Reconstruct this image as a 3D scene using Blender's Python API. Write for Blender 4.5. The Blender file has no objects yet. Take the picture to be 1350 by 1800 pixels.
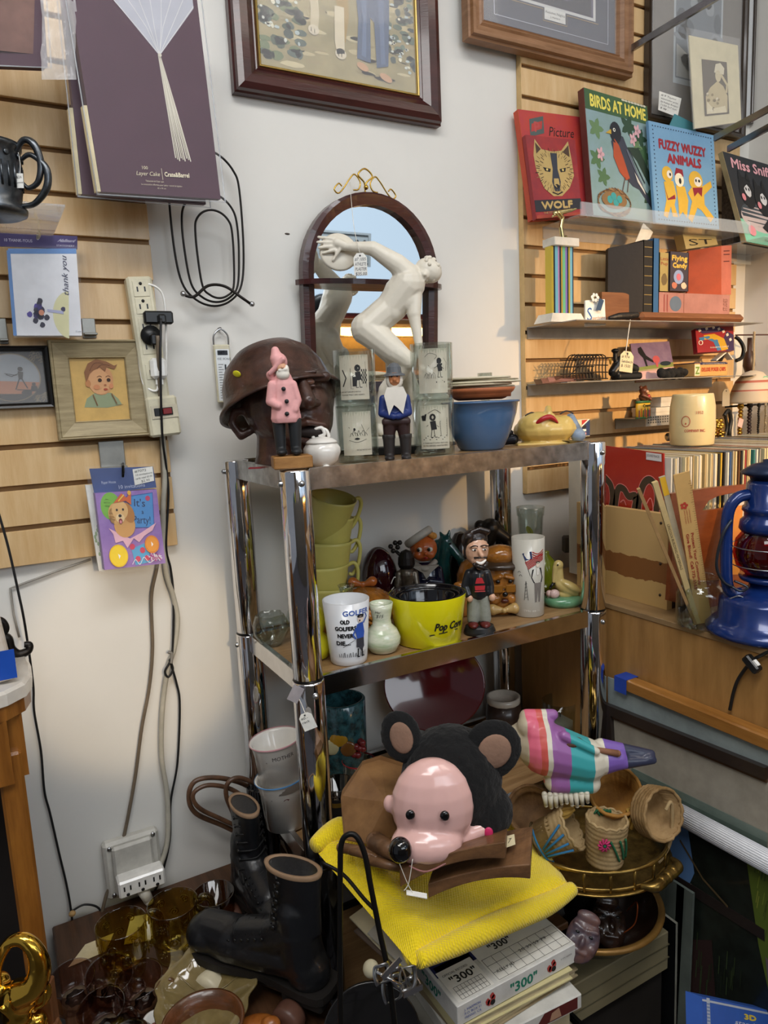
import bpy, math, random
from math import sin, cos, pi, radians, sqrt, atan2
from mathutils import Vector as V, Matrix, Euler
from mathutils.geometry import tessellate_polygon
random.seed(7)
sc = bpy.context.scene
COL = sc.collection
# ------------------------------------------------------------------ camera
FPX = 1265.0
YAW, PIT, ROL = radians(28.85), radians(8.9), radians(-2.65)
CAM = V((0, -1.52, 1.5))
_f = V((sin(YAW)*cos(PIT), cos(YAW)*cos(PIT), -sin(PIT)))
_r = V((cos(YAW), -sin(YAW), 0)); _u = _r.cross(_f)
CR = cos(ROL)*_r + sin(ROL)*_u; CU = -sin(ROL)*_r + cos(ROL)*_u; CF = _f
cd = bpy.data.cameras.new('camera'); cam = bpy.data.objects.new('camera', cd); COL.objects.link(cam)
cam.matrix_world = Matrix(((CR.x, CU.x, -CF.x, CAM.x), (CR.y, CU.y, -CF.y, CAM.y), (CR.z, CU.z, -CF.z, CAM.z), (0, 0, 0, 1)))
cd.sensor_fit = 'VERTICAL'; cd.sensor_height = 36; cd.lens = FPX/1800*36; cd.clip_start = .02
sc.camera = cam
# ------------------------------------------------------------------ view + light
sc.view_settings.view_transform = 'Standard'; sc.view_settings.look = 'None'
sc.view_settings.gamma = 1; sc.view_settings.use_curve_mapping = False
sc.view_settings.exposure = 0.0
sc.cycles.transparent_max_bounces = 40
w = bpy.data.worlds.new('world'); sc.world = w; w.use_nodes = True
w.node_tree.nodes['Background'].inputs[0].default_value = (.85, .9, 1, 1)
w.node_tree.nodes['Background'].inputs[1].default_value = .22
def area(name, loc, target, sx, sy, power, col):
    l = bpy.data.lights.new(name, 'AREA'); l.shape = 'RECTANGLE'; l.size = sx; l.size_y = sy; l.energy = power; l.color = col
    o = bpy.data.objects.new(name, l); COL.objects.link(o); o.location = loc
    o.rotation_euler = (V(target)-V(loc)).to_track_quat('-Z', 'Y').to_euler(); return o
def spot(name, loc, target, power, col, ang, blend=.6, r=.05):
    l = bpy.data.lights.new(name, 'SPOT'); l.energy = power; l.color = col; l.spot_size = radians(ang); l.spot_blend = blend; l.shadow_soft_size = r
    o = bpy.data.objects.new(name, l); COL.objects.link(o); o.location = loc
    o.rotation_euler = (V(target)-V(loc)).to_track_quat('-Z', 'Y').to_euler(); return o
area('ceiling_tube_or_fill', (.3, -1.7, 3.3), (.3, -1.5, 0), 1.3, .5, 27, (.97, .98, 1))
area('ceiling_tube_or_fill', (1.9, -1.5, 3.3), (1.8, -1.2, 0), 1.3, .5, 10, (1, .9, .78))
area('ceiling_tube_or_fill', (-.8, -1.9, 3.25), (1.0, -.5, .5), 1.3, .5, 24, (1, .98, .95))  # unseen fill lamp added to brighten left-facing surfaces
area('window_daylight', (.6, -4.9, 2.7), (.5, 0, 1.7), 2.8, 1.4, 54, (.86, .93, 1))
spot('track_spot', (1.9, -2.1, 1.95), (1.78, 0, 1.38), 190, (1, .62, .27), 46, 1, .04)
spot('track_spot', (1.2, -2.6, 2.2), (1.12, 0, 1.5), 5, (1, .74, .45), 22, .9, .04)
spot('track_spot', (.3, -2.8, 1.7), (.235, 0, .99), 110, (1, .74, .44), 11, .5, .04)
area('sign_fill_light', (3.4, -5.25, 4.2), (3.5, -6.2, 2.2), 1.2, .6, 60, (.9, .95, 1))  # lamp added outside to brighten the street sign in place of daylight
# ------------------------------------------------------------------ pixel -> point on a real plane
def W(px, py, Y=None, Z=None, X=None, D=None):
    d = (px-675)/FPX*CR-(py-900)/FPX*CU+CF
    if Y is not None: t = (Y-CAM.y)/d.y
    elif Z is not None: t = (Z-CAM.z)/d.z
    elif X is not None: t = (X-CAM.x)/d.x
    else: t = D
    return CAM+t*d
def S(p): return (V(p)-CAM).dot(CF)/FPX
FZ = -YAW
# ------------------------------------------------------------------ materials
def lin(c):
    if isinstance(c, str):
        c = c.lstrip('#'); c = [int(c[i:i+2], 16)/255 for i in (0, 2, 4)]
    return tuple(x/12.92 if x <= .04045 else ((x+.055)/1.055)**2.4 for x in c)
MC = {}
def M(name, col=None, rough=.5, metal=0, trans=0, ior=1.45, alpha=1, emit=0, coat=0, bump=0, bs=80, var=.12, vs=14, col2=None, stretch=(1, 1, 1), sheen=0, sss=0):
    if name in MC: return MC[name]
    m = bpy.data.materials.new(name); m.use_nodes = True; MC[name] = m
    nt = m.node_tree; b = nt.nodes['Principled BSDF']; L = nt.links.new
    c = lin(col); b.inputs['Roughness'].default_value = rough; b.inputs['Metallic'].default_value = metal
    b.inputs['Base Color'].default_value = (*c, 1); b.inputs['IOR'].default_value = ior
    if trans: b.inputs['Transmission Weight'].default_value = trans
    if alpha < 1: b.inputs['Alpha'].default_value = alpha
    if coat: b.inputs['Coat Weight'].default_value = coat; b.inputs['Coat Roughness'].default_value = .08
    if sheen: b.inputs['Sheen Weight'].default_value = sheen; b.inputs['Sheen Roughness'].default_value = .5
    if emit: b.inputs['Emission Color'].default_value = (*c, 1); b.inputs['Emission Strength'].default_value = emit
    if (var or bump) and not emit:
        tc = nt.nodes.new('ShaderNodeTexCoord'); mp = nt.nodes.new('ShaderNodeMapping'); mp.inputs['Scale'].default_value = stretch
        L(tc.outputs['Object'], mp.inputs[0])
        if var:
            n = nt.nodes.new('ShaderNodeTexNoise'); n.inputs['Scale'].default_value = vs; n.inputs['Detail'].default_value = 5; n.inputs['Roughness'].default_value = .65
            L(mp.outputs[0], n.inputs['Vector'])
            r = nt.nodes.new('ShaderNodeValToRGB'); r.color_ramp.elements[0].position = .3; r.color_ramp.elements[1].position = .7
            c2 = lin(col2) if col2 else tuple(x*(1-var*2) for x in c)
            r.color_ramp.elements[0].color = (*c2, 1); r.color_ramp.elements[1].color = (*(c if col2 else tuple(min(1, x*(1+var)) for x in c)), 1)
            L(n.outputs[0], r.inputs[0]); L(r.outputs[0], b.inputs['Base Color'])
        if bump:
            n = nt.nodes.new('ShaderNodeTexNoise'); n.inputs['Scale'].default_value = bs; n.inputs['Detail'].default_value = 3
            L(mp.outputs[0], n.inputs['Vector'])
            bp = nt.nodes.new('ShaderNodeBump'); bp.inputs['Strength'].default_value = bump; bp.inputs['Distance'].default_value = .002
            L(n.outputs[0], bp.inputs['Height']); L(bp.outputs[0], b.inputs['Normal'])
    return m
def wood(name, c1, c2, st=(1, 1, 12), rough=.45, vs=9, coat=0):   # grain runs across the axis with the largest stretch
    return M(name, c1, rough, col2=c2, vs=vs, stretch=st, bump=.15, bs=40, coat=coat)
def F(col, rough=.55, **k):                                     # flat printed ink / paint
    key = 'paint_'+str(col).strip('#')+('' if rough == .55 else '_%d' % int(rough*100)); return M(key, col, rough, var=.04, vs=30, **k)
GL = lambda name='clear_glass', c='#f4f8f6', r=.02, ior=1.45: M(name, c, r, trans=1, ior=ior, var=0)
def tint(name, col, gloss=.35, rough=.03, body=.75):           # thin tinted glass wall
    m = bpy.data.materials.new(name); m.use_nodes = True; MC[name] = m; nt = m.node_tree; L = nt.links.new
    for n in list(nt.nodes):
        if n.type == 'BSDF_PRINCIPLED': nt.nodes.remove(n)
    out = [n for n in nt.nodes if n.type == 'OUTPUT_MATERIAL'][0]
    tr = nt.nodes.new('ShaderNodeBsdfTransparent'); tr.inputs[0].default_value = (*lin(col), 1); gl = nt.nodes.new('ShaderNodeBsdfGlossy'); gl.inputs['Roughness'].default_value = rough
    fr0 = nt.nodes.new('ShaderNodeLayerWeight'); fr0.inputs[0].default_value = gloss; fr = nt.nodes.new('ShaderNodeMath'); fr.operation = 'MULTIPLY_ADD'; L(fr0.outputs['Facing'], fr.inputs[0]); fr.inputs[1].default_value = .38; fr.inputs[2].default_value = .03; mx = nt.nodes.new('ShaderNodeMixShader')
    L(fr.outputs[0], mx.inputs[0]); L(tr.outputs[0], mx.inputs[1]); L(gl.outputs[0], mx.inputs[2]); L(mx.outputs[0], out.inputs[0]); return m
def ramp_mat(name, axis, stops, rough=.4, scale=1, off=0, noise=0, **k):   # bands of colour that belong to the object
    m = M(name, stops[0][1], rough, var=0, **k); nt = m.node_tree; L = nt.links.new; b = nt.nodes['Principled BSDF']
    tc = nt.nodes.new('ShaderNodeTexCoord'); sp = nt.nodes.new('ShaderNodeSeparateXYZ'); ma = nt.nodes.new('ShaderNodeMath'); ma.operation = 'MULTIPLY_ADD'
    v = tc.outputs['Object']
    if noise:
        n = nt.nodes.new('ShaderNodeTexNoise'); n.inputs['Scale'].default_value = 40; vm = nt.nodes.new('ShaderNodeVectorMath'); vm.operation = 'MULTIPLY_ADD'
        L(v, n.inputs['Vector']); L(n.outputs['Color'], vm.inputs[0]); vm.inputs[1].default_value = (noise,)*3; L(v, vm.inputs[2]); v = vm.outputs[0]
    L(v, sp.inputs[0]); L(sp.outputs[axis], ma.inputs[0]); ma.inputs[1].default_value = scale; ma.inputs[2].default_value = off
    r = nt.nodes.new('ShaderNodeValToRGB'); r.color_ramp.interpolation = 'CONSTANT'
    while len(r.color_ramp.elements) < len(stops): r.color_ramp.elements.new(.5)
    for e, (p, c) in zip(r.color_ramp.elements, stops): e.position = p; e.color = (*lin(c), 1)
    L(ma.outputs[0], r.inputs[0]); L(r.outputs[0], b.inputs['Base Color']); return m
# ------------------------------------------------------------------ mesh builder
TX = {}
def text_geo(s):
    if s not in TX:
        cu = bpy.data.curves.new('t', 'FONT'); cu.body = s; cu.resolution_u = 2; cu.size = 1
        o = bpy.data.objects.new('t', cu); me = bpy.data.meshes.new_from_object(o)
        TX[s] = ([tuple(v.co) for v in me.vertices], [tuple(p.vertices) for p in me.polygons])
        bpy.data.objects.remove(o); bpy.data.meshes.remove(me)
    return TX[s]
def crom(P, n=8, closed=False):
    P = [V(p) for p in P]; out = []; N = len(P)
    for i in range(N if closed else N-1):
        g = lambda k: P[k % N] if closed else P[max(0, min(N-1, k))]
        a, b, c, d = g(i-1), g(i), g(i+1), g(i+2)
        for k in range(n):
            t = k/n; out.append(.5*((2*b)+(c-a)*t+(2*a-5*b+4*c-d)*t*t+(3*b-a-3*c+d)*t**3))
    if not closed: out.append(P[-1])
    return out
class MB:
    def __init__(s, unit=1.0): s.v = []; s.f = []; s.m = []; s.sm = []; s.mats = []; s.u = unit; s.T = Matrix()
    def mi(s, mat):
        if mat not in s.mats: s.mats.append(mat)
        return s.mats.index(mat)
    def add(s, vs, fs, mat, smooth=False, T=None):
        b = len(s.v); Q = s.T @ T if T else s.T
        s.v += [Q @ V(v) for v in vs]; k = s.mi(mat)
        for f in fs: s.f.append([i+b for i in f]); s.m.append(k); s.sm.append(smooth)
        return s
    def box(s, c, d, mat, rot=(0, 0, 0), taper=1, bev=0):
        x, y, z = d[0]/2, d[1]/2, d[2]/2; t = taper
        T = Matrix.Translation(V(c)) @ Euler(rot).to_matrix().to_4x4()
        if bev:
            e = min(bev, x*.9, y*.9, z*.9); vs = []; 
            for sz in (-1, 1):
                for sy in (-1, 1):
                    for sx in (-1, 1):
                        vs += [(sx*x, sy*(y-e), sz*(z-e)), (sx*(x-e), sy*y, sz*(z-e)), (sx*(x-e), sy*(y-e), sz*z)]
            i = lambda sx, sy, sz, k: ((sz > 0)*4+(sy > 0)*2+(sx > 0))*3+k
            fs = []
            for k, (a, b) in enumerate((((0, 1), (0, 2)), ((1, 0), (1, 2)), ((2, 0), (2, 1)))):
                p, q = a[1], b[1]
                for sg in (-1, 1):
                    L = []
                    for u, w_ in ((-1, -1), (1, -1), (1, 1), (-1, 1)):
                        c3 = [0, 0, 0]; c3[k] = sg; c3[p] = u; c3[q] = w_; L.append(i(*c3, k))
                    fs.append(L)
            for ax in range(3):
                p, q = [a for a in range(3) if a != ax]
                for u in (-1, 1):
                    for w_ in (-1, 1):
                        L = []
                        for e_ in (-1, 1):
                            c3 = [0, 0, 0]; c3[ax] = e_; c3[p] = u; c3[q] = w_; L.append((i(*c3, p), i(*c3, q)))
                        fs.append([L[0][0], L[0][1], L[1][1], L[1][0]])
            for sx in (-1, 1):
                for sy in (-1, 1):
                    for sz in (-1, 1): fs.append([i(sx, sy, sz, 0), i(sx, sy, sz, 1), i(sx, sy, sz, 2)])
            return s.add(vs, fs, mat, False, T)
        vs = [(-x, -y, -z), (x, -y, -z), (x, y, -z), (-x, y, -z), (-x*t, -y*t, z), (x*t, -y*t, z), (x*t, y*t, z), (-x*t, y*t, z)]
        return s.add(vs, [(3, 2, 1, 0), (4, 5, 6, 7), (0, 1, 5, 4), (1, 2, 6, 5), (2, 3, 7, 6), (3, 0, 4, 7)], mat, False, T)
    def b2(s, a, b, mat, bev=0):                               # box from corner to corner
        a, b = V(a), V(b); return s.box((a+b)/2, [abs(x) for x in (b-a)], mat, bev=bev)
    def lathe(s, prof, mat, c=(0, 0, 0), seg=32, rot=(0, 0, 0), sx=1, sy=1, cap=True, rad=None, smooth=True):
        vs = []; fs = []; n = len(prof)
        for i, (r, z) in enumerate(prof):
            for k in range(seg):
                a = 2*pi*k/seg; q = r*(rad(a, z) if rad else 1); vs.append((q*cos(a)*sx, q*sin(a)*sy, z))
        for i in range(n-1):
            for k in range(seg):
                k2 = (k+1) % seg; fs.append((i*seg+k, i*seg+k2, (i+1)*seg+k2, (i+1)*seg+k))
        if cap:
            if prof[0][0] > 1e-6: fs.append(tuple(range(seg-1, -1, -1)))
            if prof[-1][0] > 1e-6: fs.append(tuple((n-1)*seg+k for k in range(seg)))
        T = Matrix.Translation(V(c)) @ Euler(rot).to_matrix().to_4x4()
        return s.add(vs, fs, mat, smooth, T)
    def cup(s, prof, th, mat, **k):                            # walled vessel: outer profile bottom->rim, inner back down
        inn = [(max(r-th, .001), z) for r, z in prof if z > prof[0][1]+th]
        if not inn: inn = [(max(prof[-1][0]-th, .001), prof[-1][1])]
        bot = [(max(inn[0][0]*.98-th*.0, .001), prof[0][1]+th), (.0001, prof[0][1]+th)]
        return s.lathe([(.0001, prof[0][1])]+list(prof)+inn[::-1]+bot, mat, **k)
    def cyl(s, c, r, h, mat, r2=None, seg=20, rot=(0, 0, 0), smooth=True):
        return s.lathe([(r, -h/2), (r2 if r2 is not None else r, h/2)], mat, c, seg, rot, smooth=smooth)
    def tube(s, P, r, mat, n=6, seg=8, closed=False, smooth=True, flat=1, raw=False):
        Q = [V(p) for p in P] if raw or n < 2 else crom(P, n, closed); N = len(Q); R = r if hasattr(r, '__len__') else None
        vs = []; fs = []; up = V((.13, .21, .97)); t0 = None; nn = None
        for i, q in enumerate(Q):
            a = Q[(i-1) % N] if closed or i > 0 else Q[i]; b = Q[(i+1) % N] if closed or i < N-1 else Q[i]
            t = (b-a).normalized() if (b-a).length > 1e-9 else V((0, 0, 1))
            if nn is None: nn = (up-t*up.dot(t)).normalized()
            else: nn = (nn-t*nn.dot(t)).normalized()
            bb = t.cross(nn)
            if R is not None:
                x = i/(N-1)*(len(R)-1); j = min(int(x), len(R)-2); rr = R[j]+(R[j+1]-R[j])*(x-j)
            else: rr = r
            for k in range(seg):
                an = 2*pi*k/seg; vs.append(q+nn*cos(an)*rr*flat+bb*sin(an)*rr)
        for i in range(N if closed else N-1):
            for k in range(seg):
                k2 = (k+1) % seg; j = (i+1) % N; fs.append((i*seg+k, i*seg+k2, j*seg+k2, j*seg+k))
        if not closed: fs += [tuple(range(seg-1, -1, -1)), tuple((N-1)*seg+k for k in range(seg))]
        return s.add(vs, fs, mat, smooth)
    def ball(s, c, r, mat, seg=16, rings=10, rot=(0, 0, 0)):
        r = r if hasattr(r, '__len__') else (r, r, r)
        vs = [(0, 0, -r[2])]; fs = []
        for i in range(1, rings):
            a = -pi/2+pi*i/rings
            for k in range(seg): b = 2*pi*k/seg; vs.append((r[0]*cos(a)*cos(b), r[1]*cos(a)*sin(b), r[2]*sin(a)))
        vs.append((0, 0, r[2])); last = len(vs)-1
        for k in range(seg):
            k2 = (k+1) % seg; fs.append((0, 1+k2, 1+k)); fs.append((last, last-seg+k, last-seg+k2))
            for i in range(rings-2): fs.append((1+i*seg+k, 1+i*seg+k2, 1+(i+1)*seg+k2, 1+(i+1)*seg+k))
        return s.add(vs, fs, mat, True, Matrix.Translation(V(c)) @ Euler(rot).to_matrix().to_4x4())
    def cap(s, a, b, r1, r2, mat):                             # tapered capsule
        a, b = V(a), V(b); s.ball(a, r1, mat, 14, 8); s.ball(b, r2, mat, 14, 8)
        return s.tube([a, b], [r1, r2], mat, n=1, seg=14)
    def slab(s, out, y0, y1, mat, mfront=None, smooth=False):  # outline in x,z extruded in y (y0 = front)
        n = len(out); vs = [(x, y0, z) for x, z in out]+[(x, y1, z) for x, z in out]
        tr = tessellate_polygon([[V((x, z, 0)) for x, z in out]])
        area2 = sum(out[i][0]*out[(i+1) % n][1]-out[(i+1) % n][0]*out[i][1] for i in range(n))
        fr = [t if True else t for t in tr]
        s.add(vs, [tuple(t) for t in fr], mfront or mat); b = len(s.v)
        s.add(vs, [tuple(n+i for i in t[::-1]) for t in tr]+[(i, (i+1) % n, n+(i+1) % n, n+i) for i in range(n)], mat, smooth)
        return s
    def o(s, name, parent=None, loc=(0, 0, 0), rot=(0, 0, 0), mods=None, **props):
        me = bpy.data.meshes.new(name); me.from_pydata([v*s.u for v in s.v], [], s.f)
        for m in s.mats: me.materials.append(m)
        me.polygons.foreach_set('material_index', s.m); me.polygons.foreach_set('use_smooth', s.sm); me.update()
        ob = bpy.data.objects.new(name, me); COL.objects.link(ob); ob.location = loc; ob.rotation_euler = rot
        if parent is not None: ob.parent = parent
        for k, v in props.items(): ob[k] = v
        return ob
class Art:                                                     # printed artwork laid on a surface: polygons inside the part's own mesh
    def __init__(s, mb, fn, lay=.00035): s.mb = mb; s.fn = fn; s.l = 0; s.lay = lay
    def pt(s, u, v): return s.fn(u, v, s.lay*(1+s.l)/s.mb.u)
    def up(s, k=1): s.l += k; return s
    def at(s, l): s.l = l; return s
    def poly(s, P, c, mat=None):
        tr = tessellate_polygon([[V((x, y, 0)) for x, y in P]])
        s.mb.add([s.pt(*p) for p in P], [tuple(t) for t in tr], mat or F(c)); return s
    def rect(s, x0, y0, x1, y1, c, n=1, mat=None):
        vs = []; 
        for i in range(n+1): x = x0+(x1-x0)*i/n; vs += [s.pt(x, y0), s.pt(x, y1)]
        s.mb.add(vs, [(2*i, 2*i+2, 2*i+3, 2*i+1) for i in range(n)], mat or F(c)); return s
    def ell(s, x, y, a, b, c, rot=0, n=20, mat=None, a0=0, a1=2*pi):
        P = [(x+a*cos(t)*cos(rot)-b*sin(t)*sin(rot), y+a*cos(t)*sin(rot)+b*sin(t)*cos(rot)) for t in [a0+(a1-a0)*k/n for k in range(n)]]
        return s.poly(P, c, mat)
    def line(s, P, wd, c, closed=False, mat=None):
        P = [V((*p, 0)) for p in P]; N = len(P); vs = []
        for i, p in enumerate(P):
            a = P[(i-1) % N] if closed or i else p; b = P[(i+1) % N] if closed or i < N-1 else p
            t = (b-a).normalized(); n = V((-t.y, t.x, 0))*wd/2
            vs += [s.pt(p.x+n.x, p.y+n.y), s.pt(p.x-n.x, p.y-n.y)]
        s.mb.add(vs, [(2*i, 2*i+1, (2*i+3) % (2*N), (2*i+2) % (2*N)) for i in range(N if closed else N-1)], mat or F(c)); return s
    def curve(s, P, wd, c, closed=False): return s.line([(p.x, p.y) for p in crom([(*q, 0) for q in P], 6, closed)], wd, c, closed)
    def blob(s, x, y, a, b, c, n=9, j=.25, seed=0):
        R = random.Random(seed+int(x*7)+int(y*13)); return s.poly([(x+a*(1-j*R.random())*cos(2*pi*k/n), y+b*(1-j*R.random())*sin(2*pi*k/n)) for k in range(n)], c)
    def text(s, t, x, y, h, c, w=None, shear=0, rot=0, bold=0, align='l', mat=None, arc=0):
        vs, fs = text_geo(t)
        if not vs: return s
        x1 = max(v[0] for v in vs); x0 = min(v[0] for v in vs); k = h/.7; kx = k if w is None else w/(x1-x0)
        ox = {'l': 0, 'c': -(x1+x0)/2*kx, 'r': -x1*kx}[align]
        offs = [(0, 0)] if not bold else [(-bold, 0), (bold, 0), (0, bold), (0, -bold)]
        for dx, dy in offs:
            out = []
            for a, b, _ in vs:
                X = a*kx+ox+shear*b*k+dx; Y = b*k+dy
                if arc: Y -= arc*(X*X)
                out.append(s.pt(x+X*cos(rot)-Y*sin(rot), y+X*sin(rot)+Y*cos(rot)))
            s.mb.add(out, fs, mat or F(c)); 
            if bold: s.l += .1
        return s
def front(y0, ox=0, oz=0): return lambda u, v, d: V((u+ox, y0-d, v+oz))          # faces -y
def cyl_map(r, z0=0, taper=0, ang0=0): return lambda u, v, d: V(((r+taper*(v-z0)+d)*sin(u/r+ang0), -(r+taper*(v-z0)+d)*cos(u/r+ang0), v))
def quad_map(p0, px, pz, n=None):                                                  # arbitrary plane, u along px, v along pz
    p0, px, pz = V(p0), V(px), V(pz); nn = px.cross(pz).normalized()
    return lambda u, v, d: p0+px*u+pz*v+nn*d
# ------------------------------------------------------------------ things
def tag(o, label, cat, group=None):
    o['label'] = label; o['category'] = cat
    if group: o['group'] = group
    return o
def thing(name, label, cat, loc=(0, 0, 0), rot=0, group=None):
    o = bpy.data.objects.new(name, None); COL.objects.link(o); o.empty_display_size = .02
    o.location = loc; o.rotation_euler = (0, 0, rot) if not hasattr(rot, '__len__') else rot
    return tag(o, label, cat, group)
def subpart(t, kids, host):
    h = [c for c in t.children if c.name.split('.')[0] in host]
    for c in list(t.children):
        if h and c.name.split('.')[0] in kids and c not in h: c.parent = h[0]
def struct(o): o['kind'] = 'structure'; return o
def dup(root, loc=None, rot=None, label=None, group=None):
    r = root.copy(); COL.objects.link(r)
    if loc is not None: r.location = loc
    if rot is not None: r.rotation_euler = rot
    if label: r['label'] = label
    if group: r['group'] = group
    for ch in list(root.children):
        c = ch.copy(); COL.objects.link(c); c.parent = r
        for g in ch.children:
            d = g.copy(); COL.objects.link(d); d.parent = c
    return r
def organic(o, vox, smooth=4, dec=0):                          # melt overlapping shapes into one continuous surface
    r = o.modifiers.new('remesh', 'REMESH'); r.mode = 'VOXEL'; r.voxel_size = vox; r.use_smooth_shade = True
    if smooth: m = o.modifiers.new('smooth', 'SMOOTH'); m.factor = .5; m.iterations = smooth
    return o
def displace(o, strength, scale, kind='CLOUDS'):
    t = bpy.data.textures.new('rough_surface', kind); t.noise_scale = scale
    m = o.modifiers.new('displace', 'DISPLACE'); m.texture = t; m.strength = strength; m.mid_level = .5; m.texture_coords = 'LOCAL'; return o
def bevel(o, w, seg=2):
    m = o.modifiers.new('bevel', 'BEVEL'); m.width = w; m.segments = seg; m.limit_method = 'ANGLE'; m.angle_limit = radians(40); return o
# ------------------------------------------------------------------ flat things from four corner points
def card(name, px4, Y, th, mat, cw=100, ch=100, art=None, parent=None, side=None, label=None, cat=None, group=None, bev=0, sub=1, **pl):
    """px4 = BL, BR, TR, TL.  Y one depth or four; returns (object, map)."""
    Ys = Y if hasattr(Y, '__len__') else [Y]*4
    P = [p if isinstance(p, V) else W(*p, Y=y) for p, y in zip(px4, Ys)]
    base = (P[0]+P[1])/2 if parent is None else V((0, 0, 0)); o0 = base if parent is None else parent.location
    P = [p-o0 for p in P]; n = (P[1]-P[0]).cross(P[3]-P[0]).normalized()
    m = MB(); B = [p-n*th for p in P]; 
    m.add(P+B, [(0, 1, 2, 3)], mat); m.add(P+B, [(7, 6, 5, 4), (0, 4, 5, 1), (1, 5, 6, 2), (2, 6, 7, 3), (3, 7, 4, 0)], side or mat)
    def fn(u, v, d): a, b = u/cw, v/ch; return (P[0]*(1-a)+P[1]*a)*(1-b)+(P[3]*(1-a)+P[2]*a)*b+n*d
    if art: art(Art(m, fn))
    ob = m.o(name, parent, base if parent is None else (0, 0, 0))
    if label and parent is None: tag(ob, label, cat, group)
    elif label: ob['label'] = label
    return ob, (lambda u, v, d: fn(u, v, d)), n
def TH(name, label, cat, px, py, rot=FZ, group=None, **pl):
    loc = W(px, py, **pl); return thing(name, label, cat, loc, rot, group), S(loc)
def cord(name, pts, r, mat, parent=None, n=8, **kw):
    Q = [p if isinstance(p, V) else W(p[0], p[1], Y=p[2]) for p in pts]; o0 = Q[0] if parent is None else parent.location
    return MB().tube([q-o0 for q in Q], r, mat, n=n, **kw).o(name, parent, o0 if parent is None else (0, 0, 0))
# ------------------------------------------------------------------ palette
WALL = M('painted_plaster', '#dcdad4', .8, var=.02, vs=3, bump=.05, bs=60)
MAPLE = wood('maple_board', '#d8b98a', '#c6a06c', (9, 1, 1.2), .42, 5, coat=.15)
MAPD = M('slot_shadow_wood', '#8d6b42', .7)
CHROME = M('chrome', '#e3e3e6', .07, 1, var=.05, vs=25); STEEL = M('steel', '#b9bbbd', .28, 1, var=.08)
BRASS = M('brass', '#caa349', .22, 1, var=.12, vs=50); GOLD = M('polished_gold', '#e8b84a', .13, 1, var=.05)
BLK = M('black_plastic', '#141414', .35); BLKM = M('black_metal', '#1b1a19', .4, .6)
IVORY = M('ivory_plastic', '#d6cfb4', .4); WHT = M('white_gloss', '#eeece6', .2, coat=.3); PAPER = M('white_paper', '#ecebe4', .75)
CREAM = M('cream_paper', '#dccfa9', .8); CLEAR = tint('clear_glass', '#eef2ef', .42); FILM = M('clear_film', '#ffffff', .12, alpha=.045, var=0, bump=.5, bs=35); ACRY = M('acrylic_sheet', '#dfe9ee', .06, trans=.9, alpha=.55, var=0)
OAK = wood('oak_wood', '#b98344', '#8c5a26', (1, 12, 12), .4, 5, coat=.2)
DKW = wood('dark_red_wood', '#471d1a', '#2c100f', (1, 1, 8), .3, 6, coat=.4)
# ------------------------------------------------------------------ the room
def sbox(name, a, b, mat): return struct(MB().b2(a, b, mat).o(name))
sbox('wall_back', (-2.2, 0, 0), (2.35, .12, 3.5), WALL)
sbox('wall_right', (2.2, -1.3, 0), (2.35, 0, 3.5), WALL)
sbox('ceiling', (-2.2, -5.1, 3.4), (2.35, .12, 3.5), M('ceiling_paint', '#dedcd6', .9))
sbox('floor', (-2.2, -5.1, -.1), (2.35, .12, 0), M('dark_floor', '#45444a', .6, var=.2))
sbox('baseboard_back', (-2.2, -.015, 0), (1.2, 0, .1), M('baseboard_paint', '#b9b6ae', .6))
rear = MB(); RW = M('maroon_paint', '#5b2127', .6); SW = M('shop_wall', '#8d7f6c', .8)
rear.b2((-2.2, -5.1, 0), (.6, -5, 3.4), SW); rear.b2((.6, -5.1, 0), (5.6, -5, 1.6), SW); rear.b2((4.75, -5.1, 1.6), (5.1, -5, 3.4), RW); rear.b2((.6, -5.1, 3.0), (5.6, -5, 3.4), RW)
struct(rear.o('wall_front'))
wf = MB()
for x in (.6, 2.0): wf.b2((x, -5.06, 1.6), (x+.06, -4.98, 3.0), RW)
wf.b2((.6, -5.06, 1.6), (4.75, -4.98, 1.65), RW); struct(wf.o('window_1'))
sky = MB().b2((-3, -9.1, -.5), (10, -9, 7), M('daylight_sky', '#b3c5d6', emit=1.15)).o('sky_backdrop'); sky['kind'] = 'structure'
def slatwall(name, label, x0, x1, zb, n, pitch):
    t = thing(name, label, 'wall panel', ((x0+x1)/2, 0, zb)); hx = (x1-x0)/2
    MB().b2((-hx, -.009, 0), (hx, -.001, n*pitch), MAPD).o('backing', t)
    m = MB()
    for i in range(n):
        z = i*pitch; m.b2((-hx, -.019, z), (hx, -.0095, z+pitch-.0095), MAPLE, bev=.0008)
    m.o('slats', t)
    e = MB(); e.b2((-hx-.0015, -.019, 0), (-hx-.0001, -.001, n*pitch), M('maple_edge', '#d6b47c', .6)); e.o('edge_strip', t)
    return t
zl = W(0, 1000, Y=-.019).z
slatwall('slatwall', 'pale wooden slatwall panel behind the hanging cards at left', -1.3, .333, zl, 20, (W(0, 167, Y=-.019).z-zl)/11)
zr = W(928, 868, Y=-.019).z
slatwall('slatwall', 'pale wooden slatwall panel behind the picture books at right', 1.273, 2.13, zr, 20, (W(918, 111, Y=-.019).z-zr)/15)
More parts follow.
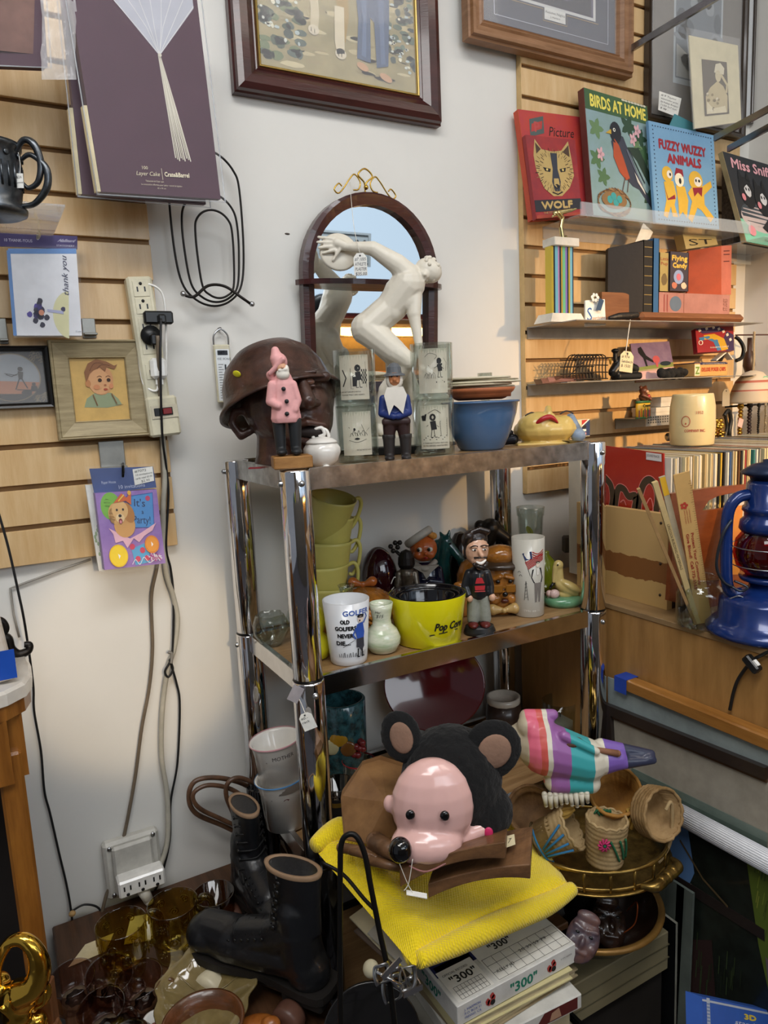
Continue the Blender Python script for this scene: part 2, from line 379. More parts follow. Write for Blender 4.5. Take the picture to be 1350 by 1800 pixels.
# ================================================================== centre wall
# framed picture at the top
a, b = W(418, 152, Y=-.03), W(777, 212, Y=-.03)
def frame_rails(mb, x0, x1, z0, z1, y, wd, dp, mat, prof=None):
    """mitred rails around x0..x1, z0..z1 (outer), front at y-dp; prof = [(inset 0..1, height 0..1)]"""
    prof = prof or [(0, .0), (0, .75), (.12, 1), (.5, .92), (.8, .7), (.88, .75), (1, .5), (1, 0)]
    C = [((x0, z0), (1, 1)), ((x1, z0), (-1, 1)), ((x1, z1), (-1, -1)), ((x0, z1), (1, -1))]; vs = []; fs = []; n = len(prof)
    for (x, z), (sx, sz) in C:
        for i, h in prof: vs.append((x+sx*i*wd, y-h*dp, z+sz*i*wd))
    for k in range(4):
        for j in range(n-1): p, q = k*n+j, ((k+1) % 4)*n+j; fs.append((p, q, q+1, p+1))
    return mb.add(vs, fs, mat)
def framed(name, label, x0, x1, z0, z1, y, wd, dp, fmat, back, art=None, cw=100, ch=100, prof=None, matw=0, matm=None, inner=None, glass=True, rot=None, loc=None, pn='print', fsep=None):
    cx = (x0+x1)/2; t = thing(name, label, 'picture', loc or (cx, y, z0), rot or 0); hx = (x1-x0)/2; H = z1-z0
    frame_rails(MB(), -hx, hx, 0, H, 0, wd, dp, fmat, prof).o('frame', t)
    if inner: frame_rails(MB(), -hx+wd, hx-wd, wd, H-wd, 0, inner[0], dp*.55, inner[1]).o('inner_lip', t); wd += inner[0]
    m = MB(); m.b2((-hx+wd*.8, -dp*.30, wd*.8), (hx-wd*.8, -.001, H-wd*.8), matm or back)
    X0, X1, Z0, Z1 = -hx+wd+matw, hx-wd-matw, wd+matw, H-wd-matw
    if matw: m.o('mat_board', t); m = MB(); m.b2((X0, -dp*.32, Z0), (X1, -dp*.31, Z1), back)
    yy = -dp*.32 if matw else -dp*.30
    if art: art(Art(m, lambda u, v, d: V((X0+(X1-X0)*u/cw, yy-d, Z0+(Z1-Z0)*v/ch))))
    m.o(pn, t)
    if glass: MB().b2((-hx+wd, -dp*.45, wd), (hx-wd, -dp*.42, H-wd), M('picture_glass', '#ffffff', .03, alpha=.10, var=0, coat=1)).o('glass', t)
    return t
def art_path(A):
    A.rect(0, 0, 100, 100, 0, mat=M('painted_ground', '#b5a578', .6, col2='#8c8258', vs=9, var=.1))
    R = random.Random(3)
    A.up()
    for k in range(60): A.blob(R.uniform(5, 95), R.uniform(3, 50), R.uniform(3, 9), R.uniform(.8, 2), R.choice(['#c2b287', '#a4946a', '#978a60', '#cdbf95']), seed=k)
    A.up()
    for k in range(40): A.blob(R.uniform(0, 26), R.uniform(3, 44), R.uniform(2.5, 5), R.uniform(1.5, 3.5), R.choice(['#3d4f35', '#55643f', '#2f3f33', '#6b7a4c', '#4b5c50']), seed=k)
    for k in range(50): A.blob(R.uniform(80, 100), R.uniform(14, 60), R.uniform(2, 4), R.uniform(1.2, 3), R.choice(['#3a4a44', '#51634f', '#6c7e6a', '#2d3a3a']), seed=k+90)
    A.up()
    for k in range(46): A.blob(R.choice([R.uniform(2, 24), R.uniform(82, 99)]), R.uniform(10, 46), R.uniform(.8, 1.8), R.uniform(.6, 1.4), R.choice(['#d9ddd0', '#b9c6c4', '#e7e2c8']), seed=k+9)
    # dog legs
    A.up(); A.poly([(28, 60), (36, 60), (37, 32), (36, 24), (31, 24), (32, 34)], '#cdbf9e'); A.poly([(45, 60), (56, 60), (56, 34), (53, 20), (48, 20), (49, 34)], '#a98a46')
    A.poly([(34, 62), (62, 62), (58, 48), (46, 44), (38, 50)], '#8f6f35'); A.up(); A.poly([(47, 38), (53, 38), (52, 14), (47, 13), (46, 20)], '#d9ccae'); A.ell(33, 23, 3.4, 2.6, '#d8ccb2'); A.ell(49.5, 13.5, 3.6, 2.8, '#d8ccb2')
    for x, y in ((31.5, 22), (33.5, 21.5), (48, 12), (50, 11.8)): A.line([(x, y), (x, y+2)], .4, '#6b5a3c')
    # overalls
    A.up(); A.poly([(60, 62), (84, 62), (83, 40), (81, 12), (73, 10), (72.5, 34), (70, 36), (69, 12), (60, 13), (62, 34)], '#45597a'); A.up()
    A.poly([(63, 60), (69, 60), (67, 30), (66, 14), (63, 15), (65, 34)], '#5b7093'); A.poly([(75, 58), (80, 58), (79, 30), (79, 13), (76, 12), (76, 30)], '#566b8e'); A.line([(61, 52), (70, 47), (82, 52)], .5, '#26344e')
    A.ell(63.5, 9, 4, 2, '#c99c74', -.3); A.ell(79, 5.5, 4.4, 2, '#c99c74', -.3)
framed('framed_print', 'dark red wooden framed print of a dog and child in blue overalls', a.x-.004, b.x+.004, a.z-.006, a.z+.62, -.002, .057, .034, DKW, M('print_green', '#4f5f4c', .6), art_path, 100, 130,
       inner=(.006, M('gilt_lip', '#c2a65e', .4, .5)), prof=[(0, 0), (0, .5), (.06, .6), (.1, .85), (.3, 1), (.6, .9), (.85, .55), (.9, .6), (1, .45), (1, 0)])
# arched mirror
mx0, mx1 = W(527, 500, Y=-.02).x, W(764, 560, Y=-.02).x; mcx = (mx0+mx1)/2; hw = (mx1-mx0)/2; zm = 1.52; zs = W(640, 500, Y=-.03).z-.005
mr = thing('arched_mirror', 'arched dark red wall mirror with a small curved shelf behind the white statue', 'mirror', (mcx, 0, zm)); ztop = W(648, 343, Y=-.02).z-zm; zsp = ztop-hw
def arch(r, z0, n=24): return [(r, z0)]+[(r*cos(pi*k/n), zsp+r*sin(pi*k/n)) for k in range(n+1)]+[(-r, z0)]
o_, i_ = arch(hw, 0), arch(hw-.026, .024); m = MB(); n = len(o_); yF = -.022
vs = [(x, 0, z) for x, z in o_]+[(x, yF, z) for x, z in o_]+[(x*.93, yF-.003, z if z < .02 else z-.004) for x, z in o_]+[(x, yF, z) for x, z in i_]+[(x, -.004, z) for x, z in i_]
m.add(vs, [(j*n+k, j*n+(k+1) % n, (j+1)*n+(k+1) % n, (j+1)*n+k) for j in range(4) for k in range(n)], DKW).o('frame', mr)
g = MB(); g.slab(i_, -.008, -.001, M('mirror_glass', '#e9eceb', .015, 1, var=0)); g.o('mirror', mr)
sz = zs-zm; sh = [(x*.012, 0) for x in ()]; out = [(-hw-.012, 0), (hw+.012, 0)]+[((hw+.012)*cos(t), -.085*sin(t)) for t in [pi*k/20 for k in range(1, 20)]]
s_ = MB(); s_.add([(x, y-.008, sz) for x, y in out]+[(x, y-.008, sz+.011) for x, y in out], [tuple(range(len(out))), tuple(range(2*len(out)-1, len(out)-1, -1))]+[(k, (k+1) % len(out), len(out)+(k+1) % len(out), len(out)+k) for k in range(len(out))], DKW); s_.o('shelf', mr)
mr.rotation_euler[0] = radians(4)
hz = W(632, 349, Y=-.01)
hz.y = -.034; hg = thing('wire_hanger', 'scrolled brass wire hanger above the arched mirror', 'hanger', (hz.x, -.034, hz.z)); u = S(hz); m = MB(u)
m.tube([(0, -3, 3), (-2, -5, 20), (-14, -6, 32), (0, -6, 43), (14, -6, 32), (2, -5, 20), (0, -3, 6)], 1.5, BRASS)
for s in (-1, 1):
    m.tube([(s*24, -5, 6), (s*14, -5, 8), (s*10, -5, 20), (s*20, -5, 32), (s*30, -5, 24), (s*44, -5, 6), (s*54, -5, -2), (s*61, -5, 4), (s*52, -5, 14), (s*46, -5, 10)], 1.3, BRASS)
m.o('scroll', hg); MB(u).ball((0, -7, 12), 4.2, BRASS).o('finial', hg)
# oak framed print with a blue mat, upper right
a, b = W(828, 62, Y=-.05), W(1114, 137, Y=-.05)
def art_moon(A):
    A.rect(0, 0, 100, 100, '#3d4254'); A.up().rect(22, 20, 84, 100, '#cfd0cf'); A.up().rect(24, 22, 82, 100, '#56506a')
    A.up().rect(44, 12, 60, 20, '#d8d8d4'); A.up().text('Autumn Nights', 52, 16.5, 1.7, '#555555', align='c'); A.text('J. Harland', 52, 13.8, 1.3, '#555555', align='c')
    for P in ([(8, 6), (94, 6), (94, 100)], [(8, 6), (8, 100)]): A.line(P, .5, '#b9bccb')
    A.line([(20, 18.5), (43, 18.5), (43, 10.8), (61, 10.8), (61, 18.5), (86, 18.5)], .5, '#a58a63')
    A.up().poly([(28, 30), (45, 34), (60, 28), (80, 36), (80, 22.5), (24, 22.5)], '#2f3040')
framed('oak_framed_print', 'oak framed print with a navy blue mat above the red picture book', a.x-.004, b.x, a.z-.003, a.z+.5, -.021, .052, .035, wood('oak_frame', '#9a7150', '#75502f', (1, 1, 7), .45, 9), M('navy_mat', '#3d4254', .7), art_moon, 100, 120,
       prof=[(0, 0), (0, .7), (.1, .75), (.15, 1), (.3, 1), (.38, .8), (.6, .75), (.7, .85), (.85, .6), (.9, .65), (1, .4), (1, 0)])
# wire plate rack hanging beside the package
ph = W(377, 540, Y=-.03); u = S(ph); pr = thing('wire_plate_holder', 'black wire holder of nested oval loops hanging beside the purple package', 'wire holder', ph, 0)
m = MB(u); BW = M('black_wire', '#26221f', .35, .7)
for k, (x0, x1, zb, zt, y) in enumerate(((-62, 61, 2, 262, 0), (-46, 50, 8, 190, -6), (-26, 38, 14, 160, -12))):
    cx = (x0+x1)/2; h = (x1-x0)/2
    m.tube([(cx-h, y, zt-h), (cx-h, y, zb+h+40), (cx-h*.86, y, zb+h*.62), (cx-h*.5, y, zb+h*.16), (cx, y, zb), (cx+h*.5, y, zb+h*.16), (cx+h*.86, y, zb+h*.62), (cx+h, y, zb+h+40), (cx+h, y, zt-h)]+[(cx+h*cos(pi*q/6), y, zt-h+h*sin(pi*q/6)) for q in range(1, 6)], 1.9, BW, closed=True)
m.o('oval_loops', pr); MB(u).tube([(-56, -20, 16), (-40, -22, 14), (-12, -14, 34), (18, -12, 34), (44, -22, 14), (60, -20, 4)], 2.6, BW).o('cross_arm', pr)
for x, z in ((-58, 18), (62, 4)): MB(u).ball((x, -20, z), 5, STEEL).o('screw_end', pr)
# spring scale
sp, u = TH('spring_scale', 'beige hanging spring scale beside the brown soldier head', 'scale', 396, 700, rot=0, Y=-.012); m = MB(u); m.box((0, 0, 42), (28, 8, 100), IVORY, bev=2)
A = Art(m, front(-4)); A.rect(-12, -4, 12, 84, '#dfe3e4').up(); A.rect(-9, 74, 9, 82, '#20242a'); A.text('NET', -7, 76, 4, '#eeeeee'); A.text('OZ. SCALE', -10, 66, 3.5, '#2a2f36')
for k in range(14): A.line([(-9, 58-k*4.4), (-3 if k % 2 else 0, 58-k*4.4)], .8, '#2a2f36')
A.rect(2, 0, 5, 58, '#2c3036'); A.up(); A.rect(1, 30, 6, 42, '#8e979b'); m.o('body', sp)
MB(u).tube([(-13, 0, 92), (-12, -2, 108), (0, -3, 118), (12, -2, 108), (13, 0, 92)], 1.6, STEEL).o('hanging_loop', sp); MB(u).tube([(8, 0, -6), (8, -3, -22), (14, -3, -32), (18, -3, -22)], 1.5, STEEL).o('hook', sp)
MB(u).cyl((0, 2, 119), 2.6, 9, M('nail', '#777777', .4, .8), rot=(pi/2, 0, 0)).o('nail', sp)
# ================================================================== left wall
# gift packages
PLUM = M('plum_cloth', '#4a2a3c', .55, var=.05, bump=.1, bs=200)
def pkg(label, px4, Y, th, main=False, strip=True, col=None):
    P = [W(*p, Y=y) for p, y in zip(px4, Y)]; base = (P[0]+P[1])/2
    t = thing('tablecloth_package', label, 'package', base)
    def art(A):
        if not main: return
        A.poly([(30, 110), (62, 78.5), (96, 104), (96, 112), (30, 112)], '#b9bbc6'); A.up()
        for a_, b_ in ((30, 110), (40, 112), (50, 112), (60, 112), (70, 112), (80, 112), (90, 111), (96, 105)): A.line([(62, 79), (a_*.4+62*.6+sin(a_)*1.5, 79+(b_-79)*.45), (a_, b_)], .45, '#dcdcdc')
        for k in range(9): A.line([(61+k*.15, 79), (62.5+k*.9, 50), (64+k*1.6, 22-(k % 3)*.8)], .9, ['#d5cfc0', '#c4bdac', '#e0dacb'][k % 3]); 
        A.up(2); A.ell(62, 78.8, 1.6, 1, '#d5cfc0')
        A.text('100', 34, 14.6, 1.9, '#d9cdb0', w=4.6); A.text('Layer Cake', 29, 11, 2.4, '#d9cdb0', w=19, shear=.35); A.rect(50.3, 9, 50.7, 15.6, '#cfc3aa'); A.text('Crate&Barrel', 52.4, 11.1, 2.5, '#e9dfc4', w=21, bold=.12)
        A.text('Tablecloth & Chair sash', 36, 7.4, 1, '#cfc3aa', w=15); A.text('La composition effortless pour party • mantel de algodon', 32, 5.4, 1, '#cfc3aa', w=34); A.text('60 x 90 cm', 45, 3.6, .9, '#cfc3aa', w=7)
    o, fn, n = card('folded_cloth', P, 0, th, PLUM, 100, 112, art, parent=t)
    if strip:
        m = MB(); q = lambda u, v, d: fn(u, v, d)
        for u0, u1, c in ((-3.4, -.3, CREAM),): m.add([q(u0, 0, .0), q(u1, 0, 0), q(u1, 50, 0), q(u0, 50, 0), q(u0, 0, -th), q(u1, 0, -th), q(u1, 50, -th), q(u0, 50, -th)], [(0, 1, 2, 3), (4, 7, 6, 5), (0, 4, 5, 1), (2, 6, 7, 3), (0, 3, 7, 4), (1, 5, 6, 2)], c)
        m.o('cardboard_edge', t)
    # crinkled clear sleeve around the pack
    m = MB(); R = random.Random(5); N = 14; vs = []
    for j in range(N+1):
        for i in range(N+1): vs.append(fn(-5+110*i/N, -3+118*j/N, .003+R.random()*.0022))
    m.add(vs, [(j*(N+1)+i, j*(N+1)+i+1, (j+1)*(N+1)+i+1, (j+1)*(N+1)+i) for j in range(N) for i in range(N)], FILM, True)
    rim = [fn(-4, -2, .004), fn(103, -2, .004), fn(103, 114, .004)]; m.tube(rim, .0012, M('sleeve_seam', '#cfd3d8', .15, alpha=.5), n=1, seg=6); m.tube([fn(-4, -2, .004), fn(-4, 114, .004)], .001, M('sleeve_seam', '#cfd3d8'), n=1, seg=6); m.o('clear_sleeve', t)
    return t
pkg('plum tablecloth package with silver tassel print, frontmost of the stack', [(178, 337), (388, 350), (345, -12), (122, -12)], [-.17, -.13, -.13, -.17], .012, True)
pkg('plum tablecloth package directly behind the tassel print package', [(145, 341), (362, 359), (322, -6), (108, -6)], [-.13, -.10, -.10, -.13], .012)
t = pkg('copper and plum package in clear wrap at the top left edge', [(-60, 112), (84, 118), (74, -30), (-70, -36)], [-.20, -.16, -.16, -.20], .02)
# crumpled sleeve ends tied on the copper package
m = MB(); R = random.Random(2); N = 10; vs = []
for j in range(N+1):
    for i in range(N+1): p = W(72+i*6.2+R.uniform(-2, 2), -20+j*16, Y=-.165-.012*abs(sin(i*1.7+j*.6))); vs.append(p-t.location)
m.add(vs, [(j*(N+1)+i, j*(N+1)+i+1, (j+1)*(N+1)+i+1, (j+1)*(N+1)+i) for j in range(N) for i in range(N)], M('crinkled_film', '#ffffff', .08, alpha=.3, var=0, bump=1, bs=60), True); m.o('loose_wrap', t)
o, fn, n = card('copper_print', [(-50, 84), (70, 96), (64, -20), (-58, -26)], [-.203, -.163, -.163, -.203], .001, M('copper_print', '#7c5a52', .35, .3, var=.2), parent=t, label='copper coloured front panel')
# pewter mug
mg, u = TH('pewter_mug', 'embossed pewter mug with ornate handle and small tag at left edge', 'mug', -10, 382, Y=-.26); PEW = M('pewter', '#5b5f63', .32, .95, var=.25, vs=60)
m = MB(u); m.cup([(46, 0), (54, 4), (56, 12), (47, 22), (50, 40), (54, 90), (52, 108), (56, 112), (57, 120)], 3, PEW, seg=40)
for k in range(26): a_ = 2*pi*k/26; m.tube([(51*cos(a_), 51*sin(a_), 44), (53.5*cos(a_), 53.5*sin(a_), 84)], 2, PEW, n=1, seg=5)
for k in range(12): a_ = 2*pi*k/12; m.lathe([(5, -1.5), (5, 1.5), (3, 1.8)], PEW, (55*cos(a_), 55*sin(a_), 98), 10, (pi/2, 0, a_+pi/2))
m.o('body', mg); h = MB(u); h.tube([(48, 0, 102), (66, 0, 124), (84, 0, 116), (92, 0, 86), (84, 0, 56), (66, 0, 46), (54, 0, 58)], [4, 5.5, 7, 6, 5, 4, 3], PEW, seg=10); h.tube([(58, 0, 92), (76, 0, 100), (100, 0, 78), (98, 0, 46), (74, 0, 20), (50, 0, 16)], [3, 4.5, 6, 6.5, 5, 4], PEW, seg=10); h.o('handle', mg)
c = MB(u); c.box((56, -8, 56), (12, .8, 24), PAPER, (0, .05, 0)); A = Art(c, front(-8.6)); A.text('$24', 51, 60, 4, '#444444', rot=0); A.text('pewter', 51, 52, 2.6, '#444444'); c.tube([(57, -7, 66), (58, -4, 84), (56, -2, 104)], .5, PAPER, n=2, seg=5); c.o('price_tag', mg)
# a dark hook arm carrying it, and metal slatwall brackets
sh = thing('display_shelf', 'clear shelf carrying the pewter mug at left edge', 'shelf', W(-10, 384, Y=-.14)); MB().box((-.03, 0, -.0015), (.25, .24, .003), ACRY).o('shelf_plate', sh)
def bracket(px, py, w_, h_, label):
    p = W(px, py, Y=-.02); u = S(p); m = MB(u); m.box((0, -3, -h_/2), (w_, 5, h_), M('grey_metal', '#93928c', .4, .6), bev=1); m.box((0, -14, -h_+6), (w_, 18, 4), M('grey_metal', '#93928c'), bev=1); return tag(m.o('slatwall_bracket', None, p), label, 'bracket')
bracket(154, 560, 22, 34, 'grey metal slatwall bracket peeking out right of the thank-you cards')
bracket(2, 560, 14, 44, 'grey metal slatwall bracket at far left above the black frame')
bracket(194, 775, 42, 52, 'grey metal slatwall bracket above the party invitation cards')
# thank-you cards
P = [W(x, y, Y=yy) for (x, y), yy in zip([(26, 590), (144, 590), (134, 440), (14, 440)], (-.075, -.07, -.06, -.065))]
t = thing('thank_you_cards', 'bag of thank you cards with purple header hanging left of the boy portrait', 'card pack', (P[0]+P[1])/2)
def art_ty(A):
    A.rect(0, 96, 100, 102, '#5d8cc9'); A.rect(-2, 0, 3, 100, '#5d8cc9'); A.up(); A.rect(3, 0, 100, 95, '#e9eaef'); A.up(); A.ell(84, 24, 26, 28, '#e3dfae', a0=pi/2, a1=3*pi/2, n=20); A.up()
    R = random.Random(4)
    for k in range(26): r = R.random()*18; an = R.random()*6.3; A.blob(36+r*cos(an)*.8, 26+r*sin(an)*1.1, 4.5, 4, R.choice(['#2b2150', '#3b2f78', '#1d1836', '#4d3f9a']), seed=k)
    A.up(); A.ell(41, 27, 4, 3.4, '#d88c6a'); A.poly([(50, 31), (74, 29), (74, 25), (50, 28)], '#b4b7d8'); A.blob(74, 31, 4, 3.4, '#2b2150')
    A.text('thank you', 84, 46, 9, '#2c2f55', w=46, rot=pi/2, shear=.35)
    A.text('10 note cards', 90, 4, 2, '#8890a0')
card('card_stack', P, 0, .012, M('card_white', '#e9eaef', .6), 100, 100, art_ty, parent=t)
Q = [W(x, y, Y=-.05) for x, y in [(0, 433), (136, 438), (136, 415), (-2, 409)]]
def art_h(A): A.text('10 THANK-YOUS', 5, 38, 22, '#c9c4d8', w=35); A.text('Hallmark', 73, 50, 24, '#dcd8ea', w=22, shear=.2); A.text('STATIONERY', 72, 16, 14, '#c9c4d8', w=24)
card('header_card', Q, 0, .003, M('purple_header', '#3e3266', .5), 100, 100, art_h, parent=t)
m = MB(); m.add([W(*p, Y=-.079)-t.location for p in ((24, 594), (148, 594), (138, 432), (8, 432))], [(0, 1, 2, 3)], FILM); m.o('clear_bag', t)
hk = cord('peg_hook', [(68, 404, -.02), (70, 414, -.10), (66, 420, -.12), (66, 412, -.125)], .0018, STEEL); tag(hk, 'steel peg hook holding the thank-you cards', 'hook')
# black framed silhouette
x0, x1, z1, z0 = W(-60, 600, Y=-.035).x, W(84, 612, Y=-.035).x, W(84, 607, Y=-.035).z, W(84, 716, Y=-.035).z
def art_sil(A):
    A.rect(0, 0, 100, 100, '#18120e'); A.up()
    for k in range(12): a_ = k; 
    R = random.Random(1)
    for cx, cy in ((88, 90), (88, 10), (12, 90), (12, 10)):
        for k in range(16): x, y = cx+R.uniform(-9, 9), cy+R.uniform(-9, 9); A.curve([(x, y), (x+3, y+3), (x+5, y-1), (x+2, y-3)], .9, '#8d7a55')
    A.ell(50, 50, 44, 47, '#7d6c4c', n=40).up(); A.ell(50, 50, 42, 45, '#8a9096', n=40).up(); A.ell(50, 50, 42, 45, '#a56a48', n=22, a0=pi+.1, a1=2*pi-.1).up(); A.ell(50, 50, 42, 45, '#15100c', n=22, a0=pi+.75, a1=2*pi-.75).up()
    A.ell(64, 66, 4, 4.4, '#15100c'); A.poly([(60, 62), (68, 60), (66, 46), (60, 46)], '#15100c'); A.line([(61, 47), (54, 26)], 1.8, '#15100c'); A.line([(65, 47), (72, 28)], 1.8, '#15100c'); A.line([(62, 58), (50, 52), (42, 56)], 1.5, '#15100c'); A.line([(40, 58), (58, 54)], 1, '#15100c')
    A.ell(82, 36, 3, 3.4, '#15100c'); A.poly([(78, 33), (86, 33), (88, 22), (76, 22)], '#15100c'); A.ell(70, 20, 8, 5, '#15100c'); A.line([(56, 26), (90, 24)], 1.6, '#15100c')
framed('silhouette_picture', 'small black framed silhouette of two figures at sunset, left edge', x0, x1, z0, z1, -.019, .010, .018, M('black_frame', '#15120f', .3, coat=.3), M('black_back', '#18120e'), art_sil, 100, 100, pn='silhouette_print')
# boy portrait
x0, x1, z1, z0 = W(84, 600, Y=-.04).x, W(249, 600, Y=-.04).x, W(166, 597, Y=-.04).z, W(166, 771, Y=-.04).z
def art_boy(A):
    A.rect(0, 0, 100, 100, 0, mat=M('aged_paper', '#d0aa62', .7, col2='#c0964f', vs=12)).up()
    A.poly([(18, 22), (24, 36), (38, 44), (70, 44), (82, 34), (88, 24), (60, 20)], '#8f9a78'); A.up(); A.ell(52, 66, 24, 25, '#cd9566').up(); A.ell(50, 62, 20, 20, '#d5a070').up(); A.ell(29, 60, 5, 6, '#bd8050'); A.up()
    A.poly([(26, 62), (24, 78), (32, 92), (48, 99), (66, 95), (80, 88), (86, 90), (80, 82), (66, 86), (62, 78), (54, 86), (42, 82), (34, 76)], '#8e5f3c').up(); A.curve([(34, 80), (44, 92), (60, 92)], 1, '#6b4228'); A.curve([(48, 84), (58, 90), (72, 88)], 1, '#6b4228')
    for x in (51, 67): A.ell(x, 65, 3.6, 3, '#3a2416'); A.curve([(x-5, 70), (x, 72), (x+4, 70)], .8, '#6b4228')
    A.ell(60, 57, 2.4, 1.5, '#a86a42'); A.ell(60, 50, 4, 1.8, '#a84c34'); A.ell(44, 54, 6, 4, '#cf8a5e'); A.ell(71, 55, 4, 4, '#cf8a5e'); A.up(); A.line([(36, 42), (42, 24)], 1.8, '#7f5432'); A.line([(70, 43), (78, 26)], 1.8, '#7f5432'); A.line([(76, 24), (90, 24)], .5, '#6b4228')
framed('baby_portrait', 'beige wood framed portrait of a curly haired baby boy', x0, x1, z0, z1, -.019, .034, .026, wood('limed_wood', '#b3a380', '#8d7f5f', (1, 1, 10), .6, 14), M('aged_paper', '#d0aa62'), art_boy, 100, 100,
       prof=[(0, 0), (0, .9), (.06, 1), (.12, .95), (.14, .8), (.18, .85), (.92, .5), (.95, .55), (1, .4), (1, 0)], glass=False)
# power strip
p = W(284, 766, Y=-.02); u = S(p); ps = thing('power_strip', 'beige power strip with plugs screwed to the slatwall edge', 'power strip', p, (0, 0, 0)); T = Matrix.Rotation(radians(-3.5), 4, 'Y')
m = MB(u); m.T = T; m.box((-2, -14, 160), (42, 26, 212), IVORY, bev=4); m.box((2, -17, 34), (52, 34, 68), IVORY, bev=4); m.o('housing', ps)
def outlet(m, x, z, y=-27.4, s=1):
    m.box((x, y, z), (26*s, 1.4, 26*s), IVORY, bev=.6); 
    for dx in (-6, 6): m.box((x+dx*s, y-.8, z-1), (2.4*s, .5, 8*s), BLK)
    m.cyl((x, y-.9, z+8*s), 2.6*s, .5, BLK, rot=(pi/2, 0, 0))
for z in (246, 218, 186, 152, 110): mm = MB(u); mm.T = T; outlet(mm, -2, z); mm.o('outlet', ps)
mm = MB(u); mm.T = T; mm.box((4, -34.6, 42), (44, 2, 22), M('switch_plate', '#cfc6ae', .5)); mm.box((2, -36, 42), (31, 2, 13), BLK, bev=.6); mm.o('switch_plate', ps)
mm = MB(u); mm.T = T; mm.box((8, -38, 42), (15, 3, 10), M('red_rocker', '#7e1c20', .3, coat=.5), bev=1); mm.o('rocker_switch', ps)
def plug(label, pts): pass
bp = W(275, 559, Y=-.05); ub = S(bp); t = thing('black_plug', 'black rectangular power adapter in the power strip', 'plug', bp); MB(ub).box((2, -4, 0), (50, 16, 22), BLK, bev=3).o('adapter_body', t); MB(ub).box((6, -14, -3), (14, 10, 16), BLK, bev=3).o('plug_head', t)
bp = W(264, 590, Y=-.05); t = thing('round_black_plug', 'round black plug below the black power adapter', 'plug', bp); MB(ub).cyl((0, -2, 0), 17, 14, BLK, rot=(pi/2, 0, 0)).o('plug_head', t); MB(ub).box((2, -14, -8), (10, 10, 18), BLK, bev=2).o('cord_grip', t)
bp = W(277, 648, Y=-.05); t = thing('white_plug', 'white plug low on the power strip with a white looping cord', 'plug', bp); MB(ub).box((0, -4, 0), (28, 18, 36), WHT, bev=5).o('plug_head', t)
for dx in (-5, 5): MB(ub).box((dx, -4, -22), (3, 4, 12), WHT).o('prong_guard', t)
cord('cord', [(276, 668, -.05), (276, 686, -.055), (262, 684, -.05), (250, 668, -.045), (240, 600, -.04), (232, 540, -.04), (236, 508, -.045), (262, 500, -.05), (284, 514, -.05), (291, 548, -.05), (292, 600, -.045), (293, 660, -.045)], .0022, WHT, parent=t)
tp = card('masking_tape', [(238, 512), (260, 510), (259, 502), (238, 503)], -.0205, .0005, F('#2f6ac0'))[0]; tag(tp, 'bit of blue tape above the power strip', 'tape')
# party invitations
P = [W(x, y, Y=yy) for (x, y), yy in zip([(184, 1002), (291, 990), (275, 860), (167, 867)], (-.085, -.075, -.075, -.085))]
t = thing('party_invitations', 'purple puppy party invitation pack with a blue header', 'card pack', (P[0]+P[1])/2)
def art_pty(A):
    A.rect(0, 0, 100, 100, 0, mat=M('lilac_print', '#a583c4', .5, col2='#8a66b0', vs=30)).up(); A.ell(22, 82, 16, 18, '#7dbb45', n=24); A.ell(17, 86, 5, 6, '#a9d86a').up()
    A.poly([(48, 93), (92, 96), (88, 50), (56, 52)], '#4f93d2', ).up(); A.line([(48, 93), (92, 96), (88, 50), (56, 52)], 1.2, '#2d5fa8', closed=True); A.text("It's", 58, 80, 10, '#22345f', w=18, rot=-.1); A.text('a', 70, 69, 6, '#22345f'); A.text('Party!', 54, 58, 10, '#22345f', w=28, rot=-.1); A.ell(83, 89, 4, 3.4, '#c9456b')
    A.poly([(46, 24), (76, 32), (74, 4), (50, 2)], '#58a9d8').up(); 
    for x, y in ((48, 27), (64, 21), (55, 10), (70, 10)): A.ell(x, y, 4.4, 4, '#d23f5e')
    A.up(); A.poly([(14, 54), (30, 46), (46, 38), (64, 44), (92, 56), (84, 46), (70, 40), (60, 32), (52, 38), (40, 26), (34, 36), (22, 34), (20, 46)], '#f0bccb').up()
    A.ell(40, 56, 17, 16, '#dba35e').up(); A.ell(28, 72, 12, 14, '#e0ac68'); A.ell(48, 72, 9, 14, '#bb7e3c', .4); A.ell(22, 70, 5, 10, '#c88d48').up(); A.ell(35, 76, 13, 13, '#e6b878').up(); A.ell(34, 66, 7, 6, '#f0cf9a').up(); A.ell(34, 69, 2.6, 2, '#1e1410'); A.ell(30, 77, 1.6, 1.6, '#1e1410'); A.ell(40, 77, 1.6, 1.6, '#1e1410'); A.ell(34, 62, 3, 3.6, '#8c2e2e').up(); A.ell(34, 61, 1.8, 2.2, '#e58f96')
    A.poly([(26, 86), (46, 88), (54, 82), (56, 98), (48, 92), (40, 98)], '#d9672f').up(); A.line([(34, 88), (44, 96)], 1.6, '#f3cf4e'); A.ell(53, 98, 3, 3, '#e8b23d')
    A.ell(24, 17, 15, 15, '#f0c62d', n=24).up(); A.ell(24, 17, 13.5, 13.5, '#f7d640', n=24); A.ell(80, 28, 12, 12, '#e88a2c', n=24).up(); A.ell(80, 28, 10, 10, '#f0a24a', n=20).up(); A.poly([(23, 20), (27, 17), (24, 13)], '#ffffff'); A.poly([(79, 32), (82, 28), (79, 25)], '#ffffff')
    for k in range(14): A.curve([(70+k*1.8, 14-k % 3*3), (74+k, 10+k % 4*2), (76+k*1.4, 5+k % 5)], 1.1, ['#e3a8cf', '#f2f0f4', '#c0408a'][k % 3])
    A.curve([(44, 4), (50, 10), (56, 3), (64, 12), (72, 4), (84, 9)], .8, '#f2f0f4')
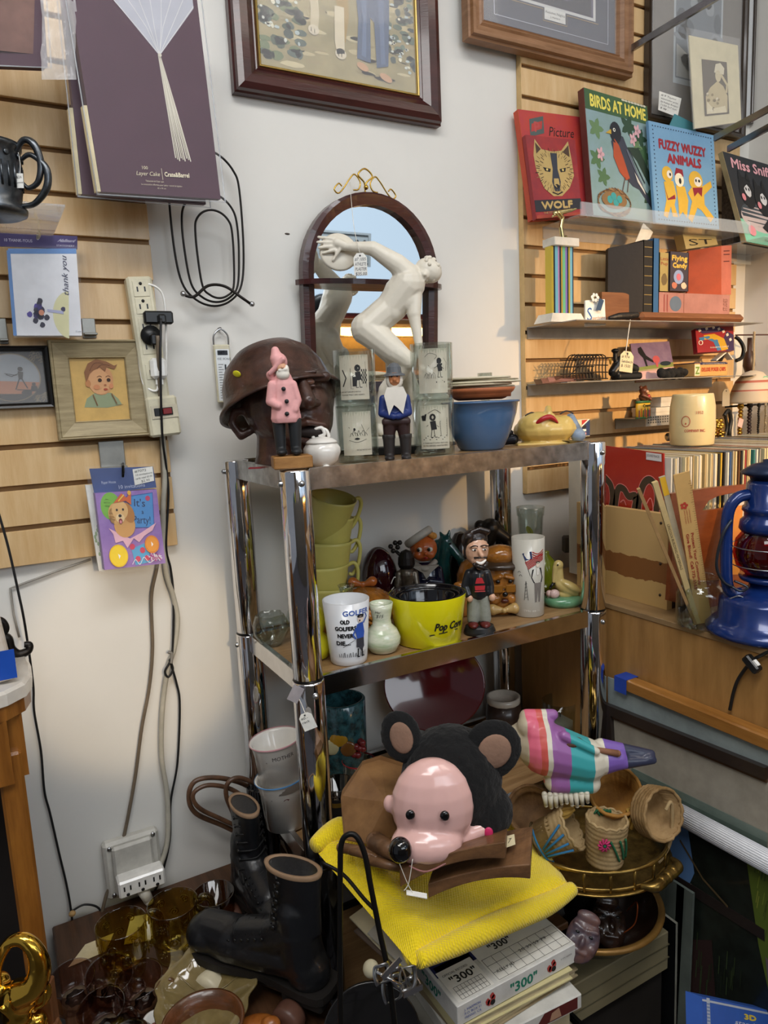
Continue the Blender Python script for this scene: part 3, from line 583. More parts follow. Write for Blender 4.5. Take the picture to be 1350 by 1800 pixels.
card('card_stack', P, 0, .016, M('lilac_edge', '#7b62a6', .5), 100, 100, art_pty, parent=t)
Q = [W(x, y, Y=-.075) for x, y in [(166, 868), (275, 857), (269, 820), (157, 824)]]
def art_inv(A): A.text('10 invitations', 38, 10, 16, '#b9c2dc', w=42); A.text('Paper House', 14, 36, 12, '#b9c2dc', w=22)
card('header_card', Q, 0, .003, M('blue_header', '#3a4f86', .45), 100, 100, art_inv, parent=t)
c_, fn, n = card('price_sticker', [(237, 853), (271, 845), (268, 820), (233, 825)], -.0765, .0006, PAPER, 100, 100, lambda A: (A.text('#7072', 8, 76, 16, '#333333'), A.text('10 invitations', 8, 54, 13, '#333333', w=84), A.text('cards retail $3.50', 8, 32, 12, '#333333', w=84), A.text('$2.95', 34, 8, 14, '#333333')), parent=t)
m = MB(); m.add([W(*p, Y=yy)-t.location for p, yy in (((178, 1010), -.09), ((295, 997), -.08), ((272, 814), -.08), ((150, 820), -.09))], [(0, 1, 2, 3)], FILM); m.o('clear_bag', t)
t = thing('white_card_pack', 'white card pack behind the puppy invitations', 'card pack', W(176, 1006, Y=-.06))
card('card_stack', [(174, 1004), (200, 1003), (188, 850), (150, 853)], -.06, .01, PAPER, 100, 100, lambda A: [A.blob(20+sin(k)*12, 20+k*4, 8, 3, '#9db18a', seed=k) for k in range(9)], parent=t)
hk = cord('peg_hook', [(216, 814, -.02), (217, 826, -.10), (216, 838, -.105), (216, 818, -.11)], .0022, BLKM); tag(hk, 'dark peg hook holding the puppy invitations', 'hook')
# cords on the wall
BR = M('brown_cord', '#6f6252', .5); GC = M('grey_cord', '#b4afa0', .5); BC = M('black_cord', '#1a1a1b', .45)
tag(cord('power_cable', [(277, 590, -.075), (281, 700, -.05), (284, 790, -.03), (287, 900, -.026), (277, 990, -.012), (266, 1050, -.01), (268, 1140, -.01), (262, 1210, -.01), (249, 1280, -.01), (237, 1370, -.01), (218, 1470, -.012), (200, 1540, -.02), (185, 1580, -.02), (172, 1640, -.03)], .0036, BR), 'flat brown cord running down the wall left of the outlet', 'cord')
tag(cord('power_cable', [(285, 760, -.035), (290, 830, -.03), (287, 900, -.028), (291, 1000, -.014), (305, 1050, -.012), (312, 1090, -.012), (306, 1140, -.012), (294, 1180, -.014), (285, 1250, -.014), (284, 1330, -.014), (294, 1400, -.016), (294, 1480, -.02), (276, 1530, -.03), (252, 1552, -.045), (240, 1540, -.06)], .0055, GC), 'thick grey cord running down to the wall outlet', 'cord')
tag(cord('power_cable', [(283, 560, -.07), (282, 640, -.075), (285, 760, -.06), (292, 820, -.035), (296, 870, -.03), (292, 960, -.025), (300, 1000, -.012), (305, 1050, -.012), (304, 1130, -.015), (300, 1160, -.02), (290, 1180, -.02), (296, 1190, -.02), (304, 1176, -.02), (298, 1160, -.02), (310, 1200, -.012), (316, 1240, -.01), (312, 1340, -.01), (300, 1410, -.01), (298, 1480, -.01), (280, 1550, -.012), (256, 1590, -.02)], .0024, BC), 'thin black cord tied to the grey cord beside the rack', 'cord')
tag(cord('power_cable', [(-6, 890, -.1), (14, 960, -.1), (32, 1040, -.1), (44, 1100, -.09), (58, 1200, -.03), (60, 1250, -.02), (72, 1320, -.01), (78, 1390, -.01), (88, 1430, -.01), (104, 1500, -.01), (118, 1560, -.01), (126, 1610, -.015), (128, 1650, -.03)], .0022, BC), 'thin braided black cord hanging behind the marble-topped table', 'cord')
m = MB(); pts = [W(*p, Y=-.02) for p in ((126, 1602), (150, 1590), (176, 1600), (172, 1640), (150, 1660), (128, 1644), (132, 1620), (156, 1650), (146, 1668), (126, 1650))]; o0 = pts[0]
m.tube([q-o0 for q in pts], .0022, BC, n=8); o = m.o('power_cable', None, o0); tag(o, 'loose coil of black cord beside the amber mugs', 'cord')
tag(MB().ball((0, 0, 0), (.007, .006, .006), M('twist_tie', '#b8935f', .6)).o('cord_tie', None, W(127, 1606, Y=-.024)), 'tan tie round the black cord coil', 'tie')
tag(cord('wall_wire', [(160, 983, -.006), (110, 1000, -.006), (30, 1030, -.006), (18, 1034, -.006), (24, 1080, -.006), (34, 1120, -.006)], .0022, M('painted_conduit', '#9a968e', .6), n=1), 'thin painted wire on the wall under the left slatwall', 'wire')
tag(cord('rope_end', [(296, 1146, -.02), (302, 1150, -.02), (301, 1166, -.022)], .0035, M('wire_clip', '#8b8780', .4, .3)), 'grey clip gathering the cords on the wall', 'clip')
# wall outlet with adapter
p = W(236, 1552, Y=-.002); u = S(p); t = thing('wall_outlet', 'white wall outlet box with a three-way adapter', 'outlet', p, (0, 0, 0)); PW = M('painted_white_metal', '#c7c4bb', .5)
m = MB(u); m.box((0, -10, 46), (92, 20, 104), PW, bev=5); m.o('box', t); m = MB(u); m.box((0, -25, 48), (66, 10, 90), PW, bev=4); m.o('cover', t)
for x, z in ((-36, 90), (36, 92), (-36, 4), (36, 4)): MB(u).cyl((x, -21, z), 3.5, 3, STEEL, rot=(pi/2, 0, 0)).o('screw', t)
m = MB(u); m.box((6, -42, 30), (76, 30, 30), WHT, bev=3)
for k in (-24, 0, 24):
    for dx in (-5, 5): m.box((6+k+dx, -57.3, 32), (2.5, .8, 8), BLK)
    m.cyl((6+k, -57.4, 21), 2.8, .8, BLK, rot=(pi/2, 0, 0))
m.o('adapter', t); m = MB(u); m.cap((6, -42, 16), (14, -50, -8), 11, 8, PW); m.o('cord_plug', t)
# stain / nail spot on the plaster
tag(MB().ball((0, 0, 0), (.006, .0015, .002), M('nail_dirt', '#4a4038', .8)).o('nail_hole', None, W(505, 411, Y=-.0005)), 'small dark nail mark on the wall left of the mirror', 'nail mark')
# ================================================================== chrome rack
RX0, RX1, RY0, RY1 = .455, 1.141, -.389, -.070
RZ = [1.390, 1.022, .658, .29]
rk = thing('chrome_shelf_rack', 'chrome tube shelf rack with wood-look shelves against the wall', 'shelf rack', ((RX0+RX1)/2, (RY0+RY1)/2, 0))
hx, hy = (RX1-RX0)/2, (RY1-RY0)/2; LAM = wood('walnut_laminate', '#a5845b', '#7b5b39', (1, 12, 1), .4, 6)
for sx in (-1, 1):
    for sy in (-1, 1):
        x, y = sx*hx, sy*hy
        for i, (z0, z1, r) in enumerate(((1.022, 1.390, .0262), (.652, 1.019, .0285), (.0, .668, .033))):
            m = MB(); mt = CHROME if i < 2 else M('black_sleeve', '#0e0e10', .15, coat=.5); ox = 0
            m.lathe([(r*.9, z0), (r, z0+.002), (r, z1-.003), (r*.96, z1), (r*.3, z1+.0005)], mt, (x+ox, y, 0), 40)
            if i == 1:
                m.lathe([(r*.96, z1+.0004), (.001, z1+.0006)], BLK, (x, y, 0), 28)
                for a in range(4): t_ = a*pi/2+.5; m.add([(x+.004*cos(t_+pi/4), y+.004*sin(t_+pi/4), z1+.0012), (x+r*.95*cos(t_), y+r*.95*sin(t_), z1+.0012), (x+.004*cos(t_-pi/4), y+.004*sin(t_-pi/4), z1+.0012), (x, y, z1+.0012)], [(0, 1, 2, 3)], CHROME)
            m.o('post' if i < 2 else 'black_sleeve', rk)
            if i < 2:
                for an, k in ((-pi/2, 0), (pi if sx < 0 else 0, 1)):
                    MB().ball((x+(r+.001)*cos(an), y+(r+.001)*sin(an), z1-.022), (.0055,)*3, STEEL, 10, 8).o('bolt', rk)
for z in RZ:
    m = MB(); m.box((0, 0, z-.009), (2*hx-.01, 2*hy-.01, .004), LAM); m.o('shelf_board', rk)
    m = MB(); C = M('dusty_chrome', '#b4b3b0', .26, 1, var=.25, vs=40) if z > 1.2 else M('shelf_chrome', '#cfcfd0', .13, 1, var=.08, vs=20) if z > .3 else BLK
    for sy in (-1, 1): m.box((0, sy*(hy+.010), z-.018), (2*hx-.044, .003, .036), C); m.box((0, sy*(hy+.006), z+.000), (2*hx-.044, .010, .0016), C)
    for sx in (-1, 1): m.box((sx*(hx+.008), 0, z-.018), (.003, 2*hy-.044, .036), C); m.box((sx*(hx+.004), 0, z+.000), (.010, 2*hy-.044, .0016), C)
    m.o('rim', rk)
SH = [z-.0068 for z in RZ]
tg = thing('price_tag', 'white string price tag hanging on the front left chrome post', 'tag', W(547, 1282, Y=-.43), FZ); u = S(tg.location)
def tagmesh(t, u, w_, h_, lines, rot=0, th=.8, col=PAPER, hole=True, string=None, fs=None):
    m = MB(u); m.T = Matrix.Rotation(rot, 4, 'Y'); m.slab([(-w_/2, 0), (w_/2, 0), (w_/2, h_*.8), (w_*.25, h_), (-w_*.25, h_), (-w_/2, h_*.8)], 0, th, col)
    A = Art(m, front(0)); fs = fs or h_*.14
    for i, l in enumerate(lines): A.text(l, -w_*.42, h_*.66-i*fs*1.55, fs, '#2b2f3a', shear=.15, w=min(w_*.84, fs*.75*len(l)))
    A.ell(0, h_*.88, w_*.07, w_*.07, '#3a3a3a'); m.o('paper', t)
    if string: MB(u).tube(string, .7, M('cotton_string', '#e6e2d6', .9), n=4, seg=5).o('string', t)
tagmesh(tg, u, 24, 32, ['40.-', 'rack'], rot=-.35, string=[(-8, 0, 28), (-14, 4, 44), (-20, 8, 58)])
tp = MB(u).box((-24, 6, 64), (20, 1, 30), M('grey_tape', '#9a98a0', .5, alpha=.8), (0, .5, 0)).o('tape', tg)
# ------------------------------------------------------------------ top shelf
def on(name, label, cat, px, py, z, rot=FZ, group=None, y=None):
    p = W(px, py, Z=z) if y is None else W(px, py, Y=y); p.z = z
    return thing(name, label, cat, p, rot, group), S(p)
BRZ = M('dark_bronze_clay', '#4a2f25', .42, .15, var=.35, vs=22, bump=.5, bs=120, coat=.25)
t, u = on('soldier_bust', 'dark brown clay bust of a soldier looking up in a helmet', 'sculpture', 500, 803, SH[0], y=-.215)
m = MB(u); B = lambda x, y, r, d=0: m.ball((x-500, d, 803-y), r, BRZ); C_ = lambda a, b, r1, r2: m.cap((a[0]-500, a[2] if len(a) > 2 else 0, 803-a[1]), (b[0]-500, b[2] if len(b) > 2 else 0, 803-b[1]), r1, r2, BRZ)
B(512, 690, (82, 74, 84)); B(540, 715, (52, 62, 68), -20); B(545, 760, (34, 38, 28), -22); C_((492, 800, 0), (500, 735, 0), 42, 44); m.lathe([(44, 0), (48, 3), (44, 18)], BRZ, (-5, 0, 0))
C_((522, 657, -62), (584, 655, -50), 10, 9); C_((548, 662, -78), (556, 694, -92), 8, 14); B(543, 700, (9, 9, 7), -82); B(568, 698, (9, 9, 7), -80); C_((525, 700, -62), (520, 735, -56), 16, 12)
C_((530, 735, -76), (552, 728, -86), 5, 6); C_((552, 728, -86), (578, 734, -74), 6, 5); C_((530, 752, -74), (556, 762, -82), 5, 7); C_((556, 762, -82), (580, 752, -70), 7, 5); B(556, 784, (22, 18, 12), -62)
C_((538, 650, -72), (568, 647, -68), 4.5, 4.5); C_((540, 668, -70), (566, 670, -68), 4, 4)
for a, b in (((424, 706), (418, 726)), ((418, 726), (432, 748)), ((424, 706), (446, 706)), ((432, 748), (448, 740))): C_((*a, -28), (*b, -26), 7, 7)
organic(m.o('head', t), .0032, 3)
m = MB(u); m.ball((54, -68, 140), (13, 9, 7), M('clay_eye', '#6b4a3c', .3, coat=.5)); m.o('eye', t); m = MB(u); m.ball((55, -76, 58), (23, 9, 9), M('mouth_hollow', '#1c100c', .7)); m.o('mouth', t)
m = MB(u); m.lathe([(0.01, 100), (30, 97), (60, 86), (84, 66), (98, 38), (103, 12), (109, 2), (118, -8), (119, -13), (112, -11), (101, -2), (90, 30), (60, 70), (.01, 82)], BRZ, (-2, 6, 117), 48, (radians(-15), radians(-17), 0), sx=.93, sy=.95); m.o('helmet', t)
m = MB(u); m.ball((-59, -70, 158), (8, 1.5, 6), M('yellow_sticker', '#e8e02a', .5), 14, 8, (.5, 0, -.5)); m.o('sticker', t, label='round yellow price sticker'); MB(u).box((-20, -46, 1.5), (70, 14, 2), F('#8d1f2a')).o('felt_base', t)
# pink wood carving
t, u = on('pink_santa_carving', 'pink coated bearded wood carving standing on a wooden block', 'figurine', 513, 817, 1.3925, y=-.385)
PK = M('pink_paint', '#dfa2a0', .6, var=.08, vs=40, bump=.2, bs=60); WP = M('white_paint', '#e4ded2', .6, var=.06); BP = M('black_paint', '#202224', .5); X = lambda x: x-513; Zz = lambda y: 817-y
m = MB(u); m.box((0, 2, 11), (68, 46, 22), wood('block_wood', '#a87a43', '#7f5527', (1, 8, 8), .5, 9), (0, 0, .25), bev=2).o('block', t)
m = MB(u)
for s, x in ((-1, 496), (1, 522)): m.cap((X(x), 0, Zz(786)), (X(x+s*1), 0, Zz(735)), 9, 12, BP); m.ball((X(x+2), -8, Zz(788)), (10, 15, 6.5), BP)
organic(m.o('trousers', t), .0018, 2)
m = MB(u); m.T = Matrix.Translation((X(508), 0, 0)); m.lathe([(24, Zz(738)), (27, Zz(730)), (23, Zz(700)), (20, Zz(672)), (13, Zz(655)), (8, Zz(650))], PK, seg=9, sy=.75, smooth=False)
m.T = Matrix(); m.cap((X(489), -6, Zz(672)), (X(484), -8, Zz(700)), 8, 8, PK); m.cap((X(484), -8, Zz(700)), (X(498), -18, Zz(708)), 8, 6, PK); m.cap((X(525), -4, Zz(672)), (X(531), -4, Zz(700)), 6.5, 7, PK); m.cap((X(531), -4, Zz(700)), (X(526), -10, Zz(716)), 7, 6, PK)
organic(m.o('coat', t), .0017, 1)
for x, y in ((510, 680), (514, 701), (513, 722)): MB(u).cyl((X(x), -20.5, Zz(y)), 3.6, 4, BP, rot=(pi/2, 0, 0)).o('button', t)
m = MB(u); m.ball((X(503), 2, Zz(634)), (14, 14, 16), PK); m.cap((X(499), 2, Zz(628)), (X(497), 2, Zz(614)), 12, 7, PK); m.cap((X(487), -6, Zz(652)), (X(512), -12, Zz(630)), 4.5, 4.5, PK); m.cap((X(486), 4, Zz(655)), (X(492), 6, Zz(664)), 8, 8, PK); organic(m.o('hood', t), .0017, 1)
m = MB(u); m.ball((X(508), -8, Zz(645)), (9, 8, 10), M('face_wood', '#c99878', .6)); m.ball((X(510), -17, Zz(644)), 2.6, M('face_wood', '#c99878')); m.o('face', t)
m = MB(u); m.ball((X(509), -9, Zz(655)), (12, 9, 10), WP); m.ball((X(516), -8, Zz(648)), (4, 8, 9), WP); m.cap((X(504), -16, Zz(648)), (X(515), -16, Zz(647)), 2.5, 2.5, WP); organic(m.o('beard', t), .0015, 1)
# white lidded pot
t, u = on('white_sugar_pot', 'small white lidded ceramic pot in front of the soldier bust', 'pot', 567, 812, SH[0], y=-.33)
CER = M('white_ceramic', '#e6e2da', .12, coat=.4, var=.03)
MB(u).lathe([(16, 2), (18, 3), (27, 12), (32, 26), (32, 34), (26, 43), (24, 44)], CER, seg=40, rad=lambda a, z: 1+.02*cos(8*a)).o('body', t)
for k in range(3): a = k*2.1-1.2; MB(u).ball((20*cos(a), 20*sin(a), 3), (6, 6, 4), CER).o('foot', t)
m = MB(u); m.lathe([(28, 43), (27, 46), (20, 51), (8, 54), (.01, 55)], CER, seg=36); m.o('lid', t); m = MB(u); m.tube([(-14, 0, 52), (-10, 0, 66), (2, 0, 69), (6, 0, 58), (-4, 0, 54)], 3.4, CER); m.tube([(14, 0, 52), (10, 0, 64), (-2, 3, 68), (-8, 3, 60)], 3.2, CER); m.o('knob', t)
m = MB(u); A = Art(m, lambda u_, v, d: V((u_, -22-abs(v)*.2, 49+v*.7))); A.l = 3; m.o('lid_print', t) if m.v else None
# tumblers
FRO = M('frosted_print', '#d6d0bb', .6, alpha=.66, var=.04)
def draw_man(A, x, y, s, c='#1c1c1c'):
    A.ell(x, y+16*s, 2.6*s, 3*s, c, n=9); A.line([(x, y+13*s), (x+1*s, y+6*s)], 4.5*s, c) if s > .99 else A.line([(x-1.8*s, y+13*s), (x+1.8*s, y+13*s), (x+1.5*s, y+6*s), (x-1.5*s, y+6*s)], .6, c, closed=True)
    for d in (-1.6, 1.6): A.line([(x+d*.5*s, y+6*s), (x+d*s, y)], .9, c); A.line([(x+d*s, y), (x+d*s+2*s, y)], 1, c)
    A.line([(x, y+12*s), (x+5*s, y+8*s)], .8, c); A.line([(x, y+12*s), (x-5*s, y+9*s)], .8, c)
def tumbler(label, px, py, z, kind, y, dz=0):
    t, u = on('tumbler', label, 'glass', px, py, z, y=y, group=None); t.location.z += dz*u
    MB(u).cup([(33, 0), (35, 1), (35.5, 14), (36.5, 98)], 2.2, CLEAR, seg=48).o('glass_body', t)
    m = MB(u); A = Art(m, cyl_map(36, 0)); A.rect(-26, 14, 26, 88, 0, n=14, mat=FRO); A.up(); K = '#1d1d1d'
    if kind == 0:
        draw_man(A, 6, 34, 2.0); A.line([(-6, 66), (-6, 32), (-2, 32)], .6, K); A.rect(-3, 36, 4, 52, K, 2); 
        for i in range(5):
            for j in range(6):
                if (i+j) % 2: A.rect(12+i*2, 40+j*4, 14+i*2, 44+j*4, K)
        A.line([(-20, 64), (-14, 50), (-20, 36)], 2, K); A.line([(-16, 72), (20, 76), (21, 34)], .5, K); A.text("WHY NOT GIVE HIM A WATCH?", -24, 26, 2.2, K, w=34); A.text("IT IS MORE TIMELY, AND HONEST!", -24, 21, 2.2, K, w=40)
    elif kind == 1:
        for k in range(7): A.curve([(-12+k*4, 46+k % 3*3), (-9+k*4, 52+k % 2*4), (-6+k*4, 47)], .6, K)
        A.blob(0, 42, 5, 2.2, K); A.line([(-14, 62), (2, 48)], .7, K); A.line([(8, 66), (14, 52), (22, 60)], .6, K); A.ell(-4, 58, 2, 2.6, K, n=8); A.curve([(-14, 40), (0, 36), (16, 41)], .6, K); A.text("THE ONE THAT GOT AWAY", -2, 22, 2.2, K, w=26)
    elif kind == 2:
        draw_man(A, 10, 40, 1.7); 
        for i in range(4):
            for j in range(4):
                if (i+j) % 2: A.rect(6+i*2.4, 54+j*3, 8.4+i*2.4, 57+j*3, K)
        A.curve([(-14, 74), (-6, 80), (6, 76), (2, 70)], .5, K); A.line([(-8, 60), (16, 34)], .6, K)
        for k in range(6): A.curve([(-16+k*3, 40+k % 2*8), (-13+k*3, 46), (-12+k*3, 38)], .5, K)
        A.line([(4, 32), (20, 32)], 2, K); A.line([(18, 72), (24, 64), (22, 50)], .5, K)
    else:
        draw_man(A, -4, 34, 2.1); A.line([(8, 60), (22, 66), (22, 34), (10, 36)], .6, K, closed=True); A.poly([(-24, 70), (-14, 74), (-16, 62), (-22, 62)], K)
        for k in range(9): A.line([(8, 36+k*3), (22, 38+k*3)], .5, K)
        for k in range(12): A.blob(-20+k*3.6, 30+k % 3*3, 1.2, .8, K)
        A.curve([(-12, 74), (0, 80), (10, 74)], .8, K); A.text("A THREE BOTTOMED PINT-LOG", -22, 23, 2.2, K, w=44); A.text("SKUNK DEFINED MINSTER HERO", -22, 18.5, 2.2, K, w=44)
    m.o('printed_panel', t); return t
tumbler('clear cartoon tumbler at the bottom of the left glass stack, beside the white pot', 631, 806, SH[0], 1, -.285)
tumbler('clear cartoon tumbler with checkered figures, upper glass of the left stack', 631, 806, SH[0], 0, -.285, 94)
tumbler('clear cartoon tumbler with a farm scene at the bottom of the right glass stack', 764, 799, SH[0], 3, -.30)
tumbler('clear cartoon tumbler with a golfer, upper glass of the right stack', 764, 799, SH[0], 2, -.30, 94)
# blue coated carving
t, u = on('blue_coat_carving', 'painted wood figurine in blue coat and grey helmet between the glass stacks', 'figurine', 699, 803, SH[0], y=-.33); X = lambda x: x-699; Zz = lambda y: 803-y
BB = M('boot_paint', '#2b2726', .45, var=.1); TRO = M('brown_trousers', '#33201f', .5); BLU = M('blue_coat', '#1d3272', .45, bump=.2, bs=50)
for x in (685, 714): m = MB(u); m.cap((X(x), 0, Zz(794)), (X(x), 0, Zz(764)), 9, 11, BB); m.ball((X(x), -7, Zz(798)), (9, 14, 6), BB); m.cyl((X(x), 0, Zz(760)), 12, 6, BB, seg=8); organic(m.o('boot', t), .0016, 1)
m = MB(u); m.cap((X(686), 0, Zz(758)), (X(688), 0, Zz(736)), 10.5, 13, TRO); m.cap((X(712), 0, Zz(758)), (X(711), 0, Zz(736)), 10.5, 13, TRO); m.box((X(699), 0, Zz(735)), (50, 28, 14), TRO, bev=4); organic(m.o('trousers', t), .0016, 1)
m = MB(u); m.box((X(698), 2, Zz(710)), (42, 28, 42), BLU, bev=8, taper=.8)
for s in (-1, 1): m.cap((X(698)+s*20, 0, Zz(695)), (X(698)+s*23, -2, Zz(720)), 7, 7, BLU); m.cap((X(698)+s*23, -2, Zz(720)), (X(698)+s*4, -16, Zz(726)), 7, 6, BLU)
organic(m.o('coat', t), .0016, 1)
m = MB(u); m.slab([(-14, Zz(676)), (14, Zz(676)), (20, Zz(690)), (12, Zz(722)), (4, Zz(712)), (-3, Zz(706)), (-12, Zz(724)), (-19, Zz(690))], -19, -10, WP); m.o('beard', t)
m = MB(u); m.ball((0, -1, Zz(664)), (15, 13, 18), WP); m.o('hair', t); m = MB(u); FC = M('carved_face', '#a86b42', .5); m.ball((0, -7, Zz(662)), (11, 9, 14), FC); m.ball((0, -17, Zz(664)), (3, 3, 4), FC); m.ball((-5, -14, Zz(668)), (3.5, 3, 3), FC); m.ball((5, -14, Zz(668)), (3.5, 3, 3), FC); organic(m.o('face', t), .0014, 1)
for s in (-1, 1): MB(u).ball((s*4.6, -15, Zz(658)), (1.6, 1.2, 1.6), BP, 8, 6).o('eye', t); 
m = MB(u); GH = M('grey_hat', '#5d6064', .5); m.lathe([(19, Zz(657)), (18, Zz(654)), (13, Zz(652)), (12, Zz(642)), (7, Zz(636)), (.1, Zz(634))], GH, seg=12, smooth=False); m.o('helmet', t)
# white athlete statue
t, u = on('athlete_statue', 'white plaster statue of a bent athlete swinging a disc', 'statue', 750, 790, SH[0], y=-.20); ST = M('white_plaster', '#ddd6c6', .45, var=.04, vs=20, coat=.1)
m = MB(u); q = lambda x, y, d=0: (x-750, d, 790-y); c = lambda a, b, r1, r2: m.cap(q(*a), q(*b), r1, r2, ST)
c((660, 572, 0), (700, 540, 0), 27, 26); c((700, 540, 0), (728, 505, -4), 27, 30); m.ball(q(716, 520, -4), (30, 26, 30), ST); m.ball(q(728, 530, -16), (18, 10, 20), ST); m.ball(q(700, 545, -12), (17, 14, 22), ST)
c((728, 492, -6), (712, 474, -12), 22, 17); c((712, 474, -12), (672, 447, -14), 17, 12); c((672, 447, -14), (626, 440, -8), 12, 7); m.ball(q(697, 463, -14), (18, 14, 12), ST)
c((626, 440, -8), (612, 434, -8), 8, 9); 
for a, b in (((606, 428), (582, 424)), ((606, 434), (580, 432)), ((606, 440), (582, 441)), ((608, 446), (588, 450)), ((616, 446), (604, 462))): c((*a, -11), (*b, -11), 3.3, 2.4)
c((744, 496, 0), (754, 490, 2), 13, 12); m.ball(q(764, 484, 0), (20, 18, 24), ST, rot=(0, radians(-58), 0)); m.ball(q(757, 492, -14), (8, 6, 9), ST); c((750, 488, -17), (756, 494, -21), 2.4, 3); c((748, 500, -14), (755, 502, -15), 2.5, 2.5)
c((738, 515, -8), (736, 556, -14), 15, 12); c((736, 556, -14), (742, 606, -18), 11, 7); c((742, 606, -18), (738, 624, -18), 7, 6)
c((655, 575, 0), (700, 616, -14), 28, 21); c((700, 616, -14), (722, 634, -18), 21, 16); c((722, 634, -16), (684, 680, 0), 15, 14); c((684, 680, 0), (668, 742, 12), 14, 8); c((668, 742, 12), (672, 752, -6), 8, 6); c((664, 754, 10), (690, 758, -12), 6, 5)
c((668, 585, 14), (716, 640, 14), 24, 17); c((716, 640, 14), (738, 700, 22), 14, 12); c((738, 700, 22), (742, 750, 18), 11, 7); c((742, 756, 18), (766, 758, 4), 6, 5)
c((700, 618, 26), (706, 756, 26), 16, 20)
organic(m.o('body', t), .0021, 3)
m = MB(u); R = random.Random(3)
for k in range(70):
    a, b = R.uniform(0, 2*pi), R.uniform(-1.2, 1.4); d = V((cos(b)*cos(a), cos(b)*sin(a), sin(b))); 
    if d.x < -.25 or (d.y < -.55 and d.z < .3): continue
    m.ball((764-750+d.x*19, d.y*18, 790-483+d.z*20), 3.6, ST, 7, 5)
organic(m.o('curly_hair', t), .0015, 1)
MB(u).lathe([(2, -4), (30, -4), (33, 0), (30, 4), (2, 4)], ST, q(614, 447, 2), 36, (radians(78), 0, radians(12))).o('disc', t)
m = MB(u); m.box((-40, 8, 22), (130, 76, 18), ST, bev=2); m.o('plinth', t); MB(u).box((-40, 8, 6.5), (140, 84, 13), BLK, bev=1).o('plinth_base', t)
tagmesh(t, u, 22, 36, ['#7 1005', 'ATHLETE', 'PLASTER', '$35.00'], string=None)
for c_ in t.children:
    if c_.name.startswith('paper'): c_.location = V((650-750, -24, 790-491))*u
MB(u).tube([(650-750, -24, 790-456), (642-750, -12, 790-410), (637-750, 60, 790-320)], .5, M('cotton_string', '#e6e2d6', .9), n=4, seg=5).o('string', t)
# blue bowl, terracotta bowl and the stack on it
t, u = on('blue_bowl', 'medium blue rimmed mixing bowl right of the tumblers', 'bowl', 846, 787, SH[0], y=-.26); BWL = M('blue_bowl_glaze', '#4c6c93', .22, coat=.3, var=.04)
MB(u).cup([(36, 0), (40, 4), (52, 30), (62, 62), (65, 80), (68, 81), (68, 84)], 3, BWL, seg=48).o('bowl_body', t)
zt = t.location.z+86*u
t2 = thing('terracotta_bowl', 'shallow terracotta bowl resting on the blue bowl', 'bowl', (t.location.x, t.location.y, zt), FZ); MB(u).cup([(38, 0), (44, 2), (58, 14), (61, 20)], 4, M('terracotta', '#b8693f', .6), seg=40).o('bowl_body', t2)
zt += 20*u
for i, (w_, d_, h_, r_, c_, lb) in enumerate(((112, 80, 3.5, .03, '#c9bea0', 'lowest cream doily of the stack on the terracotta bowl'), (122, 84, 4, -.04, '#bcb195', 'second cream cloth up on the terracotta bowl'), (134, 90, 4, .02, '#d6ccb0', 'pleated cream coaster third up on the terracotta bowl'), (118, 84, 3, .05, '#a59a80', 'olive paper coaster near the top of the bowl stack'), (112, 84, 4, -.02, '#d8cdb4', 'topmost cream coaster of the stack on the bowls'))):
    m = MB(u); m.lathe([(w_*.42, 0), (w_*.5, .8), (w_*.5, h_-.6), (w_*.47, h_)], F(c_, .8), seg=40, sy=.72, rad=lambda a, z: 1+.018*sin(a*19+i))
    o = tag(m.o('paper_coaster', None, (t.location.x+.012*r_*20, t.location.y, zt), (0, 0, FZ)), lb, 'coaster'); zt += (h_+.2)*u
p = W(852, 655, Y=-.12); t3 = thing('small_goblet', 'small clear goblet behind the coaster stack on the rack top', 'glass', (p.x, p.y, SH[0]), FZ); u = S(p)
MB(u).lathe([(.01, 0), (15, 0), (15, 2), (3, 6), (3, 60), (8, 78), (13, 92), (13, 124), (12, 124), (11.5, 92), (6, 80), (.01, 78)], CLEAR, seg=28).o('bowl_and_stem', t3)
# dark small item and box behind the mask
t, u = on('dark_trinket', 'dark metal trinket between the blue bowl and yellow mask', 'trinket', 893, 778, SH[0], y=-.22); m = MB(u); m.cap((-8, 0, 8), (10, 0, 10), 8, 9, M('dark_metal', '#23252c', .35, .6)); m.ball((2, 0, 22), (8, 8, 6), F('#8a4a2c')); organic(m.o('body', t), .0018, 1)
t, u = on('souvenir_box', 'small red white and blue box right of the yellow mask', 'box', 1022, 768, SH[0], y=-.16, rot=0)
m = MB(u); m.box((-6, 8, 15), (46, 22, 30), CREAM); A = Art(m, front(-3)); A.rect(-2, 1, 17, 29, '#27385f'); A.up(); A.poly([(-2, 29), (12, 29), (-2, 20)], '#b8322c'); A.poly([(12, 29), (16, 29), (-2, 17), (-2, 20)], '#e8e4da'); A.ell(4, 17, 4.5, 3, '#1a1a1a'); A.rect(-1, 9, 8, 13, '#e8e4da'); A.rect(-1, 3, 8, 7, '#e0a09a'); m.o('box_body', t)
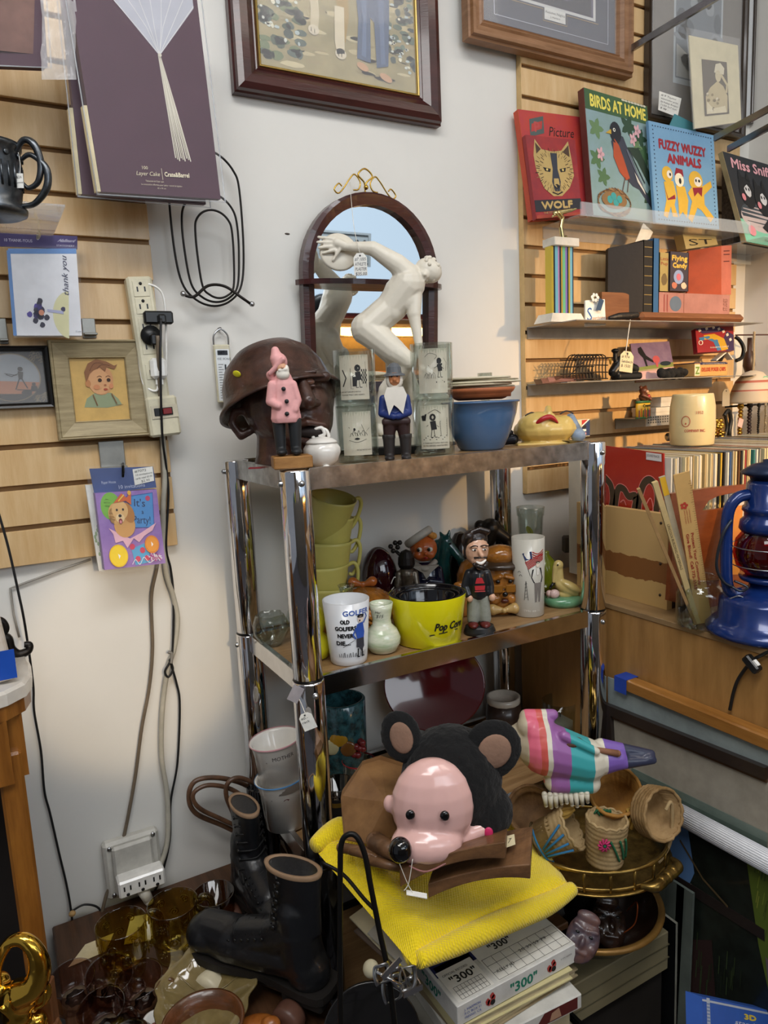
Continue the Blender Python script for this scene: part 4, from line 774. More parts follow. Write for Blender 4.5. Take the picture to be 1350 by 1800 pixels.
# yellow face mask lying on its back
t, u = on('yellow_face_mask', 'yellow papier-mache face mask lying on its back at the rack corner', 'mask', 958, 779, SH[0], y=-.25); YM = M('yellow_mask_paint', '#d9ba6a', .35, coat=.3, var=.1, vs=18, col2='#c4a85c')
m = MB(u); m.ball((0, 0, 24), (56, 44, 26), YM); m.ball((-14, -12, 34), (36, 28, 22), YM); m.ball((6, -28, 44), (7, 6, 9), YM); m.cap((2, -24, 52), (4, -10, 60), 6, 6, YM); m.ball((-34, -12, 30), (18, 20, 18), YM); m.ball((30, -12, 30), (18, 20, 18), YM); m.box((0, 0, 1), (112, 70, 5), YM, bev=2)
organic(m.o('face', t), .0026, 3)
m = MB(u); m.tube([(-26, -34, 34), (-12, -40, 44), (2, -38, 46), (14, -38, 36)], [1, 4.5, 5, 4, 1], F('#a8242a', .3)); m.o('lips', t)
for s, x in ((-1, -26), (1, 34)): MB(u).tube([(x-12, -18, 50), (x, -18, 55), (x+12, -14, 50)], 1.2, F('#2d2b2e')).o('eyelid', t)
m = MB(u); m.cap((44, -4, 42), (54, -8, 20), 8, 9, M('blue_grey_paint', '#7c8fa6', .4)); m.ball((54, -16, 12), (13, 12, 12), M('blue_grey_paint', '#7c8fa6')); m.o('bonnet', t)
# ================================================================== middle shelf
YEL = M('yellow_plastic', '#cfc66c', .35, var=.03, sss=0); BUT = M('bright_yellow', '#d9cf22', .3, coat=.2, var=.03)
p = W(590, 1010, Y=-.14); u = S(p)
ycups = None
for k in range(5):
    lab = ['lowest of the five stacked yellow plastic cups', 'second yellow plastic cup from the bottom of the stack', 'middle cup of the yellow plastic stack', 'second yellow plastic cup from the top of the stack', 'topmost yellow plastic cup with its dark interior showing'][k]
    dx, rz = [(-6, .02), (-5, -.02), (-1, .04), (2, .08), (-3, .13)][k]
    loc = V((p.x-.012+dx*u, p.y, SH[1]+.001+k*41*u))
    if k == 0:
        t = thing('yellow_cup', lab, 'cup', loc, (-.05, rz, FZ), 'stacked yellow plastic cups')
        MB(u).cup([(26, 0), (28, 2), (38, 68), (40, 74)], 1.8, YEL, seg=40).o('cup_body', t)
        MB(u).tube([(36, 0, 68), (48, 0, 72), (54, 0, 58), (50, 0, 30), (40, 0, 12), (33, 0, 14)], [3.4, 3.6, 3.4, 3], YEL, seg=8).o('handle', t); ycups = t
    else:
        c = dup(ycups, loc, (radians(16) if k == 4 else -.0, rz, FZ+.12*k), lab)
# bright yellow double gourd vase at left corner
t, u = on('yellow_gourd_vase', 'bright yellow bulbous vase behind the golf tumbler', 'vase', 556, 1146, SH[1], y=-.29)
MB(u).cup([(14, 0), (22, 4), (27, 20), (24, 36), (14, 46), (18, 56), (22, 68), (16, 84), (12, 90)], 2, BUT, seg=32).o('vase_body', t)
# golf tumbler
t, u = on('golf_tumbler', 'white frosted golf joke tumbler at the front left of the middle shelf', 'glass', 613, 1150, SH[1], y=-.34)
MB(u).cup([(30, 0), (32, 2), (33, 10), (41, 112)], 2, M('milk_glass', '#e9ebee', .3, trans=.25, coat=.4, var=0), seg=48).o('glass_body', t)
m = MB(u); A = Art(m, cyl_map(33, 8, .079)); K = '#15151a'; A.text('GOLFER', -4, 92, 9, '#3d63b8', w=42, bold=.25)
for s_, x, y, w_ in (('OLD', -8, 78, 13), ('GOLFERS', -17, 66, 32), ('NEVER', -14, 53, 24), ('DIE....', -17, 40, 22)): A.text(s_, x, y, 7, K, w=w_, bold=.5)
A.up(3); A.ell(22, 84, 4.6, 5.6, '#e6d2c4'); A.up(); A.ell(22, 90, 5.5, 3, K); A.line([(17, 88), (27, 87)], 1.2, K); A.ell(20.5, 82, 1.4, 1.6, K, n=8); A.poly([(16, 76), (26, 78), (29, 60), (28, 50), (16, 50), (14, 62)], '#2f55b0'); A.line([(27, 76), (33, 86), (31, 92)], 2.4, '#2f55b0'); A.line([(15, 70), (10, 58), (14, 50)], 2.4, '#2f55b0')
A.poly([(15, 50), (28, 50), (29, 34), (24, 26), (20, 34), (15, 34)], '#3a3a42'); A.line([(18, 32), (17, 18)], 2.2, K); A.line([(25, 30), (26, 18)], 2.2, K); A.line([(16, 17), (21, 17)], 2, K); A.line([(24, 17), (30, 17)], 2, K); A.line([(12, 48), (-6, 36)], .8, K)
for k in range(15): A.line([(-12+k*3, 18), (-13+k*3+k % 3, 24+k % 4)], .9, K)
m.o('golf_print', t)
# marbled vase
t, u = on('marbled_bud_vase', 'small marbled cream vase between golf tumbler and yellow popcorn bowl', 'vase', 673, 1134, SH[1], y=-.335)
m = MB(u); m.cup([(18, 0), (24, 3), (31, 16), (32, 26), (26, 40), (17, 50), (16, 60), (19, 76), (21, 88)], 2.5, M('marbled_glaze', '#e2ddce', .15, coat=.4, col2='#9fb48c', vs=16, stretch=(1, 1, 4), var=.1), seg=36)
m.o('vase_body', t); m = MB(u); A = Art(m, cyl_map(17.5, 50, .1, -.3)); A.text('Mar', -5, 74, 4, '#222222', w=9, shear=.3); A.text('$15', -4, 66, 6, '#222222', w=11, shear=.3); m.o('price_writing', t)
# popcorn bowls
t, u = on('popcorn_bowl', 'glossy yellow Pop Corn bowl nesting black bowls', 'bowl', 754, 1129, SH[1], y=-.335); YB = M('gloss_yellow', '#e6dc18', .15, coat=.4, var=.02); BG = M('gloss_black', '#0d0c10', .12, coat=.5)
m = MB(u); m.lathe([(.01, 0), (52, 0), (56, 2), (67, 84), (67, 87)], YB, seg=56, sy=.9, cap=False); m.o('outer_wall', t)
m = MB(u); m.lathe([(67, 86), (65, 88), (62, 86), (52, 8), (.01, 6)], BG, seg=56, cap=False, sy=.9); m.o('black_lining', t)
m = MB(u); A = Art(m, lambda a, v, d: V(((56.6+v*.134+d)*sin(a/60+.3), -(56.6+v*.134+d)*.9*cos(a/60+.3), v))); A.text('Pop Corn', -12, 34, 13, '#17160f', w=56, shear=.25, bold=.6); A.line([(-20, 26), (6, 29), (36, 30)], 2, '#17160f'); m.o('lettering', t)
for k in (0, 1):
    z0 = t.location.z+(10+k*6)*u; b = thing('black_bowl', ['larger black bowl nested inside the yellow popcorn bowl', 'smallest black bowl nested in the middle of the popcorn bowl'][k], 'bowl', (t.location.x, t.location.y, z0), FZ)
    r = [56, 48][k]; MB(u).cup([(r*.8, 0), (r*.84, 2), (r, 72-k*8), (r+1, 74-k*8)], 2, BG, seg=48, sy=.9).o('bowl_body', b)
# bud vase with green sticker
t, u = on('clear_bud_vase', 'clear glass bud vase with green sticker', 'vase', 612, 1095, SH[1], y=-.255)
MB(u).cup([(16, 0), (18, 2), (16, 30), (11, 60), (9, 84), (13, 100), (15, 106)], 1.6, CLEAR, seg=28).o('vase_body', t); m = MB(u); A = Art(m, cyl_map(10.5, 0, 0, .35)); A.ell(0, 82, 6, 8, '#4fc04a'); m.o('green_sticker', t)
# basket jar with bow
t, u = on('basket_jar', 'amber glazed basket-weave jar with a bow on its lid', 'jar', 640, 1075, SH[1], y=-.19); AMB = M('amber_glaze', '#a5692a', .18, coat=.5, var=.3, vs=30, bump=.25, bs=120)
wv = lambda a, z: 1+.02*(sin(a*26+z*.5)*.5+.5*sin(a*26-z*.5))
MB(u).lathe([(34, 0), (42, 4), (52, 22), (53, 36), (46, 50)], AMB, seg=96, rad=wv).o('jar_body', t); MB(u).lathe([(49, 49), (50, 53), (46, 60), (30, 70), (10, 75), (.01, 76)], AMB, seg=72, rad=lambda a, z: 1+.02*sin(a*20)).o('lid', t)
for k in range(3): MB(u).tube([(-30+k*4, -44, 34-k*8), (0, -54, 40-k*8), (20, -50, 30-k*8), (44, -32, 34-k*8)], 3, AMB).o('raised_band', t)
m = MB(u); OR = M('orange_bow_glaze', '#b0602a', .2, coat=.5); m.ball((0, 0, 80), (5, 5, 6), OR)
for s in (-1, 1): m.cap((s*3, 0, 80), (s*17, 0, 85), 4, 9, OR)
organic(m.o('bow', t), .0018, 1)
t, u = on('amber_cup', 'small amber glazed cup peeking out left of the basket jar', 'cup', 570, 1075, SH[1], y=-.235); MB(u).cup([(10, 0), (14, 3), (13, 30), (15, 52)], 2, AMB, seg=24).o('cup_body', t)
# purple glass dome
t, u = on('purple_glass_globe', 'dark purple round glass globe behind the basket jar', 'globe', 668, 1045, SH[1], y=-.115); MB(u).ball((0, 0, 60), (33, 33, 60), M('purple_glass', '#2a0712', .06, coat=.6, var=0), 32, 20).o('globe_body', t)
MB(u).tube([(20, -28, 60), (26, -30, 72), (32, -28, 66), (26, -30, 56), (20, -30, 50)], 1, WHT).o('string', t)
# knight
t, u = on('metal_knight_figurine', 'pewter coloured knight figurine left of the sailor doll', 'figurine', 716, 1030, SH[1], y=-.17); PW2 = M('old_pewter', '#6b645a', .35, .85, var=.3, vs=60); X = lambda x: x-716; Zz = lambda y: 1062-y
m = MB(u); m.cap((-8, 0, 4), (-7, 0, 40), 7, 8, PW2); m.cap((8, 0, 4), (7, 0, 40), 7, 8, PW2); m.cap((0, 0, 48), (0, 0, 76), 14, 15, PW2); m.cap((-14, -4, 78), (-18, -8, 56), 6, 6, PW2); m.cap((14, -4, 78), (16, -10, 58), 6, 6, PW2); m.lathe([(17, 40), (15, 50), (14, 52)], PW2); m.lathe([(18, 0), (18, 4)], PW2); organic(m.o('body', t), .0018, 1)
MB(u).lathe([(13, 88), (15, 94), (14, 106), (9, 116), (.01, 120)], M('dark_helmet', '#2e2b2a', .4, .7), seg=16, smooth=False).o('helmet', t)
m = MB(u); 
for x, z in ((-22, 118), (-14, 124), (-26, 126), (-18, 132), (-10, 132)): m.ball((x, 0, z), 4.5, M('dark_helmet', '#2e2b2a'), 8, 6)
m.cap((-16, 0, 116), (-8, 0, 108), 3, 3, M('dark_helmet', '#2e2b2a')); m.o('plume', t)
# sailor doll
t, u = on('sailor_doll', 'round-faced orange sailor doll in white cap and navy uniform', 'figurine', 747, 1030, SH[1], y=-.145); X = lambda x: x-747; Zz = lambda y: 1052-y
NAV = M('navy_glaze', '#15182f', .15, coat=.5, var=.2, vs=30); OF = M('orange_face', '#c8662e', .35, coat=.4, var=.06); CAPW = M('dirty_white', '#b8b2a6', .5, var=.15)
m = MB(u); m.lathe([(26, 0), (27, 20), (24, 46), (27, 60), (22, 74), (10, 84)], NAV, seg=24, sy=.75); m.cap((-24, -6, 70), (-22, -18, 46), 8, 8, NAV); m.cap((-22, -18, 46), (2, -26, 52), 8, 6, NAV); m.cap((24, -6, 70), (26, -18, 50), 8, 8, NAV); m.cap((26, -18, 50), (8, -26, 56), 8, 6, NAV); organic(m.o('uniform', t), .002, 2)
m = MB(u); m.ball((0, 0, 108), (24, 22, 23), OF); m.ball((-10, -14, 100), (9, 8, 8), OF); m.ball((10, -14, 100), (9, 8, 8), OF); m.ball((2, -22, 103), (2.6, 3, 2.6), OF); organic(m.o('head', t), .0018, 1)
for s in (-1, 1):
    m = MB(u); m.ball((s*9+1, -20.5, 110), (4.6, 2.4, 4.4), F('#e8e2d6', .3), 12, 8); m.ball((s*9-1, -22.3, 110), (2.7, 1.6, 3), F('#141210', .2), 10, 6); m.o('eye', t)
MB(u).ball((2, -22.5, 95.5), (4, 1.6, 2), F('#a3231e', .3), 10, 6).o('mouth', t)
m = MB(u); m.slab([(-24, 82), (24, 82), (10, 70), (2, 58), (-4, 70)], -22, -16, CAPW); m.tube([(-20, 0, 84), (0, -20, 76), (20, 0, 84)], 5, CAPW); m.o('collar', t)
m = MB(u); m.lathe([(.01, 14), (16, 13), (22, 8), (25, 0), (28, 6), (27, 12), (25, 14)], CAPW, (-4, 2, 122), 28, (radians(-12), radians(-32), 0)); m.o('cap', t)
m = MB(u); m.cap((18, -4, 130), (2, -4, 138), 6, 3, F('#c98a3c')); m.o('hair', t)
# green horse
t, u = on('green_horse_figurine', 'teal green glazed horse head figurine beside the sailor doll', 'figurine', 785, 1030, SH[1], y=-.12); GG = M('teal_glaze', '#1c4a48', .18, coat=.5, var=.25, vs=25)
m = MB(u); m.lathe([(18, 0), (20, 6), (14, 14)], GG); m.cap((-4, 0, 14), (-6, 0, 70), 16, 13, GG); m.cap((-6, 0, 70), (0, 0, 106), 13, 12, GG); m.cap((0, 0, 106), (26, -8, 74), 11, 6.5, GG); m.ball((27, -8, 70), (8, 7, 9), GG); m.cap((-4, 0, 114), (-8, 0, 122), 5, 2, GG); m.cap((6, 0, 116), (8, 0, 124), 4, 2, GG); m.cap((-14, 0, 104), (-20, 0, 50), 6, 8, GG); organic(m.o('body', t), .002, 2); MB(u).ball((8, -13, 104), (2, 1.5, 2), F('#0f1b1b', .2), 8, 6).o('eye', t)
# dark shapes behind
t, u = on('dark_ceramic_pitcher', 'dark brown lidded pitcher behind the bobblehead', 'pitcher', 812, 1030, SH[1], y=-.10); DG = M('dark_brown_glaze', '#231a15', .18, coat=.5); MB(u).lathe([(20, 0), (26, 20), (28, 60), (20, 90), (16, 100), (10, 110), (.01, 113)], DG, seg=28).o('body', t); MB(u).tube([(-22, 0, 80), (-36, 0, 84), (-38, 0, 60), (-26, 0, 40)], 4, DG).o('handle', t)
t, u = on('black_cast_figure', 'black cast metal animal figure on the jar behind the bobblehead', 'figurine', 862, 1020, SH[1], y=-.085); CI = M('cast_iron', '#1d1a18', .4, .5, var=.2)
m = MB(u); m.cap((-10, 0, 8), (-12, 0, 70), 14, 14, CI); m.cap((-12, 0, 70), (2, 0, 104), 15, 18, CI); m.cap((2, 0, 104), (28, -4, 86), 16, 10, CI); m.cap((28, -4, 86), (36, -8, 60), 9, 7, CI); m.ball((-16, 0, 110), (10, 8, 10), CI); m.cap((10, 0, 4), (16, 0, 60), 10, 9, CI); organic(m.o('body', t), .0024, 2)
# brown bear face jar with hat
t, u = on('hatted_face_jar', 'amber glazed jar shaped as a face with glasses and bow tie', 'jar', 880, 1083, SH[1], y=-.27); X = lambda x: x-880; Zz = lambda y: 1083-y
m = MB(u); m.lathe([(24, 0), (28, 6), (31, 30), (32, 60), (28, 84)], AMB, seg=32, sy=.85); m.ball((3, -26, 38), (8, 8, 8), AMB); m.ball((-12, -22, 30), (10, 9, 10), AMB); m.ball((15, -22, 30), (10, 9, 10), AMB); m.cap((-14, -26, 66), (-4, -28, 70), 3.5, 3.5, AMB); m.cap((6, -28, 70), (18, -26, 66), 3.5, 3.5, AMB); m.ball((-30, 0, 50), (7, 7, 10), AMB); m.ball((32, 0, 50), (7, 7, 10), AMB); organic(m.o('face_body', t), .0022, 2)
m = MB(u); m.lathe([(39, 82), (42, 85), (40, 90), (30, 92), (28, 94)], M('dark_hat_brim', '#3a2a1c', .3, coat=.4), seg=36, sy=.85); m.o('hat_brim', t); MB(u).lathe([(28, 92), (28, 108), (22, 116), (8, 120), (.01, 121)], AMB, seg=32, sy=.85, rad=lambda a, z: 1+.015*sin(a*9)).o('hat_crown', t)
m = MB(u)
for x in (-9, 13): m.box((x, -32, 50), (17, 3, 14), F('#8a5a20', .2), bev=2)
m.box((2, -32, 53), (6, 2, 3), F('#8a5a20', .2)); m.o('glasses', t)
MB(u).ball((3, -35, 41), (5, 4, 4.5), F('#120d0a', .15), 12, 8).o('nose', t); MB(u).ball((3, -31, 28), (7, 3, 4), F('#4a1d12', .3), 12, 8).o('mouth', t)
for x in (-8, 13): MB(u).ball((x, -30, 62), (4, 2.4, 3.4), F('#1a120c', .2), 10, 6).o('eye', t)
m = MB(u); BT = M('cream_weave_bow', '#b09058', .3, coat=.4, bump=.5, bs=200); m.cap((2, -30, 12), (20, -28, 14), 4, 10, BT); m.cap((0, -30, 12), (-18, -28, 13), 4, 10, BT); m.ball((1, -33, 12), 5, BT); organic(m.o('bow_tie', t), .0018, 1)
t, u = on('small_amber_pot', 'small two-handled amber pot left of the bobblehead', 'pot', 812, 1068, SH[1], y=-.24); MB(u).cup([(10, 0), (16, 8), (17, 30), (11, 44), (13, 58)], 2, AMB, seg=24).o('pot_body', t)
t, u = on('amber_teapot', 'amber glazed pot with a flat lid behind the bobblehead', 'pot', 838, 1050, SH[1], y=-.2); MB(u).lathe([(26, 0), (34, 20), (34, 60), (26, 78), (12, 88), (.01, 90)], AMB, seg=32, rad=lambda a, z: 1+.02*sin(a*10)).o('pot_body', t)
# bobblehead
t, u = on('bobblehead', 'dark-haired goateed bobblehead in a black and red shirt', 'figurine', 843, 1100, SH[1], y=-.36); X = lambda x: x-843; Zz = lambda y: 1100-y
BS = M('black_shirt', '#191a1e', .35, coat=.3); JN = M('grey_jeans', '#8e9085', .5, var=.15, vs=40); SK = M('toy_skin', '#d0a285', .35, coat=.3, var=.03); RDB = F('#b3272e', .35)
m = MB(u); m.lathe([(28, 0), (28, 6), (25, 12), (25, 14)], F('#232323', .35), seg=32, sy=.8); A = Art(m, cyl_map(28, 0, 0, .5)); A.fn = lambda a, v, d: V(((28+d)*sin(a/28+.5), -(28+d)*.8*cos(a/28+.5), v)); A.text('JOEY', -8, .8, 5, '#8f8f8f', w=18, bold=.2); m.o('round_base', t)
m = MB(u)
for s, x in ((-1, -12), (1, 9)): m.ball((x, -8, 18), (9, 15, 6), F('#5a1f1c', .3)); m.ball((x, -2, 23), (8, 9, 5), BS)
m.o('shoes', t)
m = MB(u); m.cap((-11, 0, 26), (-9, 0, 64), 11, 12, JN); m.cap((10, 0, 26), (6, 0, 64), 11, 12, JN); m.ball((-1, 0, 66), (20, 13, 10), JN); organic(m.o('trousers', t), .0018, 1)
m = MB(u); m.cap((-1, 0, 76), (-2, 0, 104), 18, 17, BS); m.cap((-16, 0, 108), (-24, -2, 86), 8, 7, BS); m.cap((-24, -2, 86), (-20, -8, 72), 7, 6, BS); m.cap((14, 0, 108), (20, -2, 86), 8, 7, BS); m.cap((20, -2, 86), (20, -6, 72), 7, 6, BS); organic(m.o('shirt', t), .0018, 1)
m = MB(u); A = Art(m, lambda a, v, d: V((a, -17.6-d-max(0, (90-v))*.02, v))); A.poly([(-5, 104), (4, 104), (8, 94), (-8, 94)], '#b3272e'); A.poly([(-9, 90), (9, 90), (8, 82), (-8, 82)], '#b3272e'); A.line([(-9, 80), (9, 80)], 1.5, '#c44a4a'); A.line([(0, 104), (0, 112)], 1, '#8f8f8f'); m.o('shirt_print', t)
for x in (-17, 22): m = MB(u); m.ball((x, -9, 66), (6, 6, 7), SK); m.o('hand', t)
m = MB(u); m.ball((-2, 0, 150), (21, 19, 27), SK); m.cap((-2, -8, 134), (2, -12, 124), 12, 8, SK); m.cap((0, -18, 152), (4, -24, 144), 3, 4, SK); m.ball((-22, 2, 146), (4, 5, 7), SK); m.cap((-14, -16, 158), (-5, -20, 158), 2.4, 2, SK); m.cap((8, -20, 158), (15, -15, 160), 2, 2.4, SK); organic(m.o('head', t), .0016, 1)
m = MB(u); HR = M('dark_hair', '#2b211d', .35, coat=.4, bump=.6, bs=70); m.ball((-4, 6, 166), (23, 20, 20), HR); m.cap((-20, -4, 160), (-22, -2, 140), 5, 3, HR); m.cap((-16, -10, 176), (-20, -2, 162), 8, 7, HR)
for k in range(7): m.cap((-14+k*4.6, 2, 178), (-10+k*4.6, -8, 187-abs(k-3)*1.6), 6, 4.5, HR)
organic(m.o('hair', t), .0018, 1)
m = MB(u); m.cap((-8, -20, 128), (6, -24, 122), 4, 4, HR); m.cap((6, -24, 122), (12, -20, 130), 4, 3, HR); m.cap((-8, -20, 140), (12, -22, 140), 1.6, 1.6, HR); m.o('goatee', t); MB(u).tube([(-6, -23.5, 134), (2, -25.5, 131), (11, -21.5, 136)], [1, 3, 1.4], F('#f1ece4', .3)).o('smile', t)
for x in (-8, 9): m = MB(u); m.ball((x, -17.5, 153), (4.2, 2.4, 2), F('#eee8de', .3), 10, 6); m.ball((x+1, -19.4, 153), (1.8, 1, 1.8), F('#1a120c', .2), 8, 6); m.o('eye', t)
for x in (-8, 9): MB(u).tube([(x-6, -18, 158+(x > 0)*1), (x, -20.5, 161), (x+6, -18.4, 159)], 1.1, HR).o('eyebrow', t)
# texas tumbler
t, u = on('flag_tumbler', 'tall frosted tumbler printed with a flag and a man, right on the middle shelf', 'glass', 930, 1078, SH[1], y=-.32)
MB(u).cup([(24, 0), (26, 2), (28.5, 138)], 1.8, M('warm_frosted_glass', '#ded9cb', .35, trans=.3, coat=.3, var=0), seg=44).o('glass_body', t)
m = MB(u); A = Art(m, cyl_map(25, 0, .026)); A.rect(-24, 2, 24, 22, '#77716a', 10); A.up()
A.rect(-22, 27, 22, 31, '#8a2b2e', 8)
for k in range(9): A.rect(-22+k*5, 30, -19+k*5, 34+k*3 % 11, '#8a2b2e', 1)
A.up(); A.text('TEXAS', -16, 11, 4, '#ddd8cc', w=14); A.text('and its', 1, 11, 4, '#ddd8cc', w=12); A.text('CATTLE OIL COTTON', -14, 4, 2.4, '#ddd8cc', w=30)
A.poly([(-14, 114), (0, 118), (1, 104), (-9, 102)], '#2c3b66')
for k in range(6): A.curve([(-10+k*.9, 98-k*2.2+0), (0, 104-k*2.6), (10, 102-k*2.6+8), (21, 108-k*2.4+6)], 1.5, '#b0302e'); 
for k in range(3): A.curve([(1, 117-k*4), (10, 113-k*4), (21, 119-k*4)], 1.5, '#b0302e')
A.line([(-13, 114), (-2, 74)], .8, '#222222'); A.up(); A.ell(10, 94, 3.4, 4.4, '#e6d6c4'); A.ell(10, 98, 3.6, 2, '#1a1a1a'); A.poly([(1, 86), (16, 88), (20, 70), (18, 62), (3, 62), (-1, 72)], '#1d1b1e'); A.up(); A.poly([(8, 88), (12, 88), (11, 76), (8, 76)], '#e8e2d8'); A.poly([(4, 62), (17, 62), (14, 28), (11, 28), (10, 50), (8, 28), (5, 28)], '#77706a')
A.line([(-9, 66), (-12, 32)], .7, '#222222'); A.line([(-9, 66), (-6, 32)], .7, '#222222')
for k in range(5): A.line([(-11, 36+k*6), (-7, 38+k*6)], .5, '#222222')
A.curve([(-22, 80), (-19, 83), (-17, 80)], .6, '#222222'); A.curve([(-20, 74), (-17, 77), (-15, 74)], .6, '#222222'); m.o('flag_print', t)
t, u = on('floral_glass', 'clear flower print glass behind the flag tumbler', 'glass', 934, 1030, SH[1], y=-.115)
MB(u).cup([(14, 0), (16, 3), (17, 30), (22, 118), (23.5, 120), (24.5, 134)], 1.5, CLEAR, seg=36).o('glass_body', t)
m = MB(u); A = Art(m, cyl_map(18.5, 30, .06)); 
for x, y, r, c_ in ((-5, 96, .4, '#9aa04a'), (6, 92, -.6, '#8d8f86'), (8, 82, -1.2, '#9aa04a'), (-2, 66, -.5, '#8d8f86'), (4, 54, -.2, '#a9a98f')): A.ell(x, y, 4, 9, c_, r)
A.curve([(-6, 100), (0, 80), (-2, 60)], 1, '#7c8240'); m.o('leaf_print', t)
t, u = on('green_vase', 'olive green round vase between the flag tumbler and goose', 'vase', 958, 1050, SH[1], y=-.2); MB(u).lathe([(14, 0), (22, 14), (24, 34), (18, 54), (8, 66), (8, 72)], M('olive_glaze', '#7d8a1e', .2, coat=.5), seg=28).o('vase_body', t)
# goose
t, u = on('goose_figurine', 'cream ceramic goose on a green base near the right rack post', 'figurine', 990, 1060, SH[1], y=-.315); GC_ = M('cream_glaze', '#c9b274', .25, coat=.4, col2='#b7a262', vs=30); GR = M('green_glaze', '#6f9a74', .2, coat=.5, col2='#4f8360', vs=30)
m = MB(u); m.lathe([(29, 0), (34, 6), (33, 14), (26, 17)], GR, seg=36, sy=.8); m.o('pond_base', t)
m = MB(u); m.ball((8, 0, 30), (26, 15, 13), GC_, rot=(0, .5, 0)); m.ball((12, -4, 34), (22, 15, 8), GC_, rot=(0, .55, 0)); m.cap((-6, 0, 36), (-6, 0, 66), 8.5, 6, GC_); m.ball((-8, 0, 72), (9, 8, 9), GC_); m.cap((-14, -2, 68), (-17, -3, 44), 5, 3.4, GC_); m.ball((4, 0, 20), (16, 12, 9), GC_); organic(m.o('body', t), .0018, 2)
MB(u).ball((-11, -8, 74), (1.6, 1, 1.6), BLK, 8, 6).o('eye', t); m = MB(u); m.cap((-16, -2, 42), (-24, -6, 34), 3, 2, BLK); m.o('bill_tip', t); m = MB(u); m.ball((-18, -12, 24), (9, 7, 8), M('pink_egg', '#d8b8b0', .3)); m.ball((-26, -8, 24), (6, 6, 6), M('pink_egg', '#d8b8b0')); m.o('flower', t)
# clear glass flower dish at the left rear
t, u = on('glass_flower_dish', 'clear twisted glass flower dish by the rear left rack post', 'dish', 477, 1122, SH[1], y=-.165)
m = MB(u); m.cup([(16, 0), (20, 4), (30, 24), (30, 40), (24, 56)], 1.5, CLEAR, seg=42, rad=lambda a, z: 1+.10*sin(5*a+z*.05)*min(1, z/20)); m.o('dish_body', t); MB(u).tube([(12, 0, 8), (26, -4, 30), (34, 0, 60)], [4, 3, 2], CLEAR, seg=8).o('glass_stem', t)
t, u = on('wall_plug', 'grey plug adapter on the wall behind the goose', 'plug', 1000, 990, 1.05, y=-.035); MB(u).box((0, 0, 16), (22, 14, 30), F('#5d564c'), bev=3).o('plug_body', t)
tag(cord('power_cable', [(965, 1105, -.08), (985, 1130, -.06), (1002, 1170, -.05), (1010, 1220, -.05), (1014, 1300, -.05)], .004, BC), 'black cord hanging under the middle shelf at right', 'cord')
# ================================================================== lower shelf
t = None
for k in range(2):
    lb = ['upper white planter cup with pink rim and MOTHER lettering', 'lower white planter cup with a blue rim under the pink rimmed one'][k]
    p = W(503+k*4, 1445, Y=-.215); u = S(p); t = thing('white_planter_cup', lb, 'cup', (p.x, p.y, SH[2]+(70*u if k == 0 else 0)), (0, -.10, FZ))
    MB(u).cup([(30, 0), (32, 2), (42, 84), (45, 88)], 2.4, CER, seg=44).o('cup_body', t); m = MB(u); m.lathe([(45, 86.5), (45.8, 88), (45, 89.5)], F('#d9a3a8' if k == 0 else '#5f94c8', .3), seg=44, cap=False); m.o('rim_line', t)
    m = MB(u); A = Art(m, cyl_map(31.5, 0, .125)); K = '#5c1f26'; 
    if k == 0: A.text('MOTHER', -2, 66, 7, '#3a2a2a', w=30); A.ell(-6, 50, 8, 3, K, .3, n=12); A.ell(-6, 52, 4, 3, '#8a4a50', .3, n=10); A.blob(4, 36, 4, 7, K)
    for x, y in ((-12, 62), (-2, 44), (8, 52), (-10, 34), (10, 30), (0, 22)): A.text('+', x, y, 3.5, '#3a2a2a')
    if k == 1: A.line([(6, 40), (16, 40), (14, 24), (7, 24)], 1, K, closed=True); A.line([(8, 60), (8, 42)], 1, K); A.line([(12, 62), (12, 42)], 1, K); A.blob(10, 60, 5, 4, K)
    m.o('print', t)
t, u = on('blue_art_glass_vase', 'turquoise mottled art glass vase behind the front left post', 'vase', 608, 1395, SH[2], y=-.17); AG = M('turquoise_mottled_glass', '#4d8a92', .1, trans=.35, col2='#141f24', vs=60, var=.2, coat=.5)
MB(u).cup([(34, 0), (38, 3), (41, 90), (42, 168), (40, 170)], 3, AG, seg=40, rad=lambda a, z: 1+.02*sin(3*a+1)).o('vase_body', t)
for x, z, c_ in ((-4, 112, '#c9962a'), (10, 96, '#8a5a2a'), (-16, 100, '#d8cfa0')): MB(u).ball((x, -39, z), (16, 4, 14), M('art_glass_'+c_[1:], c_, .15, coat=.5), 12, 8).o('color_patch', t)
m = MB(u)
for k in range(9): m.ball((28+8*cos(k), -34+4*sin(k*2), 92+12*sin(k*1.3)), 6, M('red_glass_flower', '#8a2a2c', .15, coat=.5), 10, 6)
m.o('glass_flower', t)
for px, py, lb in ((585, 1400, 'small clear shot glass left of the red rimmed cup'), (600, 1420, 'short clear glass in front of the turquoise vase')):
    t, u = on('shot_glass', lb, 'glass', px, py, SH[2], y=-.28); MB(u).cup([(16, 0), (17, 2), (20, 44)], 1.5, CLEAR, seg=28).o('glass_body', t)
t, u = on('red_rim_glass', 'clear glass cup with red pattern and white lettering', 'glass', 634, 1402, SH[2], y=-.235); MB(u).cup([(24, 0), (26, 2), (29, 80)], 1.8, CLEAR, seg=36).o('glass_body', t)
m = MB(u); A = Art(m, cyl_map(28, 0)); A.rect(-24, 4, 24, 30, '#a3242a', 10); A.up(); A.text('WIN', -12, 50, 10, '#d8d0c8', w=24); A.poly([(2, 66), (8, 66), (8, 74), (2, 74)], '#e8e4dc'); m.lathe([(28.6, 78), (29.5, 80), (28.6, 81)], F('#a3242a', .3), cap=False); m.o('print', t)
